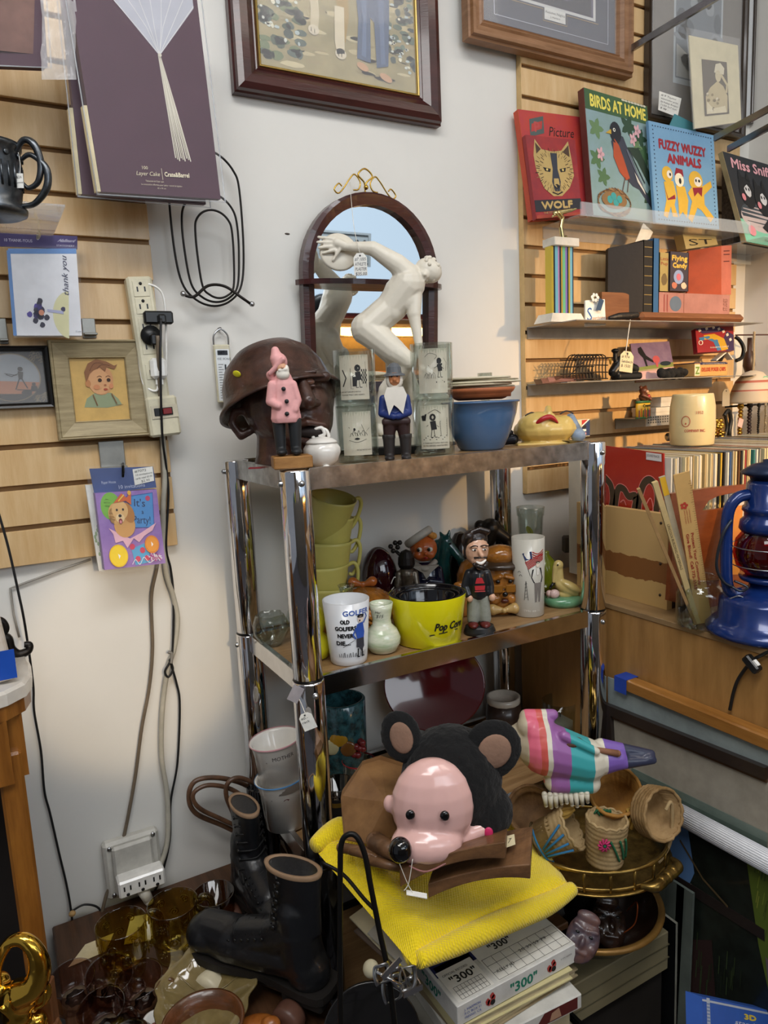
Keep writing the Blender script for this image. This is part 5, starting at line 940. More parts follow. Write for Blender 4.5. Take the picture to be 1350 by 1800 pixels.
t, u = on('black_gold_tumbler', 'black and gold banded tumbler behind the chrome post', 'glass', 596, 1440, SH[2], y=-.31); MB(u).cup([(24, 0), (26, 2), (30, 96)], 2, tint('smoky_glass', '#8d8276', .4), seg=36).o('glass_body', t)
m = MB(u); A = Art(m, cyl_map(29, 0)); A.rect(-46, 4, 46, 66, '#141112', 20); A.up(); A.rect(-46, 66, 46, 74, 0, 20, mat=M('gold_band', '#a8843a', .3, .8)); A.rect(-46, 74, 46, 80, '#141112', 20)
for k in range(5): A.curve([(-14+k*8, 30), (-10+k*8, 44), (-6+k*8, 30), (-10+k*8, 20)], .7, '#8a6a30')
A.text('BARKER', -20, 84, 6, '#2a1a18', w=36); m.o('print', t)
t, u = on('red_glass_platter', 'large dark red glass platter leaning at the back of the lower shelf', 'platter', 770, 1390, SH[2], y=-.11)
MB(u).lathe([(.01, 0), (60, 0), (74, 4), (78, 9), (76, 9), (60, 3), (.01, 3)], M('ruby_glass', '#5a0a12', .05, coat=.6, var=0), (0, 0, 112), 56, (radians(68), 0, 0), sx=1.12).o('platter_body', t)
t, u = on('stoneware_crock', 'brown barrel mug with white rim at the right of the lower shelf', 'mug', 886, 1285, SH[2], y=-.17); MB(u).lathe([(26, 0), (29, 8), (31, 40), (28, 66)], M('brown_stoneware', '#3a2a22', .35, var=.2, coat=.3), seg=36, rad=lambda a, z: 1+.02*abs(sin(6*a))).o('mug_body', t)
m = MB(u); m.cup([(28, 64), (29, 66), (29, 76)], 4, M('cream_rim', '#c9bfb0', .25, coat=.3), seg=36); m.o('rim', t)
t, u = on('candle_glass', 'clear glass candle holder behind the painted skull', 'candle holder', 985, 1290, SH[2], y=-.23); MB(u).cup([(26, 0), (28, 2), (31, 60)], 2, CLEAR, seg=36).o('glass_body', t); MB(u).cyl((0, 0, 16), 24, 26, F('#cfc8ba'), seg=28).o('candle', t); MB(u).cyl((0, 0, 34), .8, 10, BLK).o('wick', t)
# ================================================================== low table and things at lower left
LZ = .47
lt = thing('low_table', 'low dark wooden table under the mugs and skates', 'table', (.0, -.3, 0)); DT = wood('dark_table_wood', '#5b3d28', '#3a2617', (12, 1, 1), .4, 6)
m = MB(); m.b2((.012, -.27, LZ-.03), (.418, .285, LZ), DT, bev=.003); m.b2((-.45, -.27, LZ-.03), (.0115, -.115, LZ), DT, bev=.003); m.o('table_top', lt)
for x, ys in ((-.4, (-.22, -.16)), (.38, (-.22, .24)), (.05, (.24,))):
    for y in ys: MB().box((x, y, (LZ-.03)/2), (.04, .04, LZ-.03), DT, bev=.003).o('leg', lt)
MB().b2((.04, -.2, LZ-.1), (.38, .22, LZ-.03), DT).o('apron', lt)
sk = M('skate_leather', '#141518', .38, bump=.25, bs=120, var=.15, coat=.15); SOLE = M('skate_sole', '#1a1613', .6); LIN = M('skate_lining', '#8d7258', .7)
def skate(label, heel, toe, wheelc, tilt=0, group=None):
    d = V(toe)-V(heel); an = atan2(d.y, d.x); t = thing('roller_skate', label, 'skate', V(heel), (tilt, 0, an)); h0 = .062
    m = MB(); c = lambda a, b, r1, r2: m.cap(a, b, r1, r2, sk)
    c((.04, 0, h0+.045), (.10, 0, h0+.04), .036, .036); c((.10, 0, h0+.038), (.19, 0, h0+.032), .036, .040); c((.19, 0, h0+.032), (.245, 0, h0+.032), .041, .036); c((.045, 0, h0+.05), (.052, 0, h0+.13), .037, .036)
    m.ball((.245, 0, h0+.03), (.045, .042, .033), sk); c((.10, 0, h0+.07), (.155, 0, h0+.05), .032, .034); c((.05, 0, h0+.10), (.09, 0, h0+.075), .038, .034)
    m.ball((.035, 0, h0+.03), (.04, .036, .04), sk)
    o = m
    m.lathe([(.036, h0+.10), (.037, h0+.15), (.041, h0+.205), (.040, h0+.212)], sk, (.052, 0, 0), 32, sx=1.3, sy=.62)
    organic(m.o('boot_leather', t), .0032, 3)
    m = MB(); m.lathe([(.0405, h0+.206), (.042, h0+.213), (.036, h0+.2145), (.033, h0+.206), (.03, h0+.17), (.001, h0+.165)], LIN, (.052, 0, 0), 32, sx=1.32, sy=.64, cap=False); m.o('lining', t)
    m = MB()
    for j, (r, z) in enumerate(((0, 0),)):
        out = [(-.008, -.026), (.03, -.035), (.12, -.026), (.2, -.040), (.26, -.036), (.292, 0), (.26, .036), (.2, .040), (.12, .026), (.03, .035), (-.008, .026)]; P = [(p.x, p.y) for p in crom([(*q, 0) for q in out], 3, True)]; n = len(P)
        m.add([(x, y, h0-.006) for x, y in P]+[(x, y, h0+.008) for x, y in P], [tuple(range(n-1, -1, -1)), tuple(range(n, 2*n))]+[(k, (k+1) % n, n+(k+1) % n, n+k) for k in range(n)], SOLE)
    m.box((.035, 0, h0-.012), (.08, .06, .022), SOLE, bev=.004); m.o('sole', t)
    m = MB(); m.box((.14, 0, h0-.022), (.22, .03, .008), STEEL, bev=.002); 
    for x in (.05, .215): m.cyl((x, 0, h0-.035), .006, .095, STEEL, rot=(pi/2, 0, 0)); m.box((x, 0, h0-.028), (.03, .03, .016), STEEL)
    m.o('truck_plate', t)
    for x in (.05, .215):
        for s in (-1, 1): MB().lathe([(.012, -.016), (.025, -.014), (.027, -.008), (.027, .008), (.025, .014), (.012, .016)], wheelc if x > .1 else M('brown_wheel', '#5a3c30', .4), (x, s*.045, .027), 28, (pi/2, 0, 0)).o('wheel', t)
    MB().lathe([(.01, -.02), (.016, -.018), (.018, .01), (.012, .02)], wheelc, (.285, 0, h0-.03), 20, (0, radians(-40), 0)).o('toe_stop', t)
    m = MB(); LC = M('black_lace', '#0c0c0d', .6)
    pts = [(.105+.0145*k, h0+.095-.0052*k) for k in range(7)]; up = [(.094-.0035*k, h0+.112+.017*k) for k in range(6)]
    for (x, z) in pts: m.tube([(x, -.026, z-.01), (x+.004, 0, z+.004), (x+.008, .026, z-.01)], .0021, LC, n=3, seg=6); m.tube([(x+.008, -.026, z-.01), (x+.004, 0, z+.005), (x, .026, z-.01)], .0021, LC, n=3, seg=6)
    for (x, z) in up: m.tube([(x-.012, -.030, z), (x+.008, 0, z+.004), (x-.012, .030, z+.008)], .0021, LC, n=3, seg=6)
    m.tube([(.10, -.03, h0+.10), (.12, -.05, h0+.115), (.13, -.045, h0+.09), (.105, -.035, h0+.095)], .0019, LC); m.o('laces', t)
    m = MB()
    for (x, z) in pts:
        for s in (-1, 1): m = MB(); m.lathe([(.0028, -.001), (.0032, 0), (.0028, .001)], M('eyelet', '#3a3a3a', .3, .8), (x, s*.0305, z-.013), 10, (pi/2, 0, 0)); m.o('eyelet', t)
    for (x, z) in up:
        for s in (-1, 1): m = MB(); m.lathe([(.004, -.0015), (.0045, 0), (.004, .0015)], M('eyelet', '#3a3a3a'), (x-.014, s*.030, z), 10, (pi/2, 0, 0)); m.o('eyelet', t)
    return t
skate('black lace-up roller skate in front with its toe toward the wall', (.398, -.525, LZ), (.262, -.325, LZ), M('cream_wheel', '#c9bfa2', .4))
bsk = skate('second black roller skate standing behind the front one', (.365, -.175, LZ), (.386, -.41, LZ), M('brown_wheel', '#5a3c30', .4))
bsk.scale = (.93,)*3
# rattan coil
p = W(430, 1460, Y=-.06); cc = thing('rattan_coil', 'coil of brown rattan cane behind the skates', 'cane coil', (p.x, p.y, LZ)); RT = M('rattan', '#5f4330', .4, var=.35, vs=30, coat=.2); u = S(p); o0 = W(430, 1585, Y=-.06)
def q_(x, y, d=0): w_ = W(x, y, Y=-.06+d); return w_-cc.location
for k, (pts, r) in enumerate((([(500, 1560), (460, 1490), (400, 1455), (345, 1430), (332, 1400), (345, 1372), (390, 1368), (440, 1385), (480, 1430), (510, 1500), (525, 1560)], 4.2), ([(520, 1570), (470, 1480), (400, 1445), (350, 1420), (340, 1395), (370, 1380), (420, 1395), (470, 1450), (515, 1480), (528, 1430), (505, 1385), (450, 1385), (440, 1420), (500, 1500), (530, 1570)], 3.8), ([(420, 1540), (415, 1450), (398, 1400), (402, 1375), (425, 1368), (470, 1390), (505, 1420), (524, 1470), (524, 1540)], 4))):
    MB().tube([q_(x, y, -.012*k) for x, y in pts], r*u, RT, n=8, seg=8).o('cane_loop', cc)
MB().tube([q_(498, 1440, -.05), (q_(515, 1452, -.05)), q_(500, 1462, -.05)], .002, BC).o('binding', cc)
# glass mugs
AMG = tint('amber_glass', '#e8dc9a', .45); BRG = tint('brown_glass', '#e0cfc8', .4); SMG = tint('smoke_glass', '#b8a083', .4)
def amber(label, px, py, w_, rz=0):
    t, u = on('amber_mug', label, 'mug', px, py, LZ); k = u*w_/42; t.rotation_euler[2] += rz
    m = MB(k); m.lathe([(.1, 0), (28, 0), (33, 4), (35, 14), (36, 30), (38, 34), (40, 44), (42, 100)], AMG, seg=44, cap=False); m.lathe([(41, 100), (39, 97), (37, 40), (33, 12), (.1, 8)], AMG, seg=44, cap=False); m.o('mug_body', t)
    m = MB(k)
    for j, z in ((0, 78), (1, 54), (2, 32)):
        for i in range(6):
            a = 2*pi*i/6+j*.5; c = V((41*cos(a), 41*sin(a), z)); e1 = V((-sin(a), cos(a), 0)); e2 = V((0, 0, 1))
            m.tube([c+e1*(r*cos(th))+e2*(r*sin(th)) for th, r in [(q*.8, 8.5-q*.55) for q in range(15)]], 1.2, AMG, n=2, seg=5)
    m.lathe([(42, 98), (43, 100), (41, 101)], AMG, seg=44, cap=False); m.o('raised_scrolls', t)
    m = MB(k); m.tube([(40, 0, 90), (56, 0, 98), (66, 0, 84), (64, 0, 56), (50, 0, 40), (40, 0, 44)], [6, 6, 5.5, 5, 5], AMG, seg=10); m.ball((52, 0, 99), (9, 6, 6), AMG); m.o('handle', t); return t
amber('tall amber glass mug with scroll pattern, left one beside the wall cords', 222, 1712, 42, .5)
amber('tall amber glass mug with scroll pattern, right one beside the smoked tumbler', 312, 1678, 42, .3)
t, u = on('smoked_tumbler', 'light brown smoked glass tumbler with white sticker', 'glass', 382, 1642, LZ); MB(u).cup([(28, 0), (30, 2), (36, 80)], 1.8, SMG, seg=40, rad=lambda a, z: 1+.006*sin(16*a)).o('glass_body', t); m = MB(u); A = Art(m, cyl_map(35.4, 0, 0, -.65)); A.rect(-8, 48, 8, 66, '#d9d4c6', 4); A.up().text('33', -4, 54, 6, '#222222', rot=0); m.o('sticker', t)
for k, (px, py, r, tl, lb) in enumerate(((195, 1752, 46, (.42, .30), 'tilted brown glass mug nearest the left amber mug'), (256, 1766, 47, (.25, -.12), 'brown glass mug at the right of the brown mug cluster'), (134, 1760, 44, (.3, .1), 'brown glass mug at the left beside the gold elephant'), (188, 1812, 46, (.3, .0), 'brown glass mug at the front of the cluster'))):
    t, u = on('brown_mug', lb, 'mug', px, py, LZ); t.rotation_euler = (tl[0]*.6, tl[1]*.5, FZ); k_ = u*r/46*.86
    m = MB(k_); m.lathe([(.1, 0), (38, 0), (42, 4), (44, 62), (46, 68)], BRG, seg=44, cap=False); m.lathe([(44, 68), (42, 62), (40, 8), (.1, 6)], BRG, seg=44, cap=False); m.lathe([(46, 66.5), (47, 68.5), (44, 69)], BRG, seg=44, cap=False); m.o('mug_body', t)
    m = MB(k_); m.lathe([(.1, 8), (26, 8), (28, 9.5), (.1, 10)], M('mug_base_cream', '#93826a', .4), seg=28, rad=lambda a, z: 1+.05*sin(a*5)); m.lathe([(.1, 10.4), (20, 10.4), (.1, 11)], F('#2b2320', .2), seg=24, rad=lambda a, z: 1+.1*sin(a*7)); m.o('base_disc', t)
    MB(k_).tube([(44, 0, 56), (62, 0, 58), (68, 0, 36), (58, 0, 14), (43, 0, 12)], 5, BRG, seg=10).o('handle', t)
# papers
pp = card('loose_paper', [(290, 1745), (352, 1712), (318, 1688), (282, 1706)], 0, .0004, PAPER)[0] if False else None
def flatq(name, px, z, th, mat, label, cat, art=None, cw=100, ch=100): return tag(card(name, [W(*p, Z=z) for p in px], 0, th, mat, cw, ch, art)[0], label, cat)
flatq('price_paper', [(282, 1738), (326, 1756), (350, 1702), (302, 1688)], LZ+.002, .0006, PAPER, 'crumpled white price paper between the skate and brown mugs', 'paper', lambda A: [A.curve([(30+k*6, 40), (33+k*6, 52), (36+k*6, 38)], 1.6, '#444444') for k in range(7)])
flatq('price_paper', [(218, 1660), (270, 1652), (262, 1606), (230, 1612)], LZ+.002, .0006, PAPER, 'white paper scrap behind the left amber mug', 'paper', lambda A: A.text('$12', 40, 40, 16, '#333333'))
flatq('cream_card', [(120, 1700), (186, 1672), (200, 1640), (150, 1660)], LZ+.002, .001, CREAM, 'cream card lying behind the brown mugs', 'card')
# gold elephant and neighbours
t, u = on('gold_elephant', 'shiny gold elephant figurine with raised curling trunk', 'figurine', 50, 1868, LZ, y=-.46); X = lambda x: x-66; Zz = lambda y: 1980-y
m = MB(u); m.tube([(X(58), -16, Zz(1722)), (X(40), -14, Zz(1690)), (X(44), -10, Zz(1650)), (X(66), -10, Zz(1612)), (X(92), -10, Zz(1606)), (X(112), -12, Zz(1630)), (X(114), -14, Zz(1664)), (X(100), -16, Zz(1690)), (X(74), -18, Zz(1700))], [13, 8, 8.5, 10, 12, 15, 19, 22, 24], GOLD, n=8, seg=14)
m.ball((X(72), -10, Zz(1712)), (34, 26, 30), GOLD); m.ball((X(66), -16, Zz(1742)), (26, 20, 20), GOLD); m.cap((X(30), 6, Zz(1700)), (X(22), 6, Zz(1790)), 20, 20, GOLD); m.ball((X(30), 10, Zz(1790)), (60, 40, 76), GOLD); m.cap((X(90), 0, Zz(1770)), (X(94), 0, Zz(1970)), 18, 17, GOLD); m.cap((X(4), 0, Zz(1780)), (X(0), 0, Zz(1970)), 20, 18, GOLD); m.cap((X(60), -20, Zz(1780)), (X(56), -24, Zz(1970)), 18, 17, GOLD)
m.cap((X(70), -30, Zz(1735)), (X(52), -42, Zz(1700)), 6, 2.5, GOLD); organic(m.o('body', t), .0028, 3)
m = MB(u); m.ball((X(100), -2, Zz(1716)), (22, 7, 30), GOLD, rot=(0, .5, 0)); m.tube([(X(94), -8, Zz(1738)), (X(110), -8, Zz(1730)), (X(116), -8, Zz(1706))], 3, GOLD); m.o('ear', t)
t, u = on('silver_pitcher', 'dark silver pitcher with curved white handle at left edge behind the gold elephant', 'pitcher', -12, 1868, LZ, y=-.46); m = MB(u); m.lathe([(24, 0), (38, 60), (34, 240), (18, 310), (22, 330)], M('dark_silver', '#4a4a4c', .2, .9), seg=32); m.o('body', t); MB(u).tube([(-14, -6, 336), (0, -8, 360), (16, -8, 364), (28, -8, 348), (24, -8, 332)], 5, M('grey_enamel', '#a8a5a4', .25, coat=.4)).o('handle', t)
t, u = on('carved_wood_piece', 'brown carved wooden bracket in front of the gold elephant', 'wood carving', 112, 1868, LZ, y=-.46); WDP = wood('brown_carved_wood', '#8a5a34', '#5c371d', (8, 8, 1), .45, 8); m = MB(u); m.box((-14, 0, 130), (24, 22, 262), WDP, bev=2); m.box((-26, -16, 168), (64, 40, 24), WDP, (0, -.25, .1), bev=4); m.o('body', t)
# glass dishes and wooden bowl at the front
t, u = on('iridescent_glass_shell', 'iridescent brown glass shell dish at the bottom left', 'dish', 205, 1862, LZ, y=-.42); IR = tint('iridescent_glass', '#9a7f68', .6, .08)
m = MB(u); m.lathe([(70, 0), (66, 30), (50, 56), (26, 72), (.1, 78)], IR, seg=60, rad=lambda a, z: 1+.07*sin(a*9), cap=False); m.lathe([(66, 0), (60, 30), (44, 52), (.1, 72)], M('pearly_brown', '#6e574a', .15, .3, coat=.6, var=.3), seg=60, rad=lambda a, z: 1+.07*sin(a*9), cap=False); m.o('shell_body', t)
t, u = on('amber_leaf_dish', 'amber glass leaf shaped dish behind the wooden bowl', 'dish', 368, 1800, LZ, y=-.40); m = MB(u)
LG = M('amber_leaf_glass', '#8c7a4e', .08, trans=.3, coat=.5, var=.15, vs=30)
m.lathe([(.1, 6), (40, 8), (70, 20), (86, 34), (84, 37), (66, 24), (38, 14), (.1, 12)], LG, seg=72, rad=lambda a, z: 1+.05*sin(a*7)+.03*sin(a*13), rot=(radians(16), 0, 0), c=(0, 0, 22)); m.o('dish_body', t)
m = MB(u)
for k in range(9): a = pi*.15+k*.27; m.tube([(0, 0, 34), (36*cos(a), 34*sin(a), 42), (74*cos(a), 70*sin(a), 62)], 1.6, LG, n=3, seg=6)
m.o('leaf_veins', t)
t, u = on('wooden_bowl', 'turned brown wooden bowl at the bottom edge', 'bowl', 362, 1852, LZ, y=-.47); MB(u).cup([(34, 0), (40, 4), (62, 30), (72, 62)], 5, wood('turned_walnut', '#6b4026', '#47290f', (1, 8, 8), .3, 8, .3), seg=48).o('bowl_body', t)
t, u = on('carved_wood_dish', 'orange brown carved wooden dish right of the wooden bowl', 'dish', 456, 1842, LZ, y=-.50); CW = wood('orange_carved_wood', '#b06a2c', '#7d4217', (8, 1, 8), .35, 9, .3); m = MB(u); m.ball((0, 0, 22), (44, 34, 22), CW); m.ball((24, -4, 40), (18, 14, 14), CW); m.ball((-30, -14, 30), (22, 16, 14), CW); organic(m.o('dish_body', t), .0026, 2)
t, u = on('white_ring_cup', 'tiny white rimmed cup beside the iridescent shell', 'cup', 273, 1808, LZ, y=-.385); m = MB(u); m.cup([(14, 0), (16, 2), (19, 26)], 4, WHT, seg=28); m.o('cup_body', t); MB(u).lathe([(13, 6), (.1, 6.5)], F('#6b2f14', .3), seg=20, cap=False).o('contents', t)
t, u = on('clear_glass_stopper', 'small ribbed clear glass stopper beside the white cup', 'stopper', 292, 1836, LZ, y=-.43); MB(u).lathe([(12, 0), (20, 10), (22, 26), (12, 40), (.1, 44)], CLEAR, seg=32, rad=lambda a, z: 1+.06*sin(a*10)).o('body', t)
# ------------------------------------------------------------------ marble topped table at left
mt = thing('marble_topped_table', 'oak side table with a white marble top at the left edge', 'table', (-.25, -.30, 0)); OAKD = wood('golden_oak', '#9a6428', '#6c4014', (10, 10, 1), .35, 5, .3); MAR = M('white_marble', '#dcd8cf', .25, coat=.4, col2='#bdb3a6', vs=9)
m = MB(); out = [(-.25, .115), (.262, .115), (.276, .10), (.279, .05), (.276, .0), (.266, -.035), (.24, -.06), (.19, -.078), (-.25, -.10)]; n = len(out)
m.add([(x, y, 1.078) for x, y in out]+[(x, y, 1.096) for x, y in out]+[(x*.985, y*.97, 1.101) for x, y in out], [tuple(range(n-1, -1, -1)), tuple(range(2*n, 3*n))]+[(j*n+k, j*n+(k+1) % n, (j+1)*n+(k+1) % n, (j+1)*n+k) for j in (0, 1) for k in range(n)], MAR).o('marble_top', mt)
m = MB(); m.add([(x*.985, y*.97, z) for z in (1.055, 1.0775) for x, y in out], [tuple(range(n-1, -1, -1)), tuple(range(n, 2*n))]+[(k, (k+1) % n, n+(k+1) % n, n+k) for k in range(n)], OAKD); m.o('top_moulding', mt); m = MB(); m.b2((.235, -.04, .955), (.256, .10, 1.055), OAKD); m.b2((-.25, .085, .955), (.235, .10, 1.055), OAKD); m.b2((-.25, -.06, .955), (.235, -.045, 1.055), OAKD); m.o('apron', mt)
for x in (.232, -.24):
    for y in (.07, -.035): m = MB(); m.box((x, y, .5), (.034, .034, 1.0), OAKD, bev=.004); m.ball((x, y, .43), (.022, .022, .018), OAKD); m.o('leg', mt)
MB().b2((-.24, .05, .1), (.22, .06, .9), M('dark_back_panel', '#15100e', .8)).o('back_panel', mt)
t = thing('marble_box', 'white marbled box with a blue card, on the marble-topped table', 'box', (-.052, -.285, 1.1015)); m = MB(); m.box((0, 0, .045), (.10, .09, .09), M('pearl_marble', '#e0dad2', .3, col2='#c8b8a4', vs=22), (0, -.1, 0), taper=.9, bev=.003); m.o('box_body', t)
MB().box((.034, -.047, .03), (.05, .001, .045), F('#1d4ba8', .35), (0, 0, 0)).o('blue_card', t); MB().ball((0, 0, .1), (.016, .016, .016), F('#c98a5a', .4)).o('finial', t)
t = thing('scroll_bookend', 'black cast iron scroll foot behind the marbled box', 'ornament', (-.018, -.20, 1.1015)); m = MB(); IRN = M('black_cast_iron', '#24211f', .35, .6, var=.3, vs=60); m.box((-.012, .006, .05), (.03, .02, .08), IRN)
m.tube([(-.01, 0, .07), (.012, 0, .066), (.018, 0, .05), (.006, 0, .04), (-.004, 0, .05), (.004, 0, .056)], .006, IRN); m.tube([(0, 0, .04), (.018, 0, .034), (.022, 0, .016), (.032, 0, .004), (.046, 0, .006), (.05, 0, .016), (.042, 0, .018)], [.009, .008, .007, .007, .006, .005], IRN); m.tube([(-.014, 0, .03), (0, 0, .02), (.02, 0, .008)], .007, IRN); m.o('scroll', t)
MB().b2((-.030, .0, .012), (-.002, .012, .150), F('#2f2d2c', .4)).o('upright', t)
# ================================================================== centre pile
BZ = .515
st = thing('black_wire_stand', 'low black wire mesh stand under the pile of boxes', 'stand', (.60, -.645, 0)); m = MB()
for k in range(9): m.box((-.2+.05*k, 0, .395), (.004, .42, .004), BLKM); m.box((0, -.2+.05*k, .398), (.42, .004, .004), BLKM)
m.o('mesh_top', st)
for x in (-.2, .2):
    for y in (-.2, .2): MB().box((x, y, .2), (.014, .014, .4), BLKM).o('leg', st)
m = MB(); m.b2((-.207, -.207, .385), (.207, -.2, .4), BLKM); m.b2((-.207, .2, .385), (.207, .207, .4), BLKM); m.b2((-.207, -.2, .385), (-.2, .2, .4), BLKM); m.b2((.2, -.2, .385), (.207, .2, .4), BLKM); m.o('edge_frame', st)
def book(name, label, cat, c, d, cover, rz=0, pages=CREAM, spine='x-'):
    t = thing(name, label, cat, c, rz); x, y, z = d; th = .002
    m = MB(); m.b2((-x/2, -y/2, 0), (x/2, y/2, th), cover); m.b2((-x/2, -y/2, z-th), (x/2, y/2, z), cover); m.b2((-x/2, -y/2, th), (-x/2+th, y/2, z-th), cover); m.o('cover', t)
    MB().b2((-x/2+th, -y/2+.004, th), (x/2-.004, y/2-.004, z-th), pages).o('pages', t); return t
book('album_book', 'grey covered album at the very bottom of the pile', 'book', (.66, -.60, .4005), (.24, .2, .05), F('#8b8981', .6), .06)
t = thing('photo_album', 'white box with a reddish picture lid under the bowling game', 'box', (.675, -.60, .4515), -.06); m = MB(); m.b2((-.12, -.105, 0), (.12, .10, .028), M('white_carton', '#c9c8c2', .5), bev=.002); A = Art(m, front(-.105)); A.poly([(.02, .004), (.11, .004), (.11, .026), (.04, .026)], '#5c2320'); A.up(); A.poly([(.05, .006), (.075, .006), (.07, .024), (.055, .02)], '#b08a70'); m.o('box_body', t)
book('tan_book', 'tan worn book directly under the bowling game', 'book', (.68, -.60, .4805), (.25, .175, .014), F('#9a8a6c', .7), .05)
book('yellowed_book', 'yellowed paper book edge under the bowling game box', 'book', (.67, -.605, .4955), (.235, .17, .018), F('#c4ba8c', .7), -.03)
t = thing('bowling_game_box', 'white and navy 300 dice bowling game box under the yellow sweater', 'game box', (.675, -.60, BZ), .0); m = MB(); GW = M('game_box_white', '#d5d4cf', .45); hx, hy, hz = .125, .085, .036
m.b2((-hx, -hy, 0), (hx, hy, hz), GW, bev=.001); A = Art(m, lambda u, v, d: V((u, v, hz+d)))
A.poly([(-.115, -.02), (-.045, -.02), (-.045, -.0), (-.115, .0)], '#d5d4cf'); A.rect(-.12, -.022, .12, .082, '#1b2250'); A.up()
A.rect(-.118, -.08, -.048, -.012, '#dedcd4'); A.rect(-.04, -.08, .122, .004, '#dedcd4'); A.up()
for x0, x1, y0, y1 in ((-.11, -.054, -.078, -.052), (-.036, .12, -.078, -.03)):
    for k in range(9): xx = x0+(x1-x0)*k/8; A.line([(xx, y0), (xx, y1)], .0007, '#3a3a3a')
    for k in range(4): yy = y0+(y1-y0)*k/3; A.line([(x0, yy), (x1, yy)], .0007, '#3a3a3a')
A.text('OFFICIAL RECORD', -.112, -.026, .0045, '#222222', w=.05); A.text('"300"', -.106, -.046, .015, '#222222', w=.05, bold=.0005); A.text('"300"', -.01, -.022, .014, '#222222', w=.045, bold=.0005); A.text('KELLY JO', -.03, -.066, .007, '#333333', w=.036, shear=.2)
for x, y, r in ((-.085, .03, .3), (-.03, .04, -.2), (.03, .045, .4), (.085, .05, 0)):
    c, s = cos(r)*.016, sin(r)*.016; A.at(2); A.poly([(x+c-s, y+s+c), (x-c-s, y-s+c), (x-c+s, y-s-c), (x+c+s, y+s-c)], '#cfcfcb'); A.up(); A.line([(x-c, y-s), (x+c, y+s)], .0012, '#777777'); A.text('SPARE' if x < 0 else 'STRIKE', x-.012, y-.003, .005, '#222222', w=.02, rot=r)
A.at(3); A.text('20 39 59 79', .03, -.05, .006, '#444444', w=.06)
A2 = Art(m, front(-hy)); A2.text('"300"', -.02, .008, .017, '#1e7a62', w=.056, bold=.0007); 
for x in (-.06, .07): [A2.blob(x+.006*cos(k), .018+.006*sin(k*2), .005, .007, '#b5443e', seed=k) for k in range(4)]; A2.up(); A2.ell(x+.004, .012, .005, .005, '#222222')
for k, s_ in enumerate(('J. HARMON', 'P.O. BOX 51', 'FRESNO, CA')): A2.text(s_, -.112, .023-k*.007, .0042, '#3a55a8', w=.032)
A2.text('© 1979 J. HARMON', .09, .02, .003, '#555555', w=.025)
A3 = Art(m, lambda u, v, d: V((-hx-d, -u, v))); A3.text('"300"', -.02, .008, .017, '#1e7a62', w=.056, bold=.0007); m.o('box_body', t)
# papers sticking out at the left of the stack
for k, (dz, c_, lb, P) in enumerate(((.596, '#b9b6ae', 'grey folder highest of the papers left of the bowling game', [(646, 1640), (724, 1712), (760, 1660), (690, 1592)]), (.575, '#d9cfae', 'cream folder jutting out left under the yellow sweater', [(614, 1612), (700, 1700), (742, 1650), (672, 1570)]), (.556, '#6f5f55', 'brown folder under the cream folder', [(622, 1636), (700, 1706), (738, 1670), (668, 1602)]))):
    flatq('paper_folder', P, dz, .0025, F(c_, .7), lb, 'folder')
# yellow knitted sweater
YK = M('yellow_knit', '#fbdc10', .85, var=.05, bump=0, sheen=.3, vs=8); nt = YK.node_tree; b_ = nt.nodes['Principled BSDF']; L = nt.links.new
uv = nt.nodes.new('ShaderNodeTexCoord'); wv_ = nt.nodes.new('ShaderNodeTexWave'); wv_.inputs['Scale'].default_value = 95; wv_.inputs['Distortion'].default_value = 1.2; wv2 = nt.nodes.new('ShaderNodeTexWave'); wv2.bands_direction = 'Y'; wv2.inputs['Scale'].default_value = 80; ad = nt.nodes.new('ShaderNodeMath'); bp = nt.nodes.new('ShaderNodeBump'); bp.inputs['Strength'].default_value = .55; bp.inputs['Distance'].default_value = .002
mpk = nt.nodes.new('ShaderNodeMapping'); mpk.inputs['Rotation'].default_value = (0, .4, .5); L(uv.outputs['Object'], mpk.inputs[0]); L(mpk.outputs[0], wv_.inputs[0]); L(mpk.outputs[0], wv2.inputs[0]); L(wv_.outputs[1], ad.inputs[0]); L(wv2.outputs[1], ad.inputs[1]); L(ad.outputs[0], bp.inputs['Height']); L(bp.outputs[0], b_.inputs['Normal'])
c4 = [W(727, 1692, Y=-.715), W(1008, 1566, Y=-.655), W(938, 1450, Y=-.46), W(552, 1486, Y=-.48)]
sw = thing('yellow_sweater', 'folded bright yellow knitted sweater under the plush head', 'sweater', (c4[0]+c4[2])/2+V((0, 0, -.03)))
def sheet(offz, c4, N=40, wob=.006, seed=0, edge=.35):
    vs = []; 
    for j in range(N+1):
        for i in range(N+1):
            a, b = i/N, j/N; p = (c4[0]*(1-a)+c4[1]*a)*(1-b)+(c4[3]*(1-a)+c4[2]*a)*b
            e = min(a, 1-a, b, 1-b); rnd = min(1, e/.08)**.5
            sag = wob*(sin(a*9+b*4+seed)+.6*sin(b*13-a*6+seed*2)+.4*sin(a*23+seed))*min(1, e*6)
            p = p+V((0, 0, offz*rnd+sag*(1 if offz > 0 else .3)-(1-rnd)*.006)); p = p-sw.location; vs.append(p)
    return vs, [(j*(N+1)+i, j*(N+1)+i+1, (j+1)*(N+1)+i+1, (j+1)*(N+1)+i) for j in range(N) for i in range(N)]
N = 40; top, fs = sheet(.022, c4, N, .0035); bot, _ = sheet(-.022, c4, N, .002, 3); m = MB(); off = len(top); ring = [i for i in range(N+1)]+[(j)*(N+1)+N for j in range(1, N+1)]+[N*(N+1)+i for i in range(N-1, -1, -1)]+[j*(N+1) for j in range(N-1, 0, -1)]
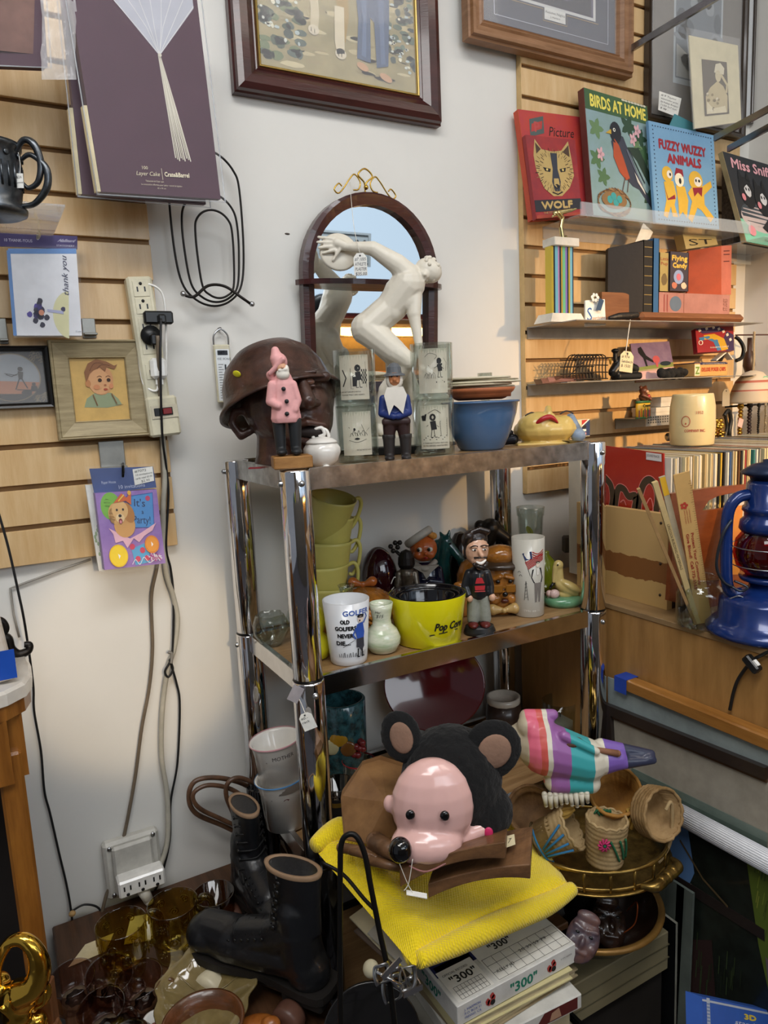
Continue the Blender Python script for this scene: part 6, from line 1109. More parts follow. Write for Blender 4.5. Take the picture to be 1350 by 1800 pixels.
m.add(top+bot, fs+[tuple(off+i for i in f[::-1]) for f in fs]+[(ring[k], ring[(k+1) % len(ring)], off+ring[(k+1) % len(ring)], off+ring[k]) for k in range(len(ring))], YK, True); m.o('folded_body', sw)
sl = [W(552, 1487, Y=-.485), W(596, 1462, Y=-.47), W(640, 1478, Y=-.50), W(650, 1530, Y=-.56), W(690, 1580, Y=-.61), W(722, 1660, Y=-.68), W(728, 1690, Y=-.705)]
MB().tube([p-sw.location for p in sl], [.012, .024, .026, .024, .022, .018, .012], YK, n=8, seg=16).o('folded_sleeve', sw)
ed = [W(735, 1690, Y=-.715), W(800, 1660, Y=-.70), W(880, 1625, Y=-.69), W(960, 1592, Y=-.67), W(1006, 1564, Y=-.655)]
MB().tube([p-sw.location+V((0, 0, .002)) for p in ed], [.012, .018, .019, .018, .012], YK, n=8, seg=14).o('rolled_hem', sw)
# carved wood pieces
CWD = wood('chip_carved_wood', '#7a5636', '#4d3420', (3, 8, 8), .5, 7, .15); CWD2 = M('carved_wood_light', '#8f6a42', .5, col2='#6e4c2c', vs=16, bump=.6, bs=35)
def slabpx(name, parent, pts, Y0, th, mat, z=None):
    P = [W(x, y, Y=Y0) if len((x, y)) == 2 else None for x, y in pts]; o0 = parent.location; m = MB(); n = len(P)
    dirv = V((sin(YAW), cos(YAW), 0))*th; vs = [p-o0 for p in P]+[p-o0+dirv for p in P]; tr = tessellate_polygon([[V(((p-o0).dot(_r), (p-o0).z, 0)) for p in P]])
    m.add(vs, [tuple(t) for t in tr]+[tuple(n+i for i in t[::-1]) for t in tr]+[(i, (i+1) % n, n+(i+1) % n, n+i) for i in range(n)], mat); return m.o(name, parent)
wc = thing('carved_wood_mask', 'large chip-carved brown wooden mask lying left of the plush head', 'wood carving', W(660, 1500, Y=-.58)); o0 = wc.location; u = S(o0)
def wp(x, y, d): return W(x, y, D=d)-o0
m = MB(); g = [wp(598, 1400, 1.19), wp(636, 1345, 1.24), wp(668, 1335, 1.26), wp(720, 1352, 1.25), wp(760, 1400, 1.2), wp(752, 1470, 1.15), wp(700, 1472, 1.13), wp(642, 1486, 1.13), wp(604, 1478, 1.15)]; c0 = wp(680, 1410, 1.13); bk = [p+CF*.035+V((0, 0, -.004)) for p in g]; n = len(g)
mid = [p*.6+c0*.4 for p in g]
m.add(g+mid+[c0]+bk, [(i, (i+1) % n, n+(i+1) % n, n+i) for i in range(n)]+[(n+i, n+(i+1) % n, 2*n) for i in range(n)]+[(i, 2*n+1+i, 2*n+1+(i+1) % n, (i+1) % n) for i in range(n)]+[tuple(range(3*n, 2*n, -1))], CWD2); o = m.o('faceted_panel', wc); bevel(o, .004, 2)
m = MB()
for k, (a, b, r) in enumerate((((600, 1490, 1.14), (690, 1505, 1.10), 9), ((640, 1498, 1.12), (712, 1512, 1.09), 10), ((650, 1512, 1.10), (712, 1528, 1.08), 9), ((660, 1480, 1.12), (700, 1500, 1.08), 17), ((618, 1495, 1.13), (660, 1508, 1.1), 8))): m.cap(wp(*a), wp(*b), r*u, r*u*.8, CWD)
m.o('carved_ridges', wc)
for nm, lb, A_, B_, C2, D2, hgt, dip in (('curved_wood_board', 'upper thick curved dark wood board under the plush chin', (702, 1530, 1.045), (888, 1480, 1.045), (892, 1452, 1.12), (716, 1500, 1.12), 30, .18), ('curved_wood_board', 'lower thick curved dark wood board lying on the yellow sweater', (752, 1554, 1.06), (932, 1520, 1.07), (936, 1452, 1.15), (770, 1500, 1.15), 26, .14)):
    a, b, c, d = [W(x, y, D=dd) for x, y, dd in (A_, B_, C2, D2)]; o0 = (a+b)/2; t = thing(nm, lb, 'wood board', o0); Nn = 16; vs = []
    for s in range(Nn+1):
        f_ = s/Nn; arch_ = 4*f_*(1-f_); h_ = hgt*u*(1-.55*arch_); up = V((0, 0, arch_*.006))
        vs += [a*(1-f_)+b*f_+up-o0, d*(1-f_)+c*f_+up-o0, d*(1-f_)+c*f_-V((0, 0, h_))-o0, a*(1-f_)+b*f_-V((0, 0, h_))-o0]
    m = MB(); m.add(vs, [(4*s+i, 4*s+(i+1) % 4, 4*(s+1)+(i+1) % 4, 4*(s+1)+i) for s in range(Nn) for i in range(4)]+[(3, 2, 1, 0), tuple(4*Nn+i for i in range(4))], CWD); bevel(m.o('board', t), .0015)
    if 'lower' in lb: card('price_label', [W(872, 1496, D=1.085), W(906, 1484, D=1.09), W(904, 1466, D=1.115), W(889, 1470, D=1.115)], 0, .0005, CREAM, 100, 100, lambda A: A.text('17', 20, 30, 40, '#222222'), parent=t)
# plush head
ph = thing('plush_head', 'plush black animal head with pale pink vinyl face and round ears', 'plush toy', W(790, 1478, D=1.12), FZ); u = S(ph.location); X = lambda x: x-790; Zz = lambda y: 1478-y
PLS = M('black_plush', '#070708', .95, var=.3, vs=90, bump=1, bs=170, sheen=.08); PNK = M('pale_pink_vinyl', '#dfb3ac', .22, coat=.5, var=.02); PNK2 = M('ear_lining', '#1f1b1f', .9, bump=.6, bs=200)
m = MB(u); m.ball((X(800), 40, Zz(1385)), (92, 84, 100), PLS); m.ball((X(850), 30, Zz(1440)), (58, 60, 50), PLS); o = m.o('fur_head', ph); organic(o, .003, 2); displace(o, .004, .012)
m = MB(u); m.ball((X(714), 34, Zz(1296)), (36, 16, 50), PLS, rot=(0, radians(-12), 0)); o = m.o('ear', ph); organic(o, .003, 1); displace(o, .003, .01)
m = MB(u); m.ball((X(872), 24, Zz(1322)), (52, 20, 56), PLS, rot=(0, radians(20), 0)); o = m.o('ear', ph); organic(o, .003, 1); displace(o, .003, .01)
EL = M('ear_lining_tan', '#8f6f5c', .9, bump=.5, bs=150); MB(u).ball((X(714), 21, Zz(1292)), (20, 5, 30), EL, 20, 12, (0, radians(-12), 0)).o('ear_lining', ph); MB(u).ball((X(874), 7, Zz(1318)), (29, 6, 32), EL, 20, 12, (0, radians(20), 0)).o('ear_lining', ph)
m = MB(u); m.ball((X(762), -26, Zz(1392)), (72, 44, 84), PNK); m.ball((X(748), -48, Zz(1446)), (62, 42, 34), PNK); m.cap((X(770), -36, Zz(1462)), (X(852), -16, Zz(1444)), 20, 14, PNK); m.ball((X(688), -14, Zz(1394)), (11, 12, 16), PNK); organic(m.o('vinyl_face', ph), .003, 4)
MB(u).ball((X(703), -98, Zz(1425)), (19, 18, 21), M('shiny_black_nose', '#08080a', .06, coat=.6, var=0), 24, 16).o('nose', ph)
for x, y, d in ((722, 1382, -70), (778, 1384, -74)): MB(u).ball((X(x), d, Zz(y)), (8, 5, 9), M('button_eye', '#0b0b0c', .08, coat=.6, var=0), 16, 10).o('button_eye', ph)
m = MB(u); m.tube([(X(716), -92, Zz(1458)), (X(745), -94, Zz(1468)), (X(790), -74, Zz(1462))], 1.6, F('#8e5c58', .4)); m.o('mouth_line', ph)
MB(u).ball((X(855), -30, Zz(1446)), (8, 3, 10), F('#c92f64', .4), 12, 8).o('pink_sticker', ph)
m = MB(u); m.tube([(X(700), -108, Zz(1440)), (X(712), -104, Zz(1480)), (X(722), -106, Zz(1500))], .7, M('cotton_string', '#e6e2d6', .9)); m.tube([(X(722), -104, Zz(1438)), (X(714), -106, Zz(1478)), (X(706), -108, Zz(1490))], .7, M('cotton_string', '#e6e2d6')); m.box((X(726), -106, Zz(1499)), (34, 12, 1), PAPER, (0, .25, 0)); m.o('tag_and_string', ph)
# hoop stand
hp = thing('black_hoop_stand', 'tall black iron hoop in front of the sweater', 'iron stand', W(600, 1722, Y=-.70)); o0 = hp.location
MB().tube([W(600, 1860, D=1.0)-o0, W(598, 1720, D=1.0)-o0, W(598, 1540, D=1.0)-o0, W(600, 1484, D=1.0)-o0, W(612, 1467, D=1.0)-o0, W(628, 1472, D=1.0)-o0, W(642, 1505, D=1.0)-o0, W(652, 1560, D=1.0)-o0, W(668, 1640, D=1.0)-o0, W(684, 1720, D=1.0)-o0, W(700, 1860, D=1.0)-o0], 5*.00079, BLKM, n=8, seg=10).o('hoop', hp)
MB().tube([W(566, 1516, D=1.12)-o0, W(604, 1538, D=1.1)-o0, W(640, 1580, D=1.04)-o0, W(660, 1600, D=1.02)-o0], .0028, BLKM).o('cross_rod', hp)
cl = thing('metal_clamp_chain', 'bundle of shiny metal strap clamps hanging at the hoop', 'clamps', W(700, 1730, D=.99)); o0 = cl.location; R = random.Random(8)
for k, (x, y, w_, h_, r) in enumerate(((672, 1712, 14, 20, .1), (700, 1716, 12, 22, -.2), (716, 1720, 16, 26, .3), (690, 1738, 18, 28, .1), (726, 1730, 12, 20, -.3))):
    c = W(x, y, D=.985+.008*k)-o0; m = MB(); R_ = Matrix.Rotation(r, 3, 'Y'); 
    m.tube([c+R_ @ V((w_*.0008*cos(a), .004*sin(3*a), h_*.0008*sin(a))) for a in [q*pi/5 for q in range(10)]], .0035, STEEL, n=4, seg=6, closed=True, flat=.35); m.o('strap_clamp', cl)
m = MB(); m.tube([W(662, 1708, D=.98)-o0, W(705, 1732, D=.98)-o0], .0022, CHROME, n=1); m.box(W(726, 1742, D=.98)-o0, (.03, .002, .008), STEEL, (0, .05, 0)); m.box(W(688, 1702, D=.98)-o0, (.034, .002, .009), STEEL, (0, -.5, 0)); m.o('rivet_bar', cl)
t, u = on('dark_pan', 'large dark round pan standing left under the sweater', 'pan', 652, 1790, .405, y=-.585); MB(u).lathe([(.1, 0), (66, 0), (80, 12), (84, 26), (80, 26), (64, 8), (.1, 6)], M('dark_enamel', '#1d1c1c', .2, coat=.5), (0, 0, 86), 48, (radians(72), radians(10), 0)).o('pan_body', t)
MB(.0009).ball((0, 0, 0), (15, 15, 16), M('cream_knob', '#c2b99c', .6)).o('x') if False else None
t = thing('cream_pompom', 'small cream ball inside the dark pan', 'ball', W(652, 1703, D=1.06)); MB().ball((0, 0, 0), (.012, .012, .013), M('cream_fluff', '#c2b99c', .9)).o('ball_body', t)
# ------------------------------------------------------------------ beige box, bowl and masks
bb = thing('beige_box', 'beige ribbed carton box under the dark wooden bowl', 'box', (.96, -.53, 0)); BE = M('beige_carton', '#8d8263', .6, var=.05)
m = MB(); m.b2((-.135, -.11, .33), (.135, .12, .415), BE, bev=.002); 
for z in (.356, .385): m.b2((-.1365, -.1115, z), (.1365, .1215, z+.0015), F('#5f5842'))
m.o('box_body', bb); MB().b2((-.128, -.10, .0), (.128, .11, .33), M('dark_crate', '#2a2520', .7)).o('dark_plinth', bb)
bw = thing('dark_wooden_bowl', 'large dark wooden bowl with gold brown rim on the beige box', 'bowl', (.965, -.545, .4155)); m = MB(); WBD = wood('dark_bowl_wood', '#3a2418', '#1f130c', (1, 6, 6), .3, 6, .3)
m.lathe([(.07, 0), (.08, .004), (.12, .03), (.148, .062)], WBD, seg=56, cap=False); m.lathe([(.136, .066), (.115, .034), (.07, .012), (.0001, .010)], WBD, seg=56, cap=False); m.o('bowl_body', bw); MB().lathe([(.148, .061), (.149, .066), (.143, .070), (.136, .066)], M('worn_gilt_rim', '#8a6632', .35, .4), seg=56, cap=False).o('rim', bw)
def carved_face(name, label, loc, rot, s, mat, mouth=True):
    t = thing(name, label, 'mask', loc, rot); m = MB(s); m.ball((0, 0, 0), (30, 42, 12), mat); m.ball((0, -6, 9), (6, 12, 8), mat); m.ball((-12, 8, 7), (9, 6, 5), mat); m.ball((12, 8, 7), (9, 6, 5), mat); m.cap((-20, 18, 8), (-4, 14, 10), 4, 4, mat); m.cap((20, 18, 8), (4, 14, 10), 4, 4, mat); m.cap((-10, -22, 8), (10, -22, 8), 4, 4, mat); m.ball((-18, -10, 5), (9, 10, 7), mat); m.ball((18, -10, 5), (9, 10, 7), mat); m.ball((0, 36, 4), (22, 12, 8), mat)
    organic(m.o('face', t), s*2.2, 2); 
    for x in (-12, 12): MB(s).ball((x, 7, 11), (4, 2.6, 2), BLK, 10, 6).o('eye_slit', t)
    return t
carved_face('carved_mask', 'small dark glossy carved wooden mask inside the wooden bowl', W(1070, 1622, D=1.40), (radians(40), .2, -.5), .00115, M('dark_carved_wood', '#33221a', .25, var=.4, vs=40, coat=.4))
carved_face('speckled_mask', 'speckled brown and blue oval mask leaning left of the wooden bowl', W(1024, 1650, D=1.27), (radians(50), .3, -.9), .00098, M('speckled_paint', '#6b4a3f', .4, col2='#2c3448', vs=26, var=.2, coat=.3))
t = thing('copper_wire', 'loop of copper wire in the wooden bowl', 'wire', W(1096, 1640, D=1.36)); MB().tube([(0, 0, 0), (.02, -.01, .02), (.035, 0, .05), (.03, .02, .02)], .0014, M('copper', '#a8542c', .3, .9)).o('wire_loop', t)
t = thing('wood_plank', 'brown flat wood plank under the right end of the game box', 'wood plank', (.80, -.545, .5)); MB().b2((-.03, -.06, 0), (.06, .05, .014), CWD, bev=.002).o('plank', t)
# brass gallery tray
tz = .545; tc = W(1052, 1524, Z=tz); tr_ = thing('brass_gallery_tray', 'oval brass tray with bamboo style gallery rail holding woven baskets', 'tray', (.955, -.562, .592), FZ); tl = tr_.location
BR2 = M('aged_brass', '#9a7d42', .3, .9, var=.3, vs=40); m = MB(); m.lathe([(.0001, 0), (.11, 0), (.135, .010), (.142, .012), (.140, .015), (.11, .004), (.0001, .004)], BR2, seg=64, sx=1.1); m.o('tray_plate', tr_)
m = MB(); P = [(.134*cos(a)*1.1, .134*sin(a), .055) for a in [2*pi*k/64 for k in range(64)]]; m.tube(P, [.0036 if k % 6 else .005 for k in range(64)], BR2, n=1, seg=8, closed=True); m.tube([(x, y, .022) for x, y, z in P], .0028, BR2, n=1, seg=6, closed=True)
for k in range(20): a = 2*pi*k/20; m.cyl((.134*cos(a)*1.1, .134*sin(a), .036), .0028, .04, BR2, seg=8)
m.o('gallery_rail', tr_)
for sgn, lb in ((1, 0), (-1, 1)):
    a0 = radians(-50) if sgn > 0 else radians(130); m = MB(); c = V((.152*cos(a0)*1.1, .152*sin(a0), .030)); tn = V((-sin(a0), cos(a0), 0)); m.tube([c-tn*.055+V((-.02*cos(a0), -.02*sin(a0), 0)), c-tn*.04, c, c+tn*.04, c+tn*.055+V((-.02*cos(a0), -.02*sin(a0), 0))], [.004, .010, .0105, .010, .004], BR2, n=8, seg=12)
    for k in (-1, 0, 1): m.ball(c+tn*.02*k, (.0118,)*3, BR2, 12, 8)
    m.o('handle', tr_)
tj = thing('black_jar', 'black jar standing in the wooden bowl under the brass tray', 'jar', (.965, -.53, .4265)); MB().lathe([(.03, 0), (.036, .02), (.036, .14), (.03, .165)], BLK, seg=28).o('jar_body', tj)
# straw baskets
def straw(name, c, c2): return M(name, c, .75, col2=c2, vs=22, bump=.4, bs=90)
ST1 = straw('pale_straw', '#b99f74', '#8f764e'); ST2 = straw('golden_straw', '#b5823a', '#7f5722'); ST3 = straw('tan_straw', '#a98a5f', '#76592f')
def basket(label, loc, r, h, mat, rot=(0, 0, 0), rows=8, taper=.12, art=None, lid=False):
    t = thing('woven_basket', label, 'basket', loc, rot); m = MB(); n = rows
    prof = [(.0001, 0), (r*.85, 0)]
    for k in range(n):
        z = h*k/n; rr = r*(1-taper+taper*k/n); 
        for j in range(4): f_ = j/4; prof.append((rr+r*.035*sin(pi*f_), z+h/n*f_))
    prof.append((r, h)); inn = [(r*.9, h), (r*.9*.9, h*.1), (.0001, h*.08)]
    m.lathe(prof+inn, mat, seg=60, rad=lambda a, z: 1+.018*sin(a*26+round(z/(h/n))*pi)); m.o('woven_wall', t)
    MB().tube([(r*.96*cos(a), r*.96*sin(a), h+.002*sin(a*14)) for a in [2*pi*k/40 for k in range(40)]], r*.07, mat, n=1, seg=8, closed=True).o('braided_rim', t)
    if art: m = MB(); art(m, r, h); m.o('yarn_decoration', t)
    return t
YG, YB_, YP = M('green_yarn', '#22603f', .9), M('blue_yarn', '#2f6f9a', .9), M('pink_yarn', '#c2376c', .9)
def dec_flower(m, r, h):
    c = V((-r*.42, -r*.93, h*.68))
    for k in range(10): a = k*2*pi/10; m.tube([c, c+V((.011*cos(a), -.006, .012*sin(a))), c+V((.004*cos(a+.5), -.008, .004*sin(a+.5)))], .0017, YP, n=4, seg=6)
    m.ball(c+V((0, -.008, 0)), (.003,)*3, YG)
    for a0, a1 in ((-.1, .45), (.35, .75), (.7, 1.0)): m.tube([(r*1.05*sin(a0), -r*1.05*cos(a0), h*.75), (r*1.04*sin((a0+a1)/2), -r*1.04*cos((a0+a1)/2), h*.5), (r*.98*sin(a1), -r*.98*cos(a1), h*.25)], .0022, YG, n=4, seg=6)
    for k in range(5): m.tube([(-.014+k*.006, r*.8, h*.9), (-.008+k*.006, r*.78, h*1.0), (-.004+k*.005, r*.8, h*.86)], .002, YG, n=3, seg=6)
def dec_blue(m, r, h):
    for a0 in (-.9, -.5, -.1, .3): m.tube([(r*1.03*sin(a0*.3), -r*1.03*cos(a0*.3), h*.2), (r*1.05*sin(a0), -r*1.05*cos(a0), h*.9)], .0022, YB_, n=2, seg=6)
    m.tube([(r*.97*sin(a), -r*.97*cos(a), h*.12) for a in [-1.2+.2*k for k in range(12)]], .002, YB_, n=1, seg=6)
B0 = tl+V((0, 0, .0045))
basket('pale open straw basket with pink yarn flower and green leaves', W(1062, 1512, D=1.345), .038, .084, ST1, (0, .06, FZ), 9, .14, dec_flower)
basket('pale straw lidded basket with blue yarn stripes lying on its side', W(948, 1478, D=1.36), .042, .070, ST1, (radians(14), radians(58), FZ), 7, .3, dec_blue)
basket('golden straw basket with zigzag weave under the skull snout', W(1084, 1412, D=1.42), .050, .062, ST2, (radians(35), radians(-18), FZ), 6, .2)
basket('round tan basket tipped on edge at the right rim of the tray', W(1140, 1424, D=1.36), .048, .037, ST3, (radians(60), radians(58), FZ), 5, .05)
basket('brown shallow basket tucked behind the plush head', W(936, 1428, D=1.40), .046, .040, straw('brown_straw', '#8a6740', '#553a20'), (radians(50), radians(-20), FZ), 5, .1)
t = thing('straw_knot', 'yellow knotted straw ball beside the flower basket', 'straw knot', W(1110, 1438, D=1.36)); m = MB(.00112); 
for k in range(7): m.tube([(8*cos(k), 8*sin(k)*.6, -16), (11*cos(k+.7), 11*sin(k+.7)*.6, 0), (7*cos(k+1.4), 7*sin(k+1.4)*.6, 16)], 3.2, straw('yellow_straw', '#c9a04a', '#9a7430'), n=3, seg=6)
m.ball((0, 0, 0), (9, 7, 16), straw('yellow_straw', '', '')); m.o('knot', t)
dup(t, W(992, 1426, D=1.36), (.3, 1.1, 0), 'yellow knotted straw ball under the skull teeth')
t = thing('rope_loop', 'twisted straw handle loop at the right of the tipped basket', 'rope handle', W(1174, 1452, D=1.34)); m = MB(.00115); m.tube([(-6, 0, 30), (6, 0, 40), (10, 0, 10), (6, 0, -30), (-10, 0, -50), (-22, 0, -56)], 3, ST1, n=8); m.o('loop', t)
# painted cow skull
skl = thing('painted_skull', 'painted animal skull with pink, purple and turquoise stripes on the baskets', 'skull', W(1010, 1376, D=1.35), FZ); u = S(skl.location); X = lambda x: x-1010; Zz = lambda y: 1372-y
SKM = ramp_mat('striped_skull_paint', 0, [(0, '#b9ab92'), (.06, '#d7657c'), (.13, '#c9574f'), (.17, '#d4cdbb'), (.20, '#96609c'), (.32, '#3fa3a6'), (.47, '#d4cdbb'), (.57, '#7658a8'), (.70, '#30344a')], .45, scale=1/(270*u), off=100/270, noise=.004, coat=.2)
m = MB(u); c = lambda a, b, r1, r2: m.cap((X(a[0]), a[2], Zz(a[1])), (X(b[0]), b[2], Zz(b[1])), r1, r2, SKM)
m.ball((X(955), 0, Zz(1300)), (46, 44, 44), SKM); c((950, 1280, 0), (930, 1262, 0), 34, 20); c((960, 1305, 0), (1030, 1330, 0), 46, 38); c((1030, 1330, 0), (1085, 1330, 0), 34, 20); c((1080, 1334, -6), (1146, 1334, -4), 14, 7); c((1060, 1312, 10), (1146, 1326, 4), 15, 7); m.ball((X(1138), 0, Zz(1330)), (14, 12, 8), SKM); c((975, 1360, -10), (1035, 1368, -10), 22, 18); c((900, 1290, 10), (940, 1270, 10), 18, 22)
c((930, 1250, 10), (975, 1248, 10), 14, 10); c((985, 1270, -26), (1040, 1300, -28), 9, 7)
organic(m.o('skull_bone', skl), .0026, 3)
m = MB(u); m.ball((X(1000), -22, Zz(1284)), (20, 12, 9), M('dark_bone_hollow', '#6a4634', .8)); m.cap((X(1030), -20, Zz(1298)), (X(1080), -16, Zz(1312)), 4, 6, M('bone_brown', '#8a5f45', .7)); m.o('nasal_hollow', skl)
m = MB(u)
for k in range(9): x = 952+k*9; m.cap((X(x), -22-3*sin(k), Zz(1378)), (X(x+2), -24, Zz(1398+4*sin(k*1.3))), 5, 3.4, M('tooth', '#cfc7b4', .4))
m.o('teeth', skl)
# extra baskets' support: dark felt cloth block inside tray
# ================================================================== counter at right
PLY = wood('birch_plywood', '#b88a50', '#936a38', (10, 5, .8), .45, 4, .1); PLT = wood('counter_top_wood', '#a98a62', '#876a45', (8, 1, 1), .4, 5, .1)
ct = thing('wooden_counter', 'plywood counter with a light top right of the chrome rack', 'counter', (1.7, -.75, 0)); MB().b2((-.5, -.75, 0), (.5, .68, 1.008), PLY).o('side_panel', ct); MB().b2((-.503, -.753, 1.008), (.5, .68, 1.02), PLT, bev=.001).o('top_board', ct)
m = MB(); RA = wood('rail_oak', '#b07a3c', '#8a5a26', (8, 1, 8), .35, 6, .2); m.b2((-.535, -.75, .845), (-.504, .318, .872), RA, bev=.003); m.b2((-.52, .29, .2), (-.504, .312, .845), RA); m.o('edge_rail', ct)
tag(MB().box((0, 0, 0), (.037, .034, .0006), M('blue_tape', '#2446a8', .6)).box((-.0185, 0, -.017), (.0006, .034, .034), M('blue_tape', '#2446a8')).o('blue_tape', None, (1.181, -.448, .8726)), 'blue masking tape wrapped over the end of the oak rail', 'tape')
# boards and frames leaning on the counter side
def lean(name, label, cat, px4, X, th, mat, cw=100, ch=100, art=None, parent=None, dx=0):
    Xs = X if hasattr(X, '__len__') else [X]*4
    P = [W(*p, X=x) for p, x in zip(px4, Xs)]; return card(name, P, 0, th, mat, cw, ch, art, parent=parent, label=label, cat=cat)
PB = M('pale_blue_board', '#98a3a2', .7)
lean('pale_blue_board', 'pale blue-grey mat board behind the dark framed print under the rail', 'mat board', [(1070, 1290), (1352, 1420), (1352, 1292), (1068, 1190)], 1.178, .003, PB)
P4 = [W(*p, X=x) for p, x in zip([(1080, 1480), (1352, 1650), (1352, 1347), (1066, 1234)], (1.158, 1.158, 1.172, 1.172))]
t = thing('dark_framed_print', 'dark framed print with a beige mat leaning under the oak rail', 'picture', (P4[0]+P4[1])/2); Q = [p-t.location for p in P4]
def lerp4(a, b): return (Q[0]*(1-a)+Q[1]*a)*(1-b)+(Q[3]*(1-a)+Q[2]*a)*b
m = MB(); nrm = (Q[1]-Q[0]).cross(Q[3]-Q[0]).normalized(); W_, H_ = (Q[1]-Q[0]).length, (Q[3]-Q[0]).length
def strip(m, a0, b0, a1, b1, d0, d1, mat):
    c = [lerp4(a0, b0), lerp4(a1, b0), lerp4(a1, b1), lerp4(a0, b1)]; m.add([p+nrm*d1 for p in c]+[p+nrm*d0 for p in c], [(0, 1, 2, 3), (7, 6, 5, 4), (0, 4, 5, 1), (1, 5, 6, 2), (2, 6, 7, 3), (3, 7, 4, 0)], mat)
DF = M('dark_frame', '#2a2220', .35, coat=.3); wf_, hf_ = .022/W_, .022/H_
strip(m, 0, 1-hf_, 1, 1, 0, .014, DF); strip(m, 0, 0, wf_, 1-hf_, 0, .014, DF); strip(m, .0, .0, 1, hf_, 0, .014, DF); strip(m, wf_, 1-hf_*1.3, 1, 1-hf_, .0, .009, F('#4a3426', .3)); m.o('frame', t)
m = MB(); strip(m, wf_, hf_, 1, 1-hf_, 0, .004, M('beige_mat', '#9f988a', .75)); m.o('mat_board', t)
m = MB(); strip(m, .18, .0, 1, .62, .0045, .006, M('grey_green_print', '#6b7a70', .35, coat=.5)); strip(m, .2, .0, 1, .57, .006, .0065, M('dim_green_print', '#56655c', .3, coat=.5)); m.o('print', t)
p0, p1 = W(1178, 1422, X=1.133), W(1356, 1518, X=1.133); t = thing('ribbed_white_roll', 'white ribbed plastic roll lying diagonally on the dark landscape painting', 'roll', p0); d = p1-p0
m = MB(); m.tube([V((0, 0, 0)), d*1.3], .0195, M('ribbed_white', '#f0f1f5', .35), n=1, seg=24); ax = d.normalized(); s1 = ax.cross(V((0, 0, 1))).normalized(); s2 = ax.cross(s1)
for k in range(30): a = 2*pi*k/30; c = (s1*cos(a)+s2*sin(a))*.0195; m.tube([c, c+d*1.3], .0011, F('#c9cad0', .5), n=1, seg=4)
m.o('roll_body', t)
def art_land(A):
    A.rect(0, 0, 100, 100, 0, mat=M('dark_canvas', '#1f2620', .45, col2='#12150f', vs=30, coat=.3)); A.up()
    A.poly([(0, 100), (28, 100), (34, 84), (24, 70), (12, 60), (0, 58)], '#5b7fae'); A.up(); A.poly([(18, 74), (32, 80), (34, 72), (26, 66)], '#c9c6c2'); A.poly([(0, 62), (20, 66), (34, 70), (30, 58), (0, 50)], '#2b2224'); A.poly([(20, 58), (46, 66), (50, 40), (26, 36)], '#33211f'); A.up()
    A.poly([(66, 100), (100, 104), (100, 20), (86, 48), (74, 74)], 0 or '#5a6b24'); A.poly([(74, 26), (100, 0), (100, 14), (88, 22)], '#4b5a22'); A.up(); R = random.Random(6)
    for k in range(160): x = R.uniform(70, 99); y = R.uniform(30, 96); A.line([(x, y), (x+1.2, y+4)], .5, R.choice(['#76862f', '#48571d', '#8a8f3a', '#3b4a18'])) if x > 100-(y-5)*.34 else None
    for k in range(90): x = R.uniform(36, 66); y = R.uniform(8, 60); A.line([(x, y), (x+.6, y+6)], .6, R.choice(['#2e3a20', '#39472a', '#222b1b']))
    A.up(); A.poly([(78, 72), (84, 70), (90, 56), (86, 52), (80, 62)], '#6b5d5f'); A.ell(97, 48, 4, 6, '#7b757a'); A.line([(24, 92), (40, 84), (56, 80)], .8, '#5a4a30')
lean('landscape_painting', 'large dark green hillside painting leaning at lower right', 'painting', [(1130, 1900), (1420, 2140), (1420, 1560), (1140, 1400)], (1.135, 1.135, 1.150, 1.150), .012, M('canvas_edge', '#1a1a17', .7), 100, 100, art_land)
def art_grey(A):
    A.up(); R = random.Random(2)
    for k in range(14): x = R.uniform(2, 90); A.poly([(x, 0), (x+6, 0), (x+4+R.random()*4, 100), (x-2, 100)], R.choice(['#5f675f', '#6f776c', '#525a54']))
    A.up()
    for k in range(7): A.poly([(30+k*3, 88), (34+k*4, 78-k), (36+k*3, 86)], '#27331f')
lean('grey_watercolor_board', 'grey green watercolor board standing before the hillside painting', 'board', [(1030, 1690), (1206, 1850), (1218, 1571), (1060, 1470)], 1.128, .006, M('grey_board', '#666e66', .5), 100, 100, art_grey)
lean('black_board', 'plain black board with pale edge standing in front of the watercolor board', 'board', [(1010, 1700), (1184, 1870), (1188, 1624), (1050, 1520)], 1.02, .006, M('black_board_face', '#0f1012', .5), side=None) if False else card('black_board', [W(*p, X=1.118) for p in [(1010, 1700), (1184, 1870), (1188, 1624), (1050, 1520)]], 0, .006, M('black_board_face', '#0f1012', .5), side=M('board_edge', '#8f8d80', .6), label='plain black board with pale edge standing in front of the watercolor board', cat='board')
def art_cook(A):
    A.rect(4, 0, 7, 100, '#c9d0dc'); A.rect(0, 95, 100, 97.5, '#c9d0dc'); A.rect(86, 0, 89, 100, '#c9d0dc'); A.up()
    for k in range(24): A.rect(4, k*4, 7, k*4+2, '#8aa0c8'); A.rect(86, k*4, 89, k*4+2, '#8aa0c8')
    A.text('3D', 40, 84, 6, '#f2d54a', w=12, bold=.5); A.text('stand-up', 30, 76, 5, '#f0f0f0', w=32, shear=.2); A.text('COOKIE CUTTERS', 47, 62, 7, '#f0f0f0', w=74, align='c', arc=.008); A.ell(48, 40, 30, 17, '#e8eef4'); A.up().text('Bake', 36, 36, 8, '#27418a', w=24)
card('cookie_cutter_box', [W(1238, 1905, Y=-.86), W(1420, 1940, Y=-.86), W(1400, 1786, Y=-.82), W(1234, 1752, Y=-.82)], 0, .03, F('#3d68c2', .4), 100, 100, art_cook, label='blue cookie cutter box at the bottom right corner', cat='box')
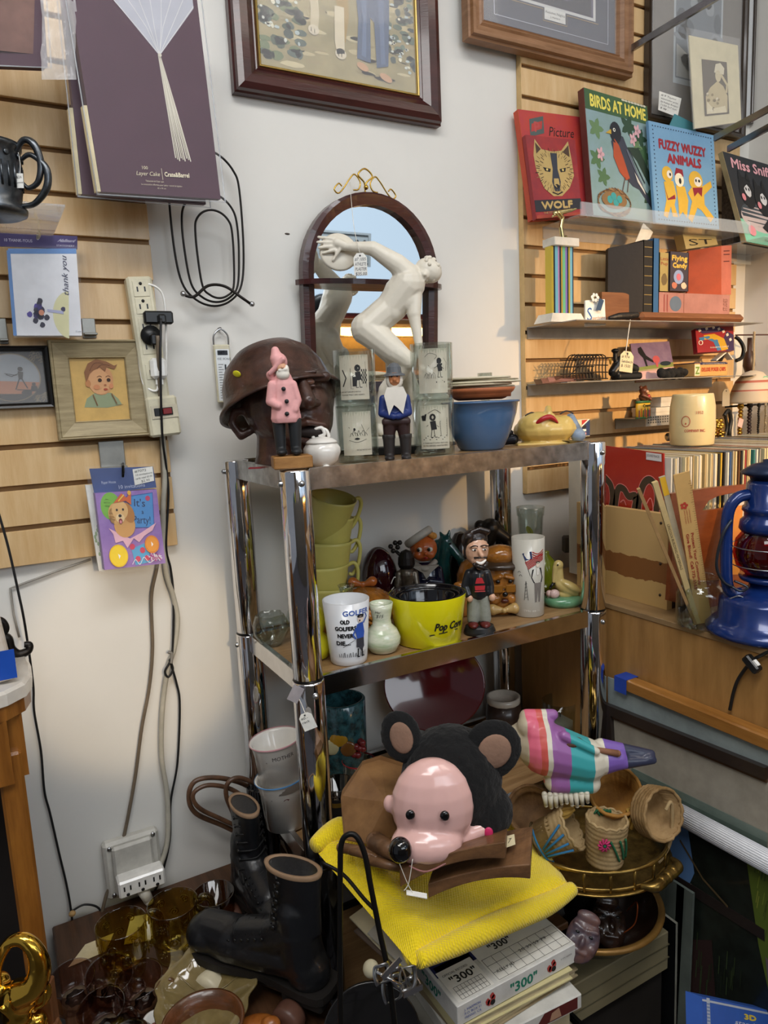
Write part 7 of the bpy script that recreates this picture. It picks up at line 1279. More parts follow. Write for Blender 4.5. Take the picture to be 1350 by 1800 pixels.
# record crate and records
cr = thing('record_crate', 'rough pine crate holding the records behind the chrome post', 'crate', (1.262, -.345, 1.0205)); PINE = ramp_mat('two_tone_pine', 2, [(0, '#c8a468'), (.34, '#8a5a30'), (.60, '#c9a56c')], .5, scale=1/.19, noise=.02)
zt = W(1172, 905, X=1.254).z-1.02
m = MB(); m.b2((-.008, -.148, 0), (.008, .122, zt), PINE); m.o('end_board', cr); MB().b2((.008, -.148, 0), (.5, -.136, zt*.55), wood('shaded_crate_wood', '#3f2617', '#28170d', (1, 8, 8))).o('front_board', cr); MB().b2((.008, -.13, 0), (.5, .122, .01), PINE).o('bottom_board', cr)  # shade on the front board is put into its dark brown
m = MB()
for y, z in ((-.13, .03), (-.13, .1), (-.13, zt-.02), (.108, .1)): m.cyl((-.0085, y, z), .003, .002, F('#3a2a1c'), rot=(0, pi/2, 0), seg=10)
m.o('screw_heads', cr)
def art_red(A):
    A.rect(0, 0, 100, 100, 0, mat=M('red_cover', '#a3201c', .18, coat=.6, col2='#b23a22', vs=5)); A.up()
    for P in ([(-2, 60), (6, 56), (14, 48), (16, 30), (10, 12), (2, 2)], [(20, 20), (26, 46), (36, 48), (44, 40), (56, 42), (52, 20), (48, 2)], [(60, 0), (60, 30), (68, 58), (80, 66), (90, 54), (88, 30), (72, 0)]):
        A.curve(P, 11, '#e0837a'); A.up(); A.curve(P, 9, '#4a3a28'); A.up(-1)
    A.at(4); A.curve([(80, 2), (84, 30), (80, 44), (72, 30), (72, 4)], 1.4, '#e0837a'); A.curve([(30, 30), (36, 34), (40, 28)], 1.4, '#e0837a'); A.ell(28, 12, 14, 10, '#5c5a44'); A.rect(74, 90, 98, 99, '#d8d2cf'); A.up(); A.text('SOUNDTRACK', 75, 94, 3, '#555555', w=20)
card('red_record_cover', [W(1062, 915, X=1.285), W(1168, 945, X=1.285), W(1166, 797, X=1.285), W(1060, 783, X=1.285)], 0, .004, F('#a3201c', .3), 100, 100, art_red, label='red record cover with bold outlined lettering facing the chrome post', cat='record')
RCOL = [('cream', '#cfc096'), ('tan', '#b39b6c'), ('grey', '#8f8a7e'), ('white', '#d6d0c0'), ('black', '#1e1d1e'), ('yellow', '#c9a23a'), ('blue', '#3f5a82'), ('red', '#8e2f2c'), ('teal', '#2f6f6a'), ('brown', '#6e4a2e')]
src = {}; x = 1.292; R = random.Random(11); order = [3, 2, 0, 3, 2, 0, 1, 0, 3, 1, 0, 3, 0, 1, 0, 0, 1, 3, 0, 4, 5, 4, 0, 3, 6, 2, 5, 0, 9, 4, 0, 7, 1, 0, 8, 3, 2, 4, 0, 1, 0, 7, 0, 3, 9, 0]
for k in range(96):
    ci = order[k % len(order)]; nm, c = RCOL[ci]; th = .0035+.0025*R.random(); y0 = -.472+R.uniform(0, .008)
    if ci not in src:
        m = MB(); m.b2((-.0022, 0, 0), (.0022, .312, .312), F(c, .5)); A = Art(m, lambda u, v, d: V((u*.001, -d, v))); 
        if ci in (0, 1, 3, 4): [A.rect(-1, .03+.02*q, 1, .036+.02*q, '#55503f' if ci != 4 else '#c9b478') for q in range(9)]
        o = m.o('record_sleeve', None); o['label'] = nm+' record sleeve standing in the long row under the stoneware mug'; o['category'] = 'record'; o['group'] = nm+' record sleeves in the long row'; src[ci] = o
    else: o = src[ci].copy(); COL.objects.link(o)
    o.location = (x+th/2, y0, 1.0315+R.uniform(0, .003)); o.rotation_euler = (0, radians(R.uniform(-.6, .6)), 0); x += th+.0036
    if x > 2.12: break
m = MB(); vs = []; m.b2((1.3, -.47, 1.3485), (2.05, -.17, 1.3493), FILM); tag(m.o('plastic_sheet', None), 'clear plastic sleeve lying over the tops of the records', 'sheet')
# magazine holder
t = thing('magazine_holder', 'reddish wood magazine holder with an arched handle in front of the records', 'holder', W(1240, 1050, Y=-.535)); CH = wood('cherry_wood', '#8f4a22', '#6c3213', (1, 8, 5), .3, 5, .3); o0 = t.location
def shape(name, px, Y0, th, mat, t): P = [W(*p, Y=Y0)-t.location for p in px]; y0 = Y0-t.location.y; m = MB(); m.slab([(p.x, p.z) for p in P], y0, y0+th, mat); return m.o(name, t)
shape('front_panel', [(1176, 1056), (1330, 1090), (1330, 893), (1284, 892), (1232, 898), (1186, 905)], -.535, .01, CH, t)
shape('handle', [(1180, 868), (1252, 857), (1352, 848), (1352, 862), (1290, 866), (1262, 872), (1246, 880), (1234, 898), (1226, 904), (1180, 906)], -.533, .012, CH, t)
card('orange_magazine', [W(1268, 1010, Y=-.575), W(1300, 1010, Y=-.575), W(1306, 888, Y=-.56), W(1285, 890, Y=-.56)], 0, .004, M('orange_cover', '#d8702a', .3, coat=.4, col2='#e0a02c', vs=8), 100, 100, lambda A: A.text('Railroading', 14, 20, 14, '#7a2a10', w=70, rot=pi/2), label='orange magazine leaning between the magazine holder and blue lantern', cat='magazine')
card('white_magazine', [W(1288, 960, Y=-.545), W(1312, 960, Y=-.545), W(1312, 868, Y=-.545), W(1286, 869, Y=-.545)], 0, .006, F('#cfc4b2', .6), label='white edged magazines inside the wooden holder', cat='magazine')
# jar with rulers
t, u = on('glass_jar', 'clear glass jar holding rulers on the counter', 'jar', 1230, 1084, 1.0205, y=-.60); MB(u).cup([(34, 0), (38, 4), (40, 14), (40, 60), (36, 70), (31, 74), (31, 84), (33, 86), (33, 89)], 2, CLEAR, seg=44).o('jar_body', t); jl = t.location
m = MB(u); A = Art(m, cyl_map(40, 0, 0, .62)); A.ell(0, 30, 8, 9, '#e8e6e0'); A.up(); A.text('SNAP', -5, 30, 3, '#2b3a66', w=10); A.text('TOPS', -5, 25, 3, '#2b3a66', w=10); m.o('round_label', t)
def stick(label, top, wd, th, mat, art=None, bx=0, by=0, yy=-.58, name='ruler'):
    a = jl+V((bx*u, by*u, 4*u)); b = W(*top, Y=yy); d = (b-a); up = d.normalized(); side = up.cross(V((0, 1, 0))).normalized()*-1; side = (CR-up*CR.dot(up)).normalized(); n = side.cross(up).normalized(); n = -n if n.dot(CF) < 0 else n; L = d.length; m = MB(); hw = wd/2*u
    Pt = lambda s, v, q: side*s+up*v+n*q
    vs = [Pt(s, v, q) for v in (0, L) for s, q in ((-hw, 0), (hw, 0), (hw, th*u), (-hw, th*u))]; m.add(vs, [(3, 2, 1, 0), (4, 5, 6, 7), (0, 1, 5, 4), (1, 2, 6, 5), (2, 3, 7, 6), (3, 0, 4, 7)], mat)
    if art: art(Art(m, lambda x_, v, q: Pt(x_*u, v*u, -q-.0000)), L/u)
    return tag(m.o(name, None, a), label, name.replace('_', ' '))
WR = M('ruler_wood', '#d0a565', .45, var=.06, coat=.2)
def art_rul(A, L):
    A.lay = .0004
    for k in range(46): A.line([(13-(5 if k % 4 == 0 else 3), L*.28+k*4.2), (13, L*.28+k*4.2)], .5, '#6b4a2a')
    A.text('Protect Your Community', 0, L*.62, 4.6, '#a3372a', w=100, rot=-pi/2, bold=.2); A.text('Give Blood!  Call 772-5555', -8, L*.62, 4.6, '#a3372a', w=106, rot=-pi/2, bold=.2)
    for k in range(5): a = k*1.257; A.ell(-4+4*cos(a), L*.80+4*sin(a), 2.6, 2.6, '#b8402f')
    for k in range(3): A.text('COMMUNITY BLOOD BANK', -6+k*4, L*.775, 2, '#a3372a', w=26, rot=-pi/2)
stick('wide wooden ruler printed with red blood donation slogan', (1198, 832), 26, 3, WR, art_rul, 8, -4, -.62)
stick('pale square wooden rod with printed lettering in the glass jar', (1152, 848), 9, 7, M('pale_rod', '#cdb27c', .5), lambda A, L: A.text('LINCOLN BUILDING MATERIALS', -2, L*.72, 4, '#4a3a22', w=90, rot=-pi/2), -4, 0, -.60, 'measuring_stick')
stick('yellow tipped grey stick beside the wide ruler', (1164, 838), 10, 4, M('grey_stick', '#b5a88c', .5), lambda A, L: A.rect(-4.6, L-34, 4.6, L-1, '#e2b02c'), 2, 4, -.59, 'measuring_stick')
stick('thin round dowel leaning furthest left in the glass jar', (1123, 860), 5, 5, M('dowel_wood', '#b58f5e', .5), None, -12, -2, -.62, 'dowel')
stick('blue plastic stick low in the glass jar', (1180, 925), 8, 3, F('#1f3f8e', .4), None, -6, 4, -.58, 'plastic_stick')
stick('green plastic ruler low in the glass jar', (1186, 935), 8, 3, F('#7fae3a', .4), None, 0, 4, -.58, 'plastic_ruler')
# lantern
t, u = on('blue_lantern', 'blue metal hurricane lantern with red glass globe', 'lantern', 1345, 1122, 1.0205, y=-.70); LB = M('lantern_blue', '#15306e', .25, .2, var=.15, vs=20, coat=.5)
MB(u).lathe([(90, 0), (97, 4), (98, 10), (88, 20), (78, 26), (76, 60), (72, 66), (50, 76), (30, 84), (28, 92)], LB, seg=56).o('fuel_tank', t)
MB(u).lathe([(34, 92), (44, 96), (46, 102), (40, 104)], LB, seg=40).o('globe_seat', t)
m = MB(u); m.lathe([(34, 104), (50, 118), (56, 142), (52, 166), (42, 180)], tint('ruby_lantern_glass', '#c0141c', .35), seg=44, cap=False); m.lathe([(30, 108), (46, 122), (52, 142), (48, 164), (38, 178)], M('ruby_core', '#7a0a10', .1, trans=.2, coat=.5, var=0), seg=44); m.o('red_globe', t)
m = MB(u); m.lathe([(44, 180), (48, 186), (46, 200), (40, 206), (40, 214), (44, 218), (43, 224), (40, 226), (38, 262), (34, 270)], LB, seg=44); m.o('burner_hood', t); MB(u).lathe([(32, 270), (34, 276), (46, 280), (48, 284), (30, 296), (14, 300), (14, 304), (.1, 305)], M('lantern_cap', '#23304c', .35, .4), seg=44).o('chimney_cap', t)
for s in (-1, 1): MB(u).tube([(s*38, 0, 246), (s*58, 0, 240), (s*72, 0, 214), (s*73, 0, 150), (s*70, 0, 92), (s*60, 0, 74), (s*46, 0, 74)], 10, LB, n=8, seg=14).o('side_tube', t)
m = MB(u)
for z, r in ((124, 59), (156, 59)): m.tube([(r*cos(a), r*sin(a), z) for a in [2*pi*k/36 for k in range(36)]], 1.1, STEEL, n=1, seg=6, closed=True)
m.tube([(-72, -14, 206), (-88, -16, 180), (-96, -14, 130), (-84, -14, 100), (-66, -14, 88)], 2.6, M('lantern_wire', '#3c4048', .35, .7)); m.tube([(-66, -16, 100), (-50, -30, 92), (-58, -26, 84), (-70, -18, 90)], 2, M('lantern_wire', '#3c4048')); m.tube([(-70, -10, 66), (-58, -20, 74), (-46, -24, 66)], 1.4, STEEL); m.o('wire_guard', t)
tg = thing('lantern_tag', 'white paper price tag hanging on the blue lantern', 'tag', t.location+V((.0, -.055, 188*u)), FZ); tagmesh(tg, u, 34, 64, ['$58', 'blue'], rot=.08, fs=8)
tag(cord('lantern_cord', [(1356, 1146, -.77), (1336, 1152, -.775), (1322, 1162, -.77), (1306, 1186, -.768), (1292, 1215, -.765), (1286, 1246, -.76)], .0032, BC), 'black cord hanging down the counter side below the lantern', 'cord') if False else None
cz = [W(x_, y_, X=1.19) for x_, y_ in ((1362, 1140), (1338, 1152), (1322, 1162), (1300, 1190), (1290, 1215), (1283, 1248))]; tag(cord('power_cable', cz, .0032, BC), 'black cord with a switch hanging down the counter side below the lantern', 'cord')
p = W(1322, 1167, X=1.182); t = thing('cord_switch', 'black inline switch with white rocker on the lantern cord', 'switch', p, (radians(-50), 0, 0)); MB().box((0, 0, 0), (.016, .018, .034), BLK, bev=.003).o('switch_body', t); MB().box((-.002, -.010, -.004), (.008, .004, .012), WHT).o('white_rocker', t)
# stoneware mug on the records
t, u = on('stoneware_mug', 'tall cream stoneware mug standing on top of the records', 'mug', 1216, 787, 1.3495, y=-.29); u2 = u; m = MB(u); m.cup([(35, 0), (36, 2), (38, 30), (37, 66), (34, 84), (33, 88)], 4, M('cream_stoneware', '#c9b98c', .3, coat=.4, var=.05), seg=48); m.o('mug_body', t)
MB(u).tube([(30, 20, 72), (42, 30, 74), (50, 34, 50), (44, 30, 24), (32, 20, 22)], 5, M('white_stoneware', '#ddd6c4', .3, coat=.4)).o('handle', t)
m = MB(u); A = Art(m, cyl_map(38, 0)); K = '#a04a3a'; A.text('1952', -11, 54, 5, K, w=12); A.line([(-26+7*cos(a), 42+9*sin(a)) for a in [2*pi*k/16 for k in range(16)]], 1.2, K, closed=True); A.text('COMPANY INC.', -28, 24, 4.4, K, w=34, bold=.15); A.blob(-26, 38, 1.6, 2, K); m.o('red_print', t)
# ================================================================== slatwall shelves at right
def shelf(name, label, a, b, y0, z, mat, lip=0, back=-.02, th=.0022):
    x0, x1 = W(a, 500, Y=-.02).x if not isinstance(a, float) else a, W(b, 500, Y=-.02).x if not isinstance(b, float) else b
    t = thing(name, label, 'shelf', ((x0+x1)/2, 0, z)); h = (x1-x0)/2; m = MB(); m.b2((-h, y0, -th), (h, back, 0), mat); m.b2((-h, back-.003, -.03), (h, back, .0), mat); m.o('plate', t)
    if lip: MB().b2((-h, y0-.004, -.004), (h, y0, lip), mat).o('front_lip', t)
    return t
GSH = M('grey_sheet_metal', '#a3a09a', .35, .5); ZA = W(960, 385, Y=-.06).z-.008; ZB, ZC = 1.668, W(1000, 672, Y=-.1).z
acr = M('acrylic_sheet_clear', '#cdd8e2', .08, alpha=.27, var=0, coat=.6)
shelf('acrylic_shelf', 'clear acrylic lipped shelf under the bird and animal picture books', 1.335, 1.99, -.155, ZA, acr, .028); shelf('metal_shelf', 'thin grey metal shelf carrying the trophy and books', 1.278, 2.0, -.20, ZB, GSH); shelf('metal_shelf', 'thin grey metal shelf carrying the wire basket and poker chips', 1.276, 2.02, -.17, ZC, GSH)
sp_ = W(1120, 735, Y=-.08); shelf('perforated_shelf', 'small perforated grey metal shelf under the white boxes', 1.60, 1.86, -.13, sp_.z, GSH, 0); m = MB(); 
for k in range(26):
    for j in range(3): m.box((1.61+k*.0096, -.1315, sp_.z+.002-j*.007), (.004, .001, .004), F('#4a4640'))
m.b2((1.60, -.131, sp_.z-.022), (1.86, -.129, sp_.z+.006), GSH); m.o('perforated_lip', None); bpy.data.objects['perforated_lip'].parent = bpy.data.objects['perforated_shelf']; bpy.data.objects['perforated_lip'].location = -bpy.data.objects['perforated_shelf'].location
shelf('glass_shelf', 'glass shelf under the cat book at the right edge', 1.96, 2.195, -.22, W(1300, 430, Y=-.12).z, acr, 0)
def vbook(name, label, px4, Y, th, cov, art=None, spine=None, cat='book', cw=100, ch=100, pages=True):
    P = [W(*p, Y=y) for p, y in zip(px4, Y if hasattr(Y, '__len__') else [Y]*4)]; base = (P[0]+P[1])/2; t = thing(name, label, cat, base); n = (P[1]-P[0]).cross(P[3]-P[0]).normalized()
    card('cover', P, 0, .0016, cov, cw, ch, art, parent=t); Q = [p-n*(th-.0016) for p in P]; card('back_cover', Q, 0, .0016, cov, parent=t)
    f = lambda a, b: (P[0]*(1-a)+P[1]*a)*(1-b)+(P[3]*(1-a)+P[2]*a)*b
    if pages: card('pages', [f(.015, .015)-n*.0017, f(.975, .015)-n*.0017, f(.975, .985)-n*.0017, f(.015, .985)-n*.0017], 0, th-.0036, CREAM, parent=t)
    sv = [P[0]-base, P[3]-base, P[3]-n*th-base, P[0]-n*th-base]; ux = (P[1]-P[0]).normalized()*.0016; m = MB(); m.add(sv+[v-ux for v in sv], [(0, 1, 2, 3), (7, 6, 5, 4), (0, 4, 5, 1), (1, 5, 6, 2), (2, 6, 7, 3), (3, 7, 4, 0)], spine or cov); m.o('spine', t); return t
yb = lambda b, t_: (b, b, t_, t_)
def art_pic(A): A.rect(0, 0, 100, 100, 0, mat=M('red_orange_print', '#b8402a', .4, col2='#a83240', vs=14)); A.up(); A.text('Picture', 42, 78, 9, '#2a1a18', w=40, shear=.3); A.line([(14, 78), (34, 82), (36, 94), (16, 90)], 5, '#4d5a58', closed=True); A.text('P', 20, 81, 9, '#b54a48', w=8, bold=.5)
vbook('picture_book', 'tall red Picture book at the left end of the acrylic shelf', [(937, 386), (1040, 378), (1022, 206), (911, 192)], yb(-.07, -.03), .018, F('#b8402a', .4), art_pic, F('#c0482a', .4))
def art_wolf(A):
    A.rect(0, 0, 100, 100, 0, mat=M('wolf_red', '#a32f2c', .4, col2='#7d2430', vs=20)); A.up(); G = '#b89d62'; A.poly([(12, 58), (10, 76), (16, 96), (28, 84), (50, 82), (68, 84), (84, 97), (88, 74), (90, 52), (78, 36), (60, 26), (42, 26), (24, 36)], G); A.up()
    for k in range(60): a = k*.105; r = 34+5*sin(k*2.7); A.line([(50+r*.8*cos(a)*1.1, 58+r*.62*sin(a)), (50+(r+8)*.8*cos(a)*1.1, 58+(r+8)*.62*sin(a))], .9, '#3a2a20' if k % 3 else '#8a7040')
    A.poly([(16, 92), (26, 84), (16, 78)], '#4a3426'); A.poly([(84, 92), (70, 82), (84, 76)], '#4a3426')
    A.poly([(44, 80), (58, 80), (56, 60), (60, 44), (56, 32), (46, 32), (42, 44), (46, 60)], '#2f3440'); A.poly([(26, 62), (42, 60), (40, 56), (30, 57)], '#1d1a1c'); A.poly([(74, 62), (60, 60), (62, 56), (72, 57)], '#1d1a1c'); A.up(); A.poly([(46, 48), (56, 48), (57, 40), (51, 36), (45, 40)], G); A.ell(51, 38, 5, 3, '#15131a'); A.line([(40, 31), (51, 28), (62, 31)], 1.6, '#1d1a1c'); A.ell(34, 59, 2, 1.5, '#d8c070'); A.ell(67, 59, 2, 1.5, '#d8c070')
    A.at(2); A.rect(0, 8, 100, 22, '#23252e'); A.up(); A.text('WOLF', 14, 11, 8.5, '#b89d62', w=66, bold=.8); A.rect(0, 0, 100, 4, '#a04030'); A.text('THE STORY OF A WOLF', 16, 5, 2.4, '#b89d62', w=60)
vbook('wolf_book', 'small red book with a wolf head leaning on the Picture book', [(943, 385), (1023, 378), (1011, 246), (924, 237)], yb(-.095, -.055), .012, F('#8e2c2e', .4), art_wolf, F('#8e2c2e'))
def art_bird(A):
    A.rect(0, 0, 100, 100, 0, mat=M('bird_sky', '#7f9a92', .4, col2='#8aa3a8', vs=18)); A.up(); R = random.Random(9)
    for cx, cy, r in ((14, 70, 9), (66, 78, 10), (84, 70, 9), (12, 46, 9), (20, 32, 8), (88, 56, 10), (92, 20, 8), (78, 62, 7)): A.poly([(cx+r*(1+.35*cos(5*a))*cos(a), cy+r*.75*(1+.35*cos(5*a))*sin(a)) for a in [2*pi*k/20 for k in range(20)]], R.choice(['#3f5f3f', '#54744c', '#2f4a36', '#66845a']))
    A.poly([(60, 60), (76, 50), (94, 30), (98, 40), (80, 62)], '#2c3d30'); A.up()
    for cx, cy in ((18, 50), (80, 76), (72, 68)): [A.ell(cx+3*cos(a), cy+3*sin(a), 3.2, 1.8, '#d8aab0', a, n=8) for a in (0, 1.2, 2.5, 3.8, 5)]
    A.poly([(36, 62), (44, 70), (56, 68), (64, 56), (74, 42), (80, 32), (100, 12), (96, 10), (76, 26), (66, 28), (52, 36), (42, 46)], '#3b3f4c'); A.up(); A.poly([(40, 66), (48, 60), (54, 50), (62, 34), (56, 32), (46, 38), (38, 50)], '#b3502e'); A.ell(44, 70, 9, 9, '#22242c', n=16); A.up(); A.poly([(28, 68), (37, 72), (37, 68)], '#c9a23a'); A.ell(42, 72, 2, 1.6, '#ece8d8', n=10); A.up(); A.ell(42, 72, 1, .9, '#111111', n=8)
    A.curve([(60, 58), (70, 44), (82, 30)], 1.6, '#6b7080'); A.curve([(64, 58), (74, 46), (86, 32)], 1.2, '#23252e'); A.line([(54, 34), (48, 22)], 1, '#5a3a28'); A.line([(60, 34), (56, 22)], 1, '#5a3a28'); A.poly([(70, 40), (84, 26), (86, 22), (74, 32)], '#d8d4c8')
    for k in range(70): a = k*.09; A.line([(34+26*cos(a), 12+10*sin(a)), (34+26*cos(a+.35), 12+10*sin(a+.35)+2*sin(k*3))], 1.3, ['#7a5a3a', '#5a3f28', '#9a7a50'][k % 3])
    A.ell(34, 14, 20, 7, '#8a6a42'); A.up()
    for x, y in ((27, 14), (36, 12), (33, 17), (42, 15)): A.ell(x, y, 4.4, 3.2, '#3f9a9a', n=12)
    A.at(1); A.rect(0, 84, 100, 100, '#3f5f3c'); A.up(); A.text('BIRDS AT HOME', 7, 87, 9.5, '#e8d860', w=88, bold=.45); [A.blob(60+k*5, 99, 3, 1, '#cfc8b0', seed=k) for k in range(8)]
vbook('bird_book', 'tall Birds at Home picture book with a robin on a nest', [(1043, 378), (1152, 390), (1137, 187), (1026, 154)], yb(-.10, -.06), .02, F('#3f5f3c', .4), art_bird, M('maroon_spine', '#6b3a34', .5))
def art_fuzzy(A):
    A.rect(0, 0, 100, 100, 0, mat=M('cloth_blue', '#6c9ac0', .6, col2='#7ba6c6', vs=10)); A.up()
    for k in range(24): [A.ell(x, y, .9, .7, '#22304a', n=7) for x, y in ((5+k*3.9, 96), (5+k*3.9, 4), (5, 4+k*4), (95, 4+k*4))]
    A.text('FUZZY WUZZY', 12, 75, 9, '#9a2430', w=72, bold=.7); A.text('ANIMALS', 24, 62, 9, '#9a2430', w=52, bold=.7); Y_ = '#d8ae3c'
    A.ell(22, 50, 8, 8, Y_); A.poly([(16, 42), (30, 44), (34, 30), (30, 20), (34, 8), (26, 8), (24, 18), (18, 6), (12, 8), (18, 24)], Y_); A.poly([(16, 40), (30, 40), (32, 26), (20, 24)], '#8e2030'); A.ell(40, 46, 7, 7, '#ece4c8'); A.poly([(34, 40), (48, 40), (52, 26), (48, 8), (42, 14), (36, 8), (36, 24)], Y_)
    A.poly([(33, 50), (36, 58), (46, 57), (47, 50)], '#8e2030'); A.ell(66, 48, 11, 10, Y_); A.poly([(58, 40), (74, 42), (90, 50), (92, 44), (78, 34), (78, 24), (92, 12), (86, 6), (72, 18), (66, 20), (56, 4), (50, 8), (58, 26), (52, 34)], Y_); A.up(); A.ell(69, 47, 6, 5, '#e8e2d4'); A.poly([(60, 40), (76, 42), (74, 32), (68, 36), (62, 31)], '#8e2030'); A.ell(41, 45, 2, 3, '#222222'); A.ell(25, 50, 4, 4, '#e8e2d4'); A.up(); A.ell(26, 50, 1.4, 1.6, '#222222'); A.ell(71, 48, 1.6, 1.6, '#222222'); A.ell(66, 48, 1.3, 1.6, '#222222')
vbook('animal_book', 'blue cloth Fuzzy Wuzzy Animals book with three yellow animals', [(1153, 392), (1264, 403), (1254, 238), (1140, 212)], yb(-.125, -.085), .008, F('#6c9ac0', .6), art_fuzzy)
card('teal_pamphlet', [(1160, 260), (1226, 262), (1222, 218), (1186, 200)], -.07, .002, F('#4b8a94', .5), label='teal and white pamphlet sticking up behind the blue cloth book', cat='pamphlet')
def art_cat(A):
    A.rect(0, 0, 100, 100, '#26292f'); A.up(); A.rect(0, 0, 100, 26, '#79bda6'); A.ell(46, 30, 42, 16, '#b9aeb0'); A.ell(44, 34, 38, 14, '#3b454e'); A.up(); A.text('Miss Sniff', 10, 84, 11, '#e0a6ae', w=84, bold=.5, shear=.15)
    for x, y in ((30, 58), (60, 52)): A.ell(x, y, 16, 18, '#15161a'); A.up(); A.blob(x+2, y+2, 8, 8, '#d0d2d4'); A.poly([(x-12, y+14), (x-8, y+26), (x-2, y+16)], '#15161a'); A.poly([(x+4, y+16), (x+10, y+26), (x+13, y+13)], '#15161a'); A.up(); A.ell(x-1, y+4, 1.6, 2, '#15161a', n=8); A.ell(x+5, y+4, 1.6, 2, '#15161a', n=8); A.ell(x-10, y-6, 4, 4, '#d0848e')
    A.poly([(44, 20), (90, 50), (100, 30), (100, 10), (60, 12)], '#1b1c20'); A.ell(18, 14, 8, 6, '#d08a96'); A.text('Illustrated', 40, 4, 3, '#26303a', w=30, shear=.3); A.rect(84, 54, 100, 72, '#b3b0a8'); A.up(); A.text('FUZZY', 85, 64, 3, '#333333', w=13)
vbook('cat_book', 'worn Miss Sniff cat book leaning at the right edge on the glass shelf', [(1312, 425), (1392, 440), (1352, 290), (1270, 266)], yb(-.16, -.10), .014, F('#26292f', .45), art_cat, M('torn_spine', '#a89870', .8), cat='book')
t = thing('speckled_album', 'dark speckled album standing behind the cat book', 'book', W(1283, 430, Y=-.052)); MB().box((0, 0, .12), (.035, .04, .24), M('speckled_leather', '#3a302a', .6, col2='#6a5e50', vs=120), (0, radians(-2), 0), bev=.002).o('cover', t)
card('cream_box', [(1206, 438), (1262, 430), (1258, 416), (1200, 412)], -.08, .03, F('#b3a676', .6), 100, 100, lambda A: A.text('ST', 10, 20, 50, '#222222', rot=0), label='yellowed box edge lettered ST under the acrylic shelf', cat='box')
# framed prints high at right
def art_dim(A): A.rect(0, 0, 100, 100, '#75706a'); A.up(); A.rect(24, 26, 78, 100, '#aab2b8'); A.up(); A.rect(26, 30, 76, 100, '#6c757e'); A.up(); R = random.Random(3); [A.blob(R.uniform(30, 72), R.uniform(34, 96), R.uniform(4, 10), R.uniform(3, 9), R.choice(['#535c66', '#7d868e', '#474f59', '#8b939a']), seed=k) for k in range(26)]; A.poly([(27, 31), (75, 31), (75, 48), (52, 42), (27, 54)], '#a4a6a4')
a, b = W(1143, 198, Y=-.045), W(1312, 238, Y=-.045)
framed('dark_framed_print', 'large dark framed grey print standing behind the sleeved photograph', a.x, b.x, a.z-.012, a.z+.50, -.022, .016, .022, M('dark_walnut_frame', '#33281f', .35, coat=.3), F('#75706a'), art_dim, 100, 130)
a = W(1316, 205, Y=-.03); framed('pale_framed_print', 'pale grey print with thin dark frame at the top right corner', W(1314, 200, Y=-.03).x, 2.195, a.z-.01, a.z+.40, -.004, .006, .012, M('dark_walnut_frame', ''), F('#c6cacd', .5), None)
def art_ph(A): A.rect(0, 0, 100, 100, '#d3caac'); A.up(); A.rect(22, 12, 74, 76, '#6e675e'); A.up(); R = random.Random(7); A.poly([(26, 14), (70, 14), (72, 34), (64, 46), (52, 52), (36, 44), (26, 34)], '#c3b593'); A.ell(54, 58, 6, 7, '#cfc3a4'); A.poly([(46, 62), (50, 72), (60, 74), (68, 68), (66, 60)], '#d8d0b8'); A.line([(60, 60), (72, 48), (70, 38)], 4, '#c9bc9a'); A.up(); A.poly([(26, 14), (68, 14), (66, 22), (40, 20), (28, 28)], '#ddd3b6'); [A.blob(R.uniform(28, 66), R.uniform(16, 40), 3, 2, R.choice(['#9a8d70', '#e0d8c0', '#7d7260']), seed=k) for k in range(14)]
t = thing('sleeved_photograph', 'cream matted photograph of a seated person in clear sleeve', 'photograph', W(1262, 222, Y=-.10)); card('matted_photo', [W(1221, 226, Y=-.10), W(1303, 214, Y=-.10), W(1297, 80, Y=-.075), W(1211, 62, Y=-.075)], 0, .003, F('#d3caac', .6), 100, 100, art_ph, parent=t)
m = MB(); vs = [(W(x_, y_, Y=yy)-t.location) for x_, y_, yy in ((1218, 228, -.104), (1306, 215, -.104), (1300, 68, -.078), (1206, 48, -.078))]; m.add(vs, [(0, 1, 2, 3)], M('shiny_sleeve', '#ffffff', .08, alpha=.12, var=0, bump=.6, bs=50)); m.o('clear_sleeve', t)
card('price_card', [(1157, 193), (1191, 206), (1198, 173), (1159, 160)], -.062, .0005, PAPER, 100, 100, lambda A: [A.text(s_, 8, 80-k*17, 9, '#222222', w=w__, shear=.2) for k, (s_, w__) in enumerate((('# 9 Taylor', 70), ('watercolor print', 80), ('by Kelsey Bonjour', 84), ('11/50 5x7 inch', 76), ('$ 48 -', 40)))], label='white handwritten price card on the dark framed print', cat='price card')
for nm, a, b, lb in (('chrome_rail', W(1112, 84, Y=-.06), W(1290, -24, Y=-.40), 'chrome rail running up across the dark framed print'), ('chrome_rail', W(1256, 243, Y=-.18), W(1380, 176, Y=-.38), 'chrome shelf rail at right above the cat book, upper of the pair'), ('chrome_rail', W(1280, 262, Y=-.17), W(1384, 206, Y=-.36), 'chrome shelf rail at right above the cat book, lower of the pair')):
    m = MB(); d = b-a; up = V((0, 0, 1)); s_ = d.normalized().cross(up)*.004; h_ = V((0, 0, .008)); m.add([q+e for q in (V((0, 0, 0)), d) for e in (-s_-h_, s_-h_, s_+h_, -s_+h_)], [(0, 1, 2, 3), (7, 6, 5, 4), (0, 4, 5, 1), (1, 5, 6, 2), (2, 6, 7, 3), (3, 7, 4, 0)], M('brushed_steel', '#8d8986', .2, .9)); tag(m.o(nm, None, a), lb, 'rail')
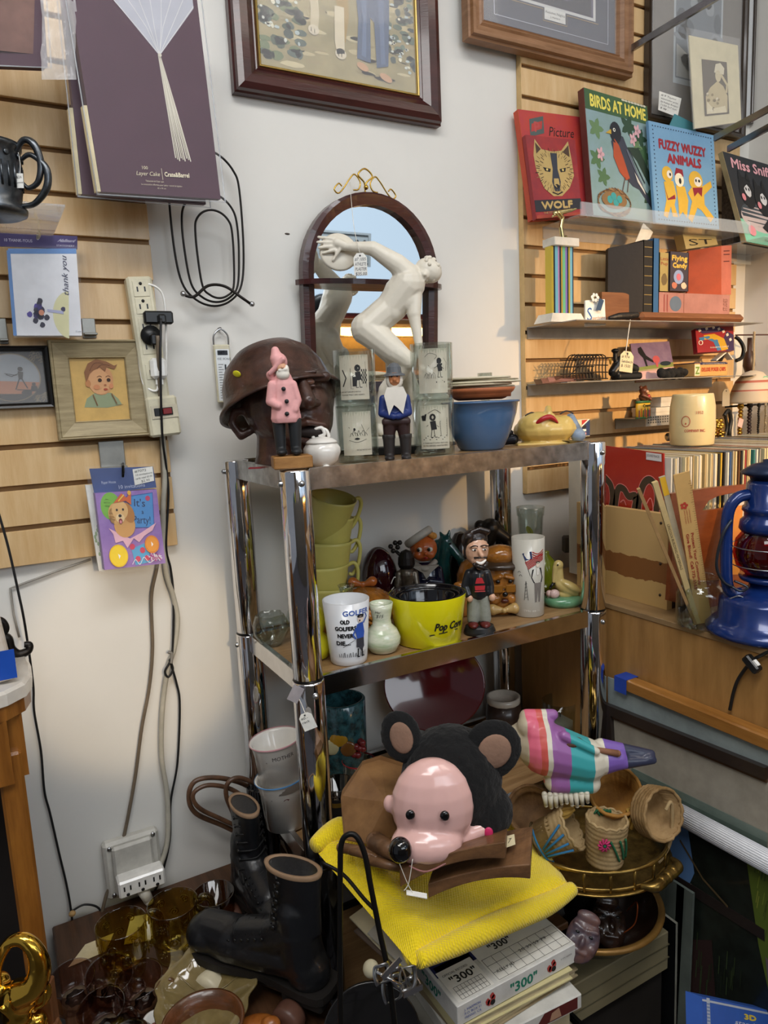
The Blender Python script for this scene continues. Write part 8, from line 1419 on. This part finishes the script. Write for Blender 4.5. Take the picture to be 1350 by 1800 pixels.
# trophy
t, u = on('trophy', 'trophy with a metallic striped column and gold swimmer', 'trophy', 984, 578, ZB+.0005, rot=0, y=-.12); HOL = ramp_mat('holographic_column', 0, [(0, '#c9b23a'), (.1, '#1d2a3a'), (.17, '#7fc6dd'), (.3, '#c98ac0'), (.36, '#1d2a3a'), (.43, '#c9a83a'), (.5, '#7fd0a0'), (.62, '#9a7fd0'), (.7, '#1d2a3a'), (.76, '#c9b23a'), (.83, '#8fd0e0'), (.93, '#1d3a5a')], .15, scale=1/(52*u), off=.5, metal=.6, coat=.5)
TM = M('trophy_marble', '#ddd6c8', .3, coat=.3); m = MB(u); m.box((0, 0, 7), (80, 44, 15), TM, taper=.82); m.o('base', t); MB(u).box((0, 0, 71), (50, 16, 112), HOL).o('column', t); MB(u).box((4, 0, 134), (56, 32, 14), TM, bev=1).o('top_block', t)
m = MB(u); G2 = M('pale_gold', '#c9b984', .18, 1, var=.05); m.cap((8, 0, 142), (4, 0, 160), 4, 3.4, G2); m.cap((4, 0, 160), (8, 0, 176), 3.4, 4, G2); m.cap((8, 0, 176), (-2, 0, 184), 4, 5, G2); m.cap((-2, 0, 184), (26, -4, 190), 4.6, 3, G2); m.cap((26, -4, 190), (34, -6, 192), 2.6, 1.6, G2); m.ball((-10, -2, 182), (5, 5, 5), G2); m.cap((-2, 0, 186), (-18, -4, 176), 3, 2, G2); m.cap((10, 0, 142), (16, 0, 146), 4, 2.5, G2); organic(m.o('swimmer_figure', t), .0012, 1)
# pen card, bookrack and books
t = thing('pen_card', 'white pen display card standing right of the trophy', 'card', W(1047, 573, Y=-.14)); t.location.z = ZB; card('card_front', [W(1029, 574, Y=-.14), W(1065, 572, Y=-.14), W(1063, 526, Y=-.13), W(1029, 528, Y=-.13)], 0, .004, PAPER, 100, 100, lambda A: (A.text('S', 6, 22, 50, '#2a5fa0', w=24), A.text('uperchrome', 32, 24, 14, '#b87a3a', w=64), A.text('INK WRITES', 36, 8, 9, '#b87a3a', w=56)), parent=t)
card('nib_cutout', [W(1048, 545, Y=-.143), W(1056, 546, Y=-.143), W(1062, 528, Y=-.143), W(1054, 524, Y=-.143)], 0, .001, F('#2f4a68', .4), parent=t); m = MB(); q = W(1046, 526, Y=-.137)-t.location; [m.ball(q+V((.010*cos(k), 0, .007*sin(k)+.004)), (.005, .001, .005), PAPER, 8, 6) for k in range(6)]; m.o('star_cutout', t)
t = thing('wooden_bookrack', 'brown wooden bookrack with a rounded end holding old books', 'bookrack', W(1190, 572, Y=-.13)); t.location.z = ZB+.0005; x0, x1 = W(1104, 570, Y=-.13).x-t.location.x, W(1280, 570, Y=-.13).x-t.location.x; BW_ = wood('bookrack_wood', '#8a5a36', '#663c20', (1, 8, 8), .4, 6, .2); BH = .024
MB().b2((x0-.01, -.055, 0), (x1, .05, BH), BW_, bev=.01).o('base', t); m = MB(); X0 = W(1058, 560, Y=-.13).x-t.location.x; X1_ = W(1114, 560, Y=-.13).x-t.location.x; R0 = (X1_-X0); m.slab([(X0, 0), (X1_, 0)]+[(X1_-R0*.35+R0*.35*cos(a), .05+.028*sin(a)) for a in [pi/2*k/8 for k in range(9)]]+[(X0, .078)], .0, .012, BW_); m.o('end_panel', t)
zb_ = ZB+BH+.001
def boxbook(name, label, pxl, pxr, pyt, y0, y1, mat, pages=None, art=None, tilt=0, zb=None):
    xl, xr = W(pxl, 500, Y=y0).x, W(pxr, 500, Y=y0).x; z0 = zb if zb is not None else zb_; zt_ = W((pxl+pxr)/2, pyt, Y=y0).z; t = thing(name, label, 'book', ((xl+xr)/2, y0, z0), (0, tilt, 0)); h = (xr-xl)/2; H = zt_-z0
    m = MB(); m.b2((-h, 0, 0), (-h+.0015, y1-y0, H), mat); m.b2((h-.0015, 0, 0), (h, y1-y0, H), mat); m.b2((-h, 0, 0), (h, .0015, H), mat)
    if art: art(Art(m, lambda u_, v, d: V((-h+2*h*u_/100, -d, H*v/100))))
    m.o('cover', t); MB().b2((-h+.0016, .0016, .002), (h-.0016, y1-y0-.003, H-.002), pages or CREAM).o('pages', t); return t
P4 = [W(1068, 556, Y=-.10), W(1131, 558, Y=-.15), W(1131, 424, Y=-.15), W(1069, 436, Y=-.10)]
t = thing('black_book', 'thick black book standing at the left of the bookrack', 'book', (P4[0]+P4[1])/2); card('cover', P4, 0, .026, M('black_cloth', '#1b1513', .65, bump=.2), 100, 100, None, parent=t)
boxbook('black_gilt_book', 'worn black book spine with gilt lines beside the blue book', 1131, 1147, 422, -.15, -.04, M('worn_black', '#1d1a18', .5, var=.3), art=lambda A: [A.rect(8, 12+k*13, 92, 13+k*13, '#8a7440') for k in range(7)])
boxbook('blue_book', 'thin blue book between the black gilt book and small story books', 1148, 1158, 419, -.15, -.04, F('#2b5c8c', .5))
boxbook('small_story_book', 'small tan story book with a red title', 1159, 1176, 444, -.15, -.06, F('#a3915a', .5), art=lambda A: (A.text('Little', 6, 80, 8, '#8a2a20', w=88), A.text('Pup', 10, 68, 8, '#8a2a20', w=70), A.blob(50, 30, 36, 18, '#6b5a3a')), zb=W(1170, 512, Y=-.15).z)
boxbook('chunky_story_book', 'chunky dark story book with yellow lettering left of the orange book', 1177, 1210, 443, -.155, -.07, F('#3a3440', .5), art=lambda A: (A.text('Flying', 8, 78, 13, '#d8b04a', w=80, bold=1), A.text('Candy', 14, 60, 12, '#d8b04a', w=74, bold=1), A.ell(46, 36, 26, 18, '#8a9ac0'), A.up(), A.ell(46, 36, 12, 9, '#c06a7a'), A.blob(24, 14, 18, 10, '#b8705a'), A.blob(74, 14, 16, 10, '#d8b8a0')), zb=W(1190, 512, Y=-.15).z)
P4 = [W(1208, 516, Y=-.07), W(1268, 518, Y=-.13), W(1268, 432, Y=-.13), W(1210, 441, Y=-.07)]; t = thing('orange_book', 'burnt orange cloth book standing above the pink book', 'book', (P4[0]+P4[1])/2); card('cover', P4, 0, .022, M('orange_cloth', '#a8441c', .6, bump=.15), parent=t)
card('spine', [W(1268, 518, Y=-.13), W(1285, 518, Y=-.125), W(1286, 431, Y=-.125), W(1268, 432, Y=-.13)], 0, .002, M('pink_lit_spine', '#b96a58', .5), 100, 100, lambda A: [A.rect(20, 88-k*7, 80, 90-k*7, '#5a2a2a') for k in (0, 1, 3)], parent=t)  # pink light on the spine is put into its colour
t = thing('pink_book', 'thick faded pink book lying on its side on the bookrack', 'book', (W(1158, 561, Y=-.15)+W(1282, 561, Y=-.15))/2); t.location.z = zb_; h = (W(1282, 540, Y=-.15)-W(1158, 540, Y=-.15)).x/2; H = W(1220, 516, Y=-.15).z-zb_
m = MB(); m.b2((-h, 0, 0), (h, .1, H), M('faded_pink_cloth', '#a8766e', .6, bump=.15)); A = Art(m, lambda u_, v, d: V((-h+2*h*u_/100, -d, H*v/100))); A.ell(22, 48, 8, 36, '#5a6a7e'); [A.rect(6+k*4, 10, 7.5+k*4, 90, '#8a4440') for k in (0, 1)]; A.rect(33, 4, 34, 96, '#8a5a50'); A.text('STUDIES', 96, 20, 6, '#6a4038', w=60, rot=pi/2); m.o('cover', t)
card('white_card', [(1117, 425), (1140, 424), (1148, 408), (1131, 392)], -.10, .0008, PAPER, label='white card slip sticking up out of the black book', cat='card')
t = thing('braided_whip', 'black braided leather strap with a tied price tag lying on the metal shelf', 'strap', W(1085, 572, Y=-.17)); t.location.z = ZB+.008; m = MB(); m.tube([(-.03, 0, 0), (0, -.005, .004), (.035, -.008, .006), (.06, -.012, .008)], [.004, .009, .009, .007], M('braided_leather', '#1c1714', .4, bump=.8, bs=160), n=8, seg=12); m.o('braid', t)
o = MB().tube([W(1108, 562, Y=-.19)-t.location, W(1104, 590, Y=-.20)-t.location, W(1100, 620, Y=-.20)-t.location], .0012, M('cotton_string', '#e6e2d6', .9)).o('string', t)
tg = thing('handwritten_tag', 'cream handwritten tag hanging below the braided strap', 'tag', W(1100, 654, Y=-.20), 0); tagmesh(tg, S(tg.location), 32, 36, ['# 974', 'Sandwich', '$ 1500'], rot=.12, col=CREAM, fs=5)
def art_rb(A): A.rect(0, 0, 100, 100, '#96222c'); A.up(); A.poly([(0, 100), (60, 100), (100, 60), (100, 0), (80, 0)], '#3c2a5a'); A.up(); A.line([(20, 60), (44, 62), (64, 44), (74, 4)], 20, '#c9a02a'); A.line([(8, 54), (30, 58), (50, 42), (60, 4)], 14, '#3f7ab0'); A.up(); A.line([(10+5*cos(a), 40+9*sin(a)) for a in [2*pi*k/14 for k in range(14)]], 2, '#e8e0d8', closed=True); [A.poly([(x, y), (x+6, y+4), (x+4, y+14), (x-2, y+10)], '#e0dcd6') for x, y in ((8, 84), (26, 88), (44, 90), (58, 82), (70, 70), (80, 56), (88, 36))]; A.text('RAINBOW CARDS', 34, 14, 6, '#e8e0d8', w=50)
t = thing('rainbow_game_box', 'red and purple rainbow card game box leaning under the bookrack', 'game box', W(1256, 620, Y=-.12)); card('box_body', [W(1226, 620, Y=-.13), W(1290, 616, Y=-.13), W(1289, 571, Y=-.11), W(1222, 578, Y=-.11)], 0, .014, F('#96222c', .4), 100, 100, art_rb, parent=t); t['group'] = 'x'; del t['group']
# items on the third shelf
R = random.Random(4); zc = ZC+.0008
for k, c_ in enumerate(('#3a2624', '#8a5a50', '#b07a72', '#5a3432')): o = card('trading_card', [W(942+k*12, 676-k*2, Y=-.14+.01*k), W(1004+k*9, 671-k*2, Y=-.15+.01*k), W(1000+k*9, 664-k*2, Y=-.06), W(938+k*12, 667-k*2, Y=-.06)], 0, .0012, F(c_, .4))[0]; tag(o, ['dark brown card at the left of the card fan beside the wire basket', 'rose brown card second in the fan beside the wire basket', 'pink card third in the fan beside the wire basket', 'maroon card nearest the wire basket in the card fan'][k], 'card')
t, u = on('wire_basket', 'rusty dark wire basket on the third shelf', 'basket', 1028, 670, zc, y=-.11, rot=0); WB = M('rusty_wire', '#3e352c', .6, .5); m = MB(u)
for k in range(10): m.tube([(-34+k*7.6, -16, 2), (-38+k*7.8, -17, 22), (-30+k*7.2, -14, 42), (-28+k*7.2, 10, 44), (-34+k*7.4, 16, 20), (-34+k*7.6, 16, 2)], 1, WB, n=3, seg=5)
for z_ in (3, 14, 26, 38): m.tube([(-42, -17, z_), (0, -18, z_+1), (38, -17, z_)], 1, WB, n=3, seg=5); m.tube([(-42, 16, z_), (38, 16, z_)], 1, WB, n=1, seg=5)
for k in range(5): m.tube([(-48+k*5, -10, 8+k*4), (-30+k*6, -16, 28+k*3), (-40+k*9, -16, 46)], .9, WB, n=4, seg=5)
m.o('wire_mesh', t)
t, u = on('black_stapler', 'black cast stapler with a round knob beside the hanging tag', 'stapler', 1097, 669, zc, y=-.13, rot=0); m = MB(u); m.box((6, 0, 6), (60, 22, 12), BLK, bev=3); m.cap((-26, 0, 14), (-8, 0, 30), 9, 12, BLK); m.cap((-8, 0, 28), (26, 0, 18), 9, 8, BLK); m.cap((-22, 0, 34), (-22, 0, 48), 4, 4, BLK); m.ball((-22, 0, 50), (7, 7, 4), BLK); organic(m.o('body', t), .0018, 1); MB(u).ball((-44, -10, 32), (3, 1, 6), BRASS, 8, 6).o('emblem', t)
def art_shoe(A): A.rect(0, 0, 100, 100, 0, mat=M('purple_wash', '#6f5a80', .5, col2='#8d7a98', vs=20)); A.up(); A.poly([(0, 36), (100, 44), (100, 28), (0, 26)], '#7f8a4a'); A.poly([(0, 28), (100, 32), (100, 0), (0, 0)], '#c8a09c'); A.up(); A.poly([(16, 86), (24, 90), (34, 66), (50, 52), (50, 46), (32, 56), (34, 38), (30, 38), (26, 60), (16, 74)], '#14141a'); A.ell(58, 54, 9, 10, '#c05a62'); A.ell(80, 42, 14, 6, '#22303a'); A.poly([(54, 50), (62, 50), (60, 34), (56, 34)], '#c05a62')
card('shoe_picture', [W(1118, 672, Y=-.11), W(1188, 666, Y=-.11), W(1176, 600, Y=-.06), W(1108, 604, Y=-.06)], 0, .005, F('#8a7a6a', .5), 100, 100, art_shoe, label='small purple picture of a black high-heeled shoe', cat='picture')
t, u = on('black_fur_piece', 'small black curly fur piece in front of the shoe picture', 'fur piece', 1180, 671, zc, y=-.145, rot=0); m = MB(u)
for k in range(16): m.ball((-26+k*3.6, 4*sin(k*2), 7+4*sin(k*1.7)), (7, 8, 7), M('black_curly_fur', '#161616', .9, bump=1, bs=200), 10, 7)
organic(m.o('fur', t), .002, 1); t, u = on('poker_chip_box', 'orange and navy Deluxe Poker Chips box on the third shelf', 'box', 1248, 669, zc, y=-.125, rot=0)
m = MB(u); m.box((0, 20, 12), (88, 44, 22), F('#c99a5a', .5), bev=.5); m.box((-2, 20, 23.6), (84, 44, 1.4), F('#2a2a52', .4)); A = Art(m, front(-2)); A.rect(-44, 2, -30, 21, '#d0cfae'); A.up(); A.text('Z', -42, 5, 12, '#6d8a3a', w=10, bold=.6); A.text('DELUXE POKER CHIPS', -26, 9, 6.4, '#b5482a', w=64, bold=.3); A.rect(-30, 20.5, 43, 23, '#2a2a52'); A.up(); A.text('EASY STACKING & WASHABLE PLASTIC', -24, 21, 1.8, '#c9c4b8', w=60); m.o('box_body', t)
zt_ = zc+25*u; t = thing('folding_mirrors', 'pair of small white framed hand mirrors lying on the poker chip box', 'mirror', (W(1270, 640, Y=-.11).x, -.105, zt_+.004)); m = MB(); m.box((-.012, 0, .012), (.05, .02, .004), WHT, (0, radians(-28), 0)); m.box((.012, .004, .018), (.05, .02, .003), F('#4a4038'), (0, radians(-50), 0)); m.box((.03, 0, .012), (.03, .02, .003), WHT, (0, radians(40), 0)); m.o('mirror_frames', t)
tag(cord('black_strap', [(1292, 592, -.08), (1300, 598, -.09), (1307, 612, -.10), (1304, 628, -.10), (1294, 634, -.10)], .006, BLK), 'short curved black leather strap right of the rainbow game box', 'strap')
tag(cord('hanging_rod', [(1292, 589, -.05), (1380, 588, -.16)], .0022, M('brown_rod', '#5a3c34', .4, .3), n=1), 'thin brown rod carrying the hanging bells', 'rod')
t = thing('brown_wood_bell', 'dark brown wooden turned ornament hanging behind the painted bell', 'ornament', W(1316, 655, Y=-.06), 0); MB(S(t.location)).lathe([(6, 0), (10, 12), (9, 30), (4, 38), (4, 60)], F('#3a241c', .4), seg=20).o('body', t)
t = thing('painted_bell', 'large painted clay bell hanging on a rope at the right edge', 'bell', W(1322, 708, Y=-.14), 0); u = S(t.location)
MB(u).lathe([(40, 0), (39, 4), (34, 22), (28, 38), (16, 52), (4, 56)], ramp_mat('bell_paint', 2, [(0, '#b8a890'), (.35, '#c6b7a2'), (.36, '#a8604e'), (.41, '#c6b7a2'), (.55, '#c3b3a0'), (.62, '#a8604e'), (.69, '#c9bca8')], .5, scale=1/(56*u)), seg=40).o('bell_body', t); MB(u).lathe([(37, 1), (20, 2), (.1, 30)], F('#3a2a26', .7), seg=30, cap=False).o('inside', t)
m = MB(u); A = Art(m, lambda a, v, d: V(((37-(v-8)*.36+d)*sin(a/34), -(37-(v-8)*.36+d)*cos(a/34), v))); A.poly([(-16, 26), (-6, 31), (8, 31), (12, 27), (4, 22), (-8, 21)], '#6fae94'); A.poly([(-14, 40), (-6, 45), (6, 45), (12, 41), (0, 38)], '#6fae94'); m.o('green_patch', t)
MB(u).tube([(0, 0, 54), (1, 0, 80), (-1, 0, 100), (0, 0, 122)], 2, M('jute_rope', '#a8977a', .9, bump=1, bs=200)).o('rope', t); MB(u).tube([(0, -22, 18), (8, -30, 4), (10, -30, -6)], 2, F('#2a2422')).o('clapper_hook', t)
tg = thing('beige_tag', 'blank beige tag hanging left of the painted bell', 'tag', W(1276, 714, Y=-.12), 0); tagmesh(tg, S(tg.location), 20, 30, [], col=F('#a39a88', .6))
# boxes, bear and tin
zd = sp_.z+.0008
for k, (w_, lb) in enumerate(((.245, 'lower white cardboard box on the perforated shelf'), (.225, 'upper white cardboard box on the perforated shelf'))):
    t = thing('white_box', lb, 'box', (1.775+.01*k, -.075, zd+k*.0275)); MB().b2((-w_/2, -.045, 0), (w_/2, .04, .0265), M('white_card_box', '#d2cbbd', .6), bev=.001).o('box_body', t); MB().b2((-w_/2-.001, -.046, .014), (w_/2+.001, .041, .0268), M('white_card_box', '')).o('lid', t)
t, u = on('crayon_tin', 'yellow and green crayon tin in front of the white boxes', 'tin', 1130, 727, zd, y=-.135, rot=0); MB(u).lathe([(16, 0), (16, 30)], F('#d8a52a', .4), seg=28, sy=.5).o('tin_body', t); m = MB(u)
for k in range(9): x = -14+k*3.4; m.box((x, -8.4*sqrt(max(0, 1-(x/16.5)**2)), 8+k % 2*3), (1.6, .8, 14), F(['#7a3a5a', '#c05a2a', '#2a5a3a'][k % 3]))
A = Art(m, lambda a, v, d: V((a, -8*sqrt(max(0, 1-(a/17)**2))-d*2, v))); A.text('Crayons', -8, 20, 5, '#1d2a1c', w=21, bold=.2, rot=.06); m.lathe([(16.6, 27), (17, 29), (16.6, 31)], F('#2a5a34', .4), seg=28, sy=.5); m.lathe([(16.6, 0), (17, 1.4), (16.6, 3)], F('#2a5a34', .4), seg=28, sy=.5); m.o('crayon_print', t)
t = thing('bear_figurine', 'tiny brown bear figurine sitting on the crayon tin', 'figurine', t.location+V((0, 0, 31.5*u))); BRN = F('#5f3320', .4); m = MB(u); m.ball((2, 0, 6), (10, 8, 8), BRN); m.ball((0, -1, 17), (8, 7, 7.5), BRN); m.ball((-6, 0, 23), (3, 2.4, 3), BRN); m.ball((6, 0, 23), (3, 2.4, 3), BRN); m.cap((-6, -5, 9), (2, -9, 5), 3, 3, BRN); m.cap((8, -5, 8), (8, -9, 2), 3, 3, BRN); organic(m.o('body', t), .0011, 1); MB(u).ball((2, -7, 15), (3.4, 2.6, 2.8), F('#c99a7a'), 10, 6).o('muzzle', t); MB(u).ball((3, -10, 7), (3, 2.4, 3), F('#b02a2a', .3), 10, 6).o('red_heart', t)
# necklaces and trinkets hanging behind the records
ZN = W(1320, 712, Y=-.1).z
rd = thing('necklace_rod', 'dark rod carrying the bead necklaces', 'rod', (W(1290, 715, Y=-.10).x, -.1, ZN)); MB().cyl((.08, 0, 0), .003, .24, BLKM, rot=(0, pi/2, 0)).o('rod', rd)
for k, (px, r, c_, lb, sx) in enumerate(((1302, .0062, BRASS, 'gold bead necklace with a pink tag', 0), (1318, .0058, F('#2c2226', .25), 'dark brown bead necklace beside the gold one', 0), (1334, .004, BLK, 'black bead necklace second from the right', 0), (1346, .003, M('chain_silver', '#b9b2a0', .3, .9), 'silver chain necklace at the right edge', 0))):
    p = W(px, 716, Y=-.115); t = thing('bead_necklace', lb, 'necklace', (p.x, -.115, ZN), 0, ); m = MB(); n = int(.10/(r*1.75))
    for s in (-1, 1):
        for j in range(n): m.ball((s*r*1.1+.001*sin(j+k), .003*s, -.006-j*r*1.75), (r,)*3, c_, 8, 6)
    for a in range(5): m.ball((r*1.1*cos(pi*a/4), 0, -.002+r*1.1*sin(pi*a/4)), (r,)*3, c_, 8, 6)
    m.o('beads', t)
    if k == 0: m = MB(); m.box((-.016, -.012, -.05), (.022, .0008, .026), F('#d0b0ac', .6), (0, .3, 0)); m.o('pink_tag', t)
t = thing('brown_tassel', 'brown leather tassel hanging at the far right edge', 'tassel', W(1356, 716, Y=-.12)); m = MB(); [m.tube([(-.008+.004*k, 0, 0), (-.009+.004*k, 0, -.05), (-.010+.0045*k, 0, -.10)], .0022, F('#5a3322', .5), n=3, seg=5) for k in range(6)]; m.o('strands', t)
t = thing('gold_bead_cluster', 'cluster of gold beads hanging beside the stoneware mug', 'beads', W(1264, 750, Y=-.13)); m = MB(); R = random.Random(5); [m.ball((R.uniform(-.014, .016), R.uniform(-.01, .01), R.uniform(-.03, .022)), (.0085, .007, .006), BRASS, 9, 6) for k in range(22)]; m.o('beads', t)
t = thing('black_handle_cluster', 'black leather straps hanging between the gold beads and necklaces', 'straps', W(1280, 745, Y=-.12)); m = MB(); m.tube([(-.02, 0, .025), (0, 0, .04), (.012, 0, .01), (.006, 0, -.03), (.018, 0, -.05)], .006, BLK); m.tube([(-.012, .004, -.05), (.0, .004, -.01), (-.012, .004, .03)], .005, BLK); m.o('straps', t)
t = thing('small_bell', 'small silver bell left of the stoneware mug', 'bell', W(1177, 768, Y=-.12)); MB().lathe([(.012, -.006), (.010, .006), (.004, .012)], STEEL, rot=(0, pi/2, 0), seg=20).o('bell_body', t); MB().ball((.012, 0, -.004), (.008, .006, .012), BLK).o('grip', t)
# ================================================================== far side of the shop, mirrored in chrome and glass
def far(name, label, cat, a, b, mat): t = thing(name, label, cat, ((a[0]+b[0])/2, (a[1]+b[1])/2, a[2])); MB().b2(V(a)-t.location, V(b)-t.location, mat, bev=.004).o('body', t); return t
far('added_cabinet', 'grey cabinet added across the shop for the chrome to reflect', 'cabinet', (.9, -4.9, 0), (2.2, -4.4, 1.25), M('grey_cabinet_paint', '#8f8f8c', .5)); far('added_cabinet', 'dark wooden cabinet added across the shop for the chrome to reflect', 'cabinet', (-1.6, -4.6, 0), (.2, -4.2, 1.9), DT); far('added_red_cabinet', 'red cupboard added across the shop for the chrome to reflect', 'cupboard', (-.2, -3.9, 0), (.25, -3.6, 1.7), F('#7a1c22', .4))  # unseen cabinets added to give the chrome streaks to reflect
t = far('lit_display_case', 'glass display case with warm lamps across the shop', 'display case', (2.4, -4.9, 0), (4.6, -4.4, 1.1), OAK); m = MB()
for k in range(4): m.b2((-1.0+.55*k, -.1, 1.45), (-.65+.55*k, .05, 1.52), M('warm_lamp', '#ffc46a', emit=14))
m.o('lamp_strip', t); MB().b2((-1.1, -.24, 1.1), (1.1, -.2, 1.42), M('brown_backdrop', '#7a6a4a', .7)).o('back_panel', t); MB().b2((-1.1, -.24, 1.56), (1.1, .1, 1.6), OAK).o('top_shelf', t)
t = thing('street_sign', 'white shop sign outside the window', 'sign', (3.5, -6.2, 2.15)); m = MB(); m.b2((-.62, 0, 0), (.62, .03, .36), F('#c9d6dc', .5)); A = Art(m, lambda u_, v, d: V((-u_, .03+d, v)), .004); A.text('YOUR HAIR', 0, .11, .17, '#1c2226', w=1.1, align='c', bold=.006); A.line([(-.58, .03), (.58, .03), (.58, .33), (-.58, .33)], .012, '#1c2226', closed=True); m.o('sign_board', t)
t = thing('car_wheel', 'parked car wheel outside the window', 'wheel', (3.45, -6.0, 1.62)); MB().lathe([(.12, -.06), (.2, -.06), (.22, 0), (.2, .06), (.12, .06)], BLK, seg=32, rot=(pi/2, 0, 0)).o('tyre', t); m = MB(); m.lathe([(.001, .02), (.13, .04), (.14, .06)], STEEL, seg=24, rot=(pi/2, 0, 0)); [m.box((.07*cos(a), .05, .07*sin(a)), (.12, .02, .012), STEEL, (0, -a, 0)) for a in [k*pi/5 for k in range(10)]]; m.o('rim', t)
far('light_blocker', 'tall dark bookcase added unseen to shade the lower wall', 'blocker', (-1.6, -2.55, 0), (1.1, -2.25, 1.42), M('grey_blocker_paint', '#6a6762', .6))  # unseen block added to keep window light off the lower wall
R = random.Random(12); x = -1.5
for k in range(12): c_ = R.choice(['#c9c4b4', '#7a1c22', '#27385f', '#3f5f3c', '#d9cf22', '#1d1b1e']); w_ = R.uniform(.06, .14); h_ = R.uniform(.1, .22); far('added_streak_box', 'streak box added on the tall bookcase, %s from its left end' % ['first', 'second', 'third', 'fourth', 'fifth', 'sixth', 'seventh', 'eighth', 'ninth', 'tenth', 'eleventh', 'twelfth'][k], 'box', (x, -2.5, 1.4205), (x+w_, -2.3, 1.4205+h_), F(c_, .5)); x += w_+.09  # coloured boxes added for streaks in the chrome
FACE = ('eye', 'mouth', 'nose', 'goatee', 'smile', 'eyebrow', 'eyelid', 'lips', 'muzzle', 'sticker', 'button_eye', 'mouth_line', 'pink_sticker', 'beard', 'eye_slit', 'glasses')
for t in [o for o in sc.objects if o.type == 'EMPTY']:
    subpart(t, FACE, ('head', 'face', 'vinyl_face', 'face_body')); subpart(t, ('button', 'shirt_print', 'collar'), ('coat', 'shirt', 'uniform')); subpart(t, ('lining', 'laces', 'eyelet'), ('boot_leather',))
    subpart(t, ('braided_rim', 'yarn_decoration'), ('woven_wall',)); subpart(t, ('printed_panel', 'print', 'golf_print', 'flag_print', 'leaf_print', 'round_label', 'green_sticker', 'rim_line'), ('glass_body', 'cup_body', 'jar_body', 'vase_body')); subpart(t, ('lettering', 'black_lining'), ('outer_wall',)); subpart(t, ('raised_scrolls', 'base_disc', 'red_print'), ('mug_body',)); subpart(t, ('price_tag',), ('handle',)); subpart(t, ('bow', 'knob'), ('lid',)); subpart(t, ('prong_guard', 'cord'), ('plug_head',)); subpart(t, ('rivet_bar',), ('strap_clamp',)); subpart(t, ('screw_heads',), ('end_board',))
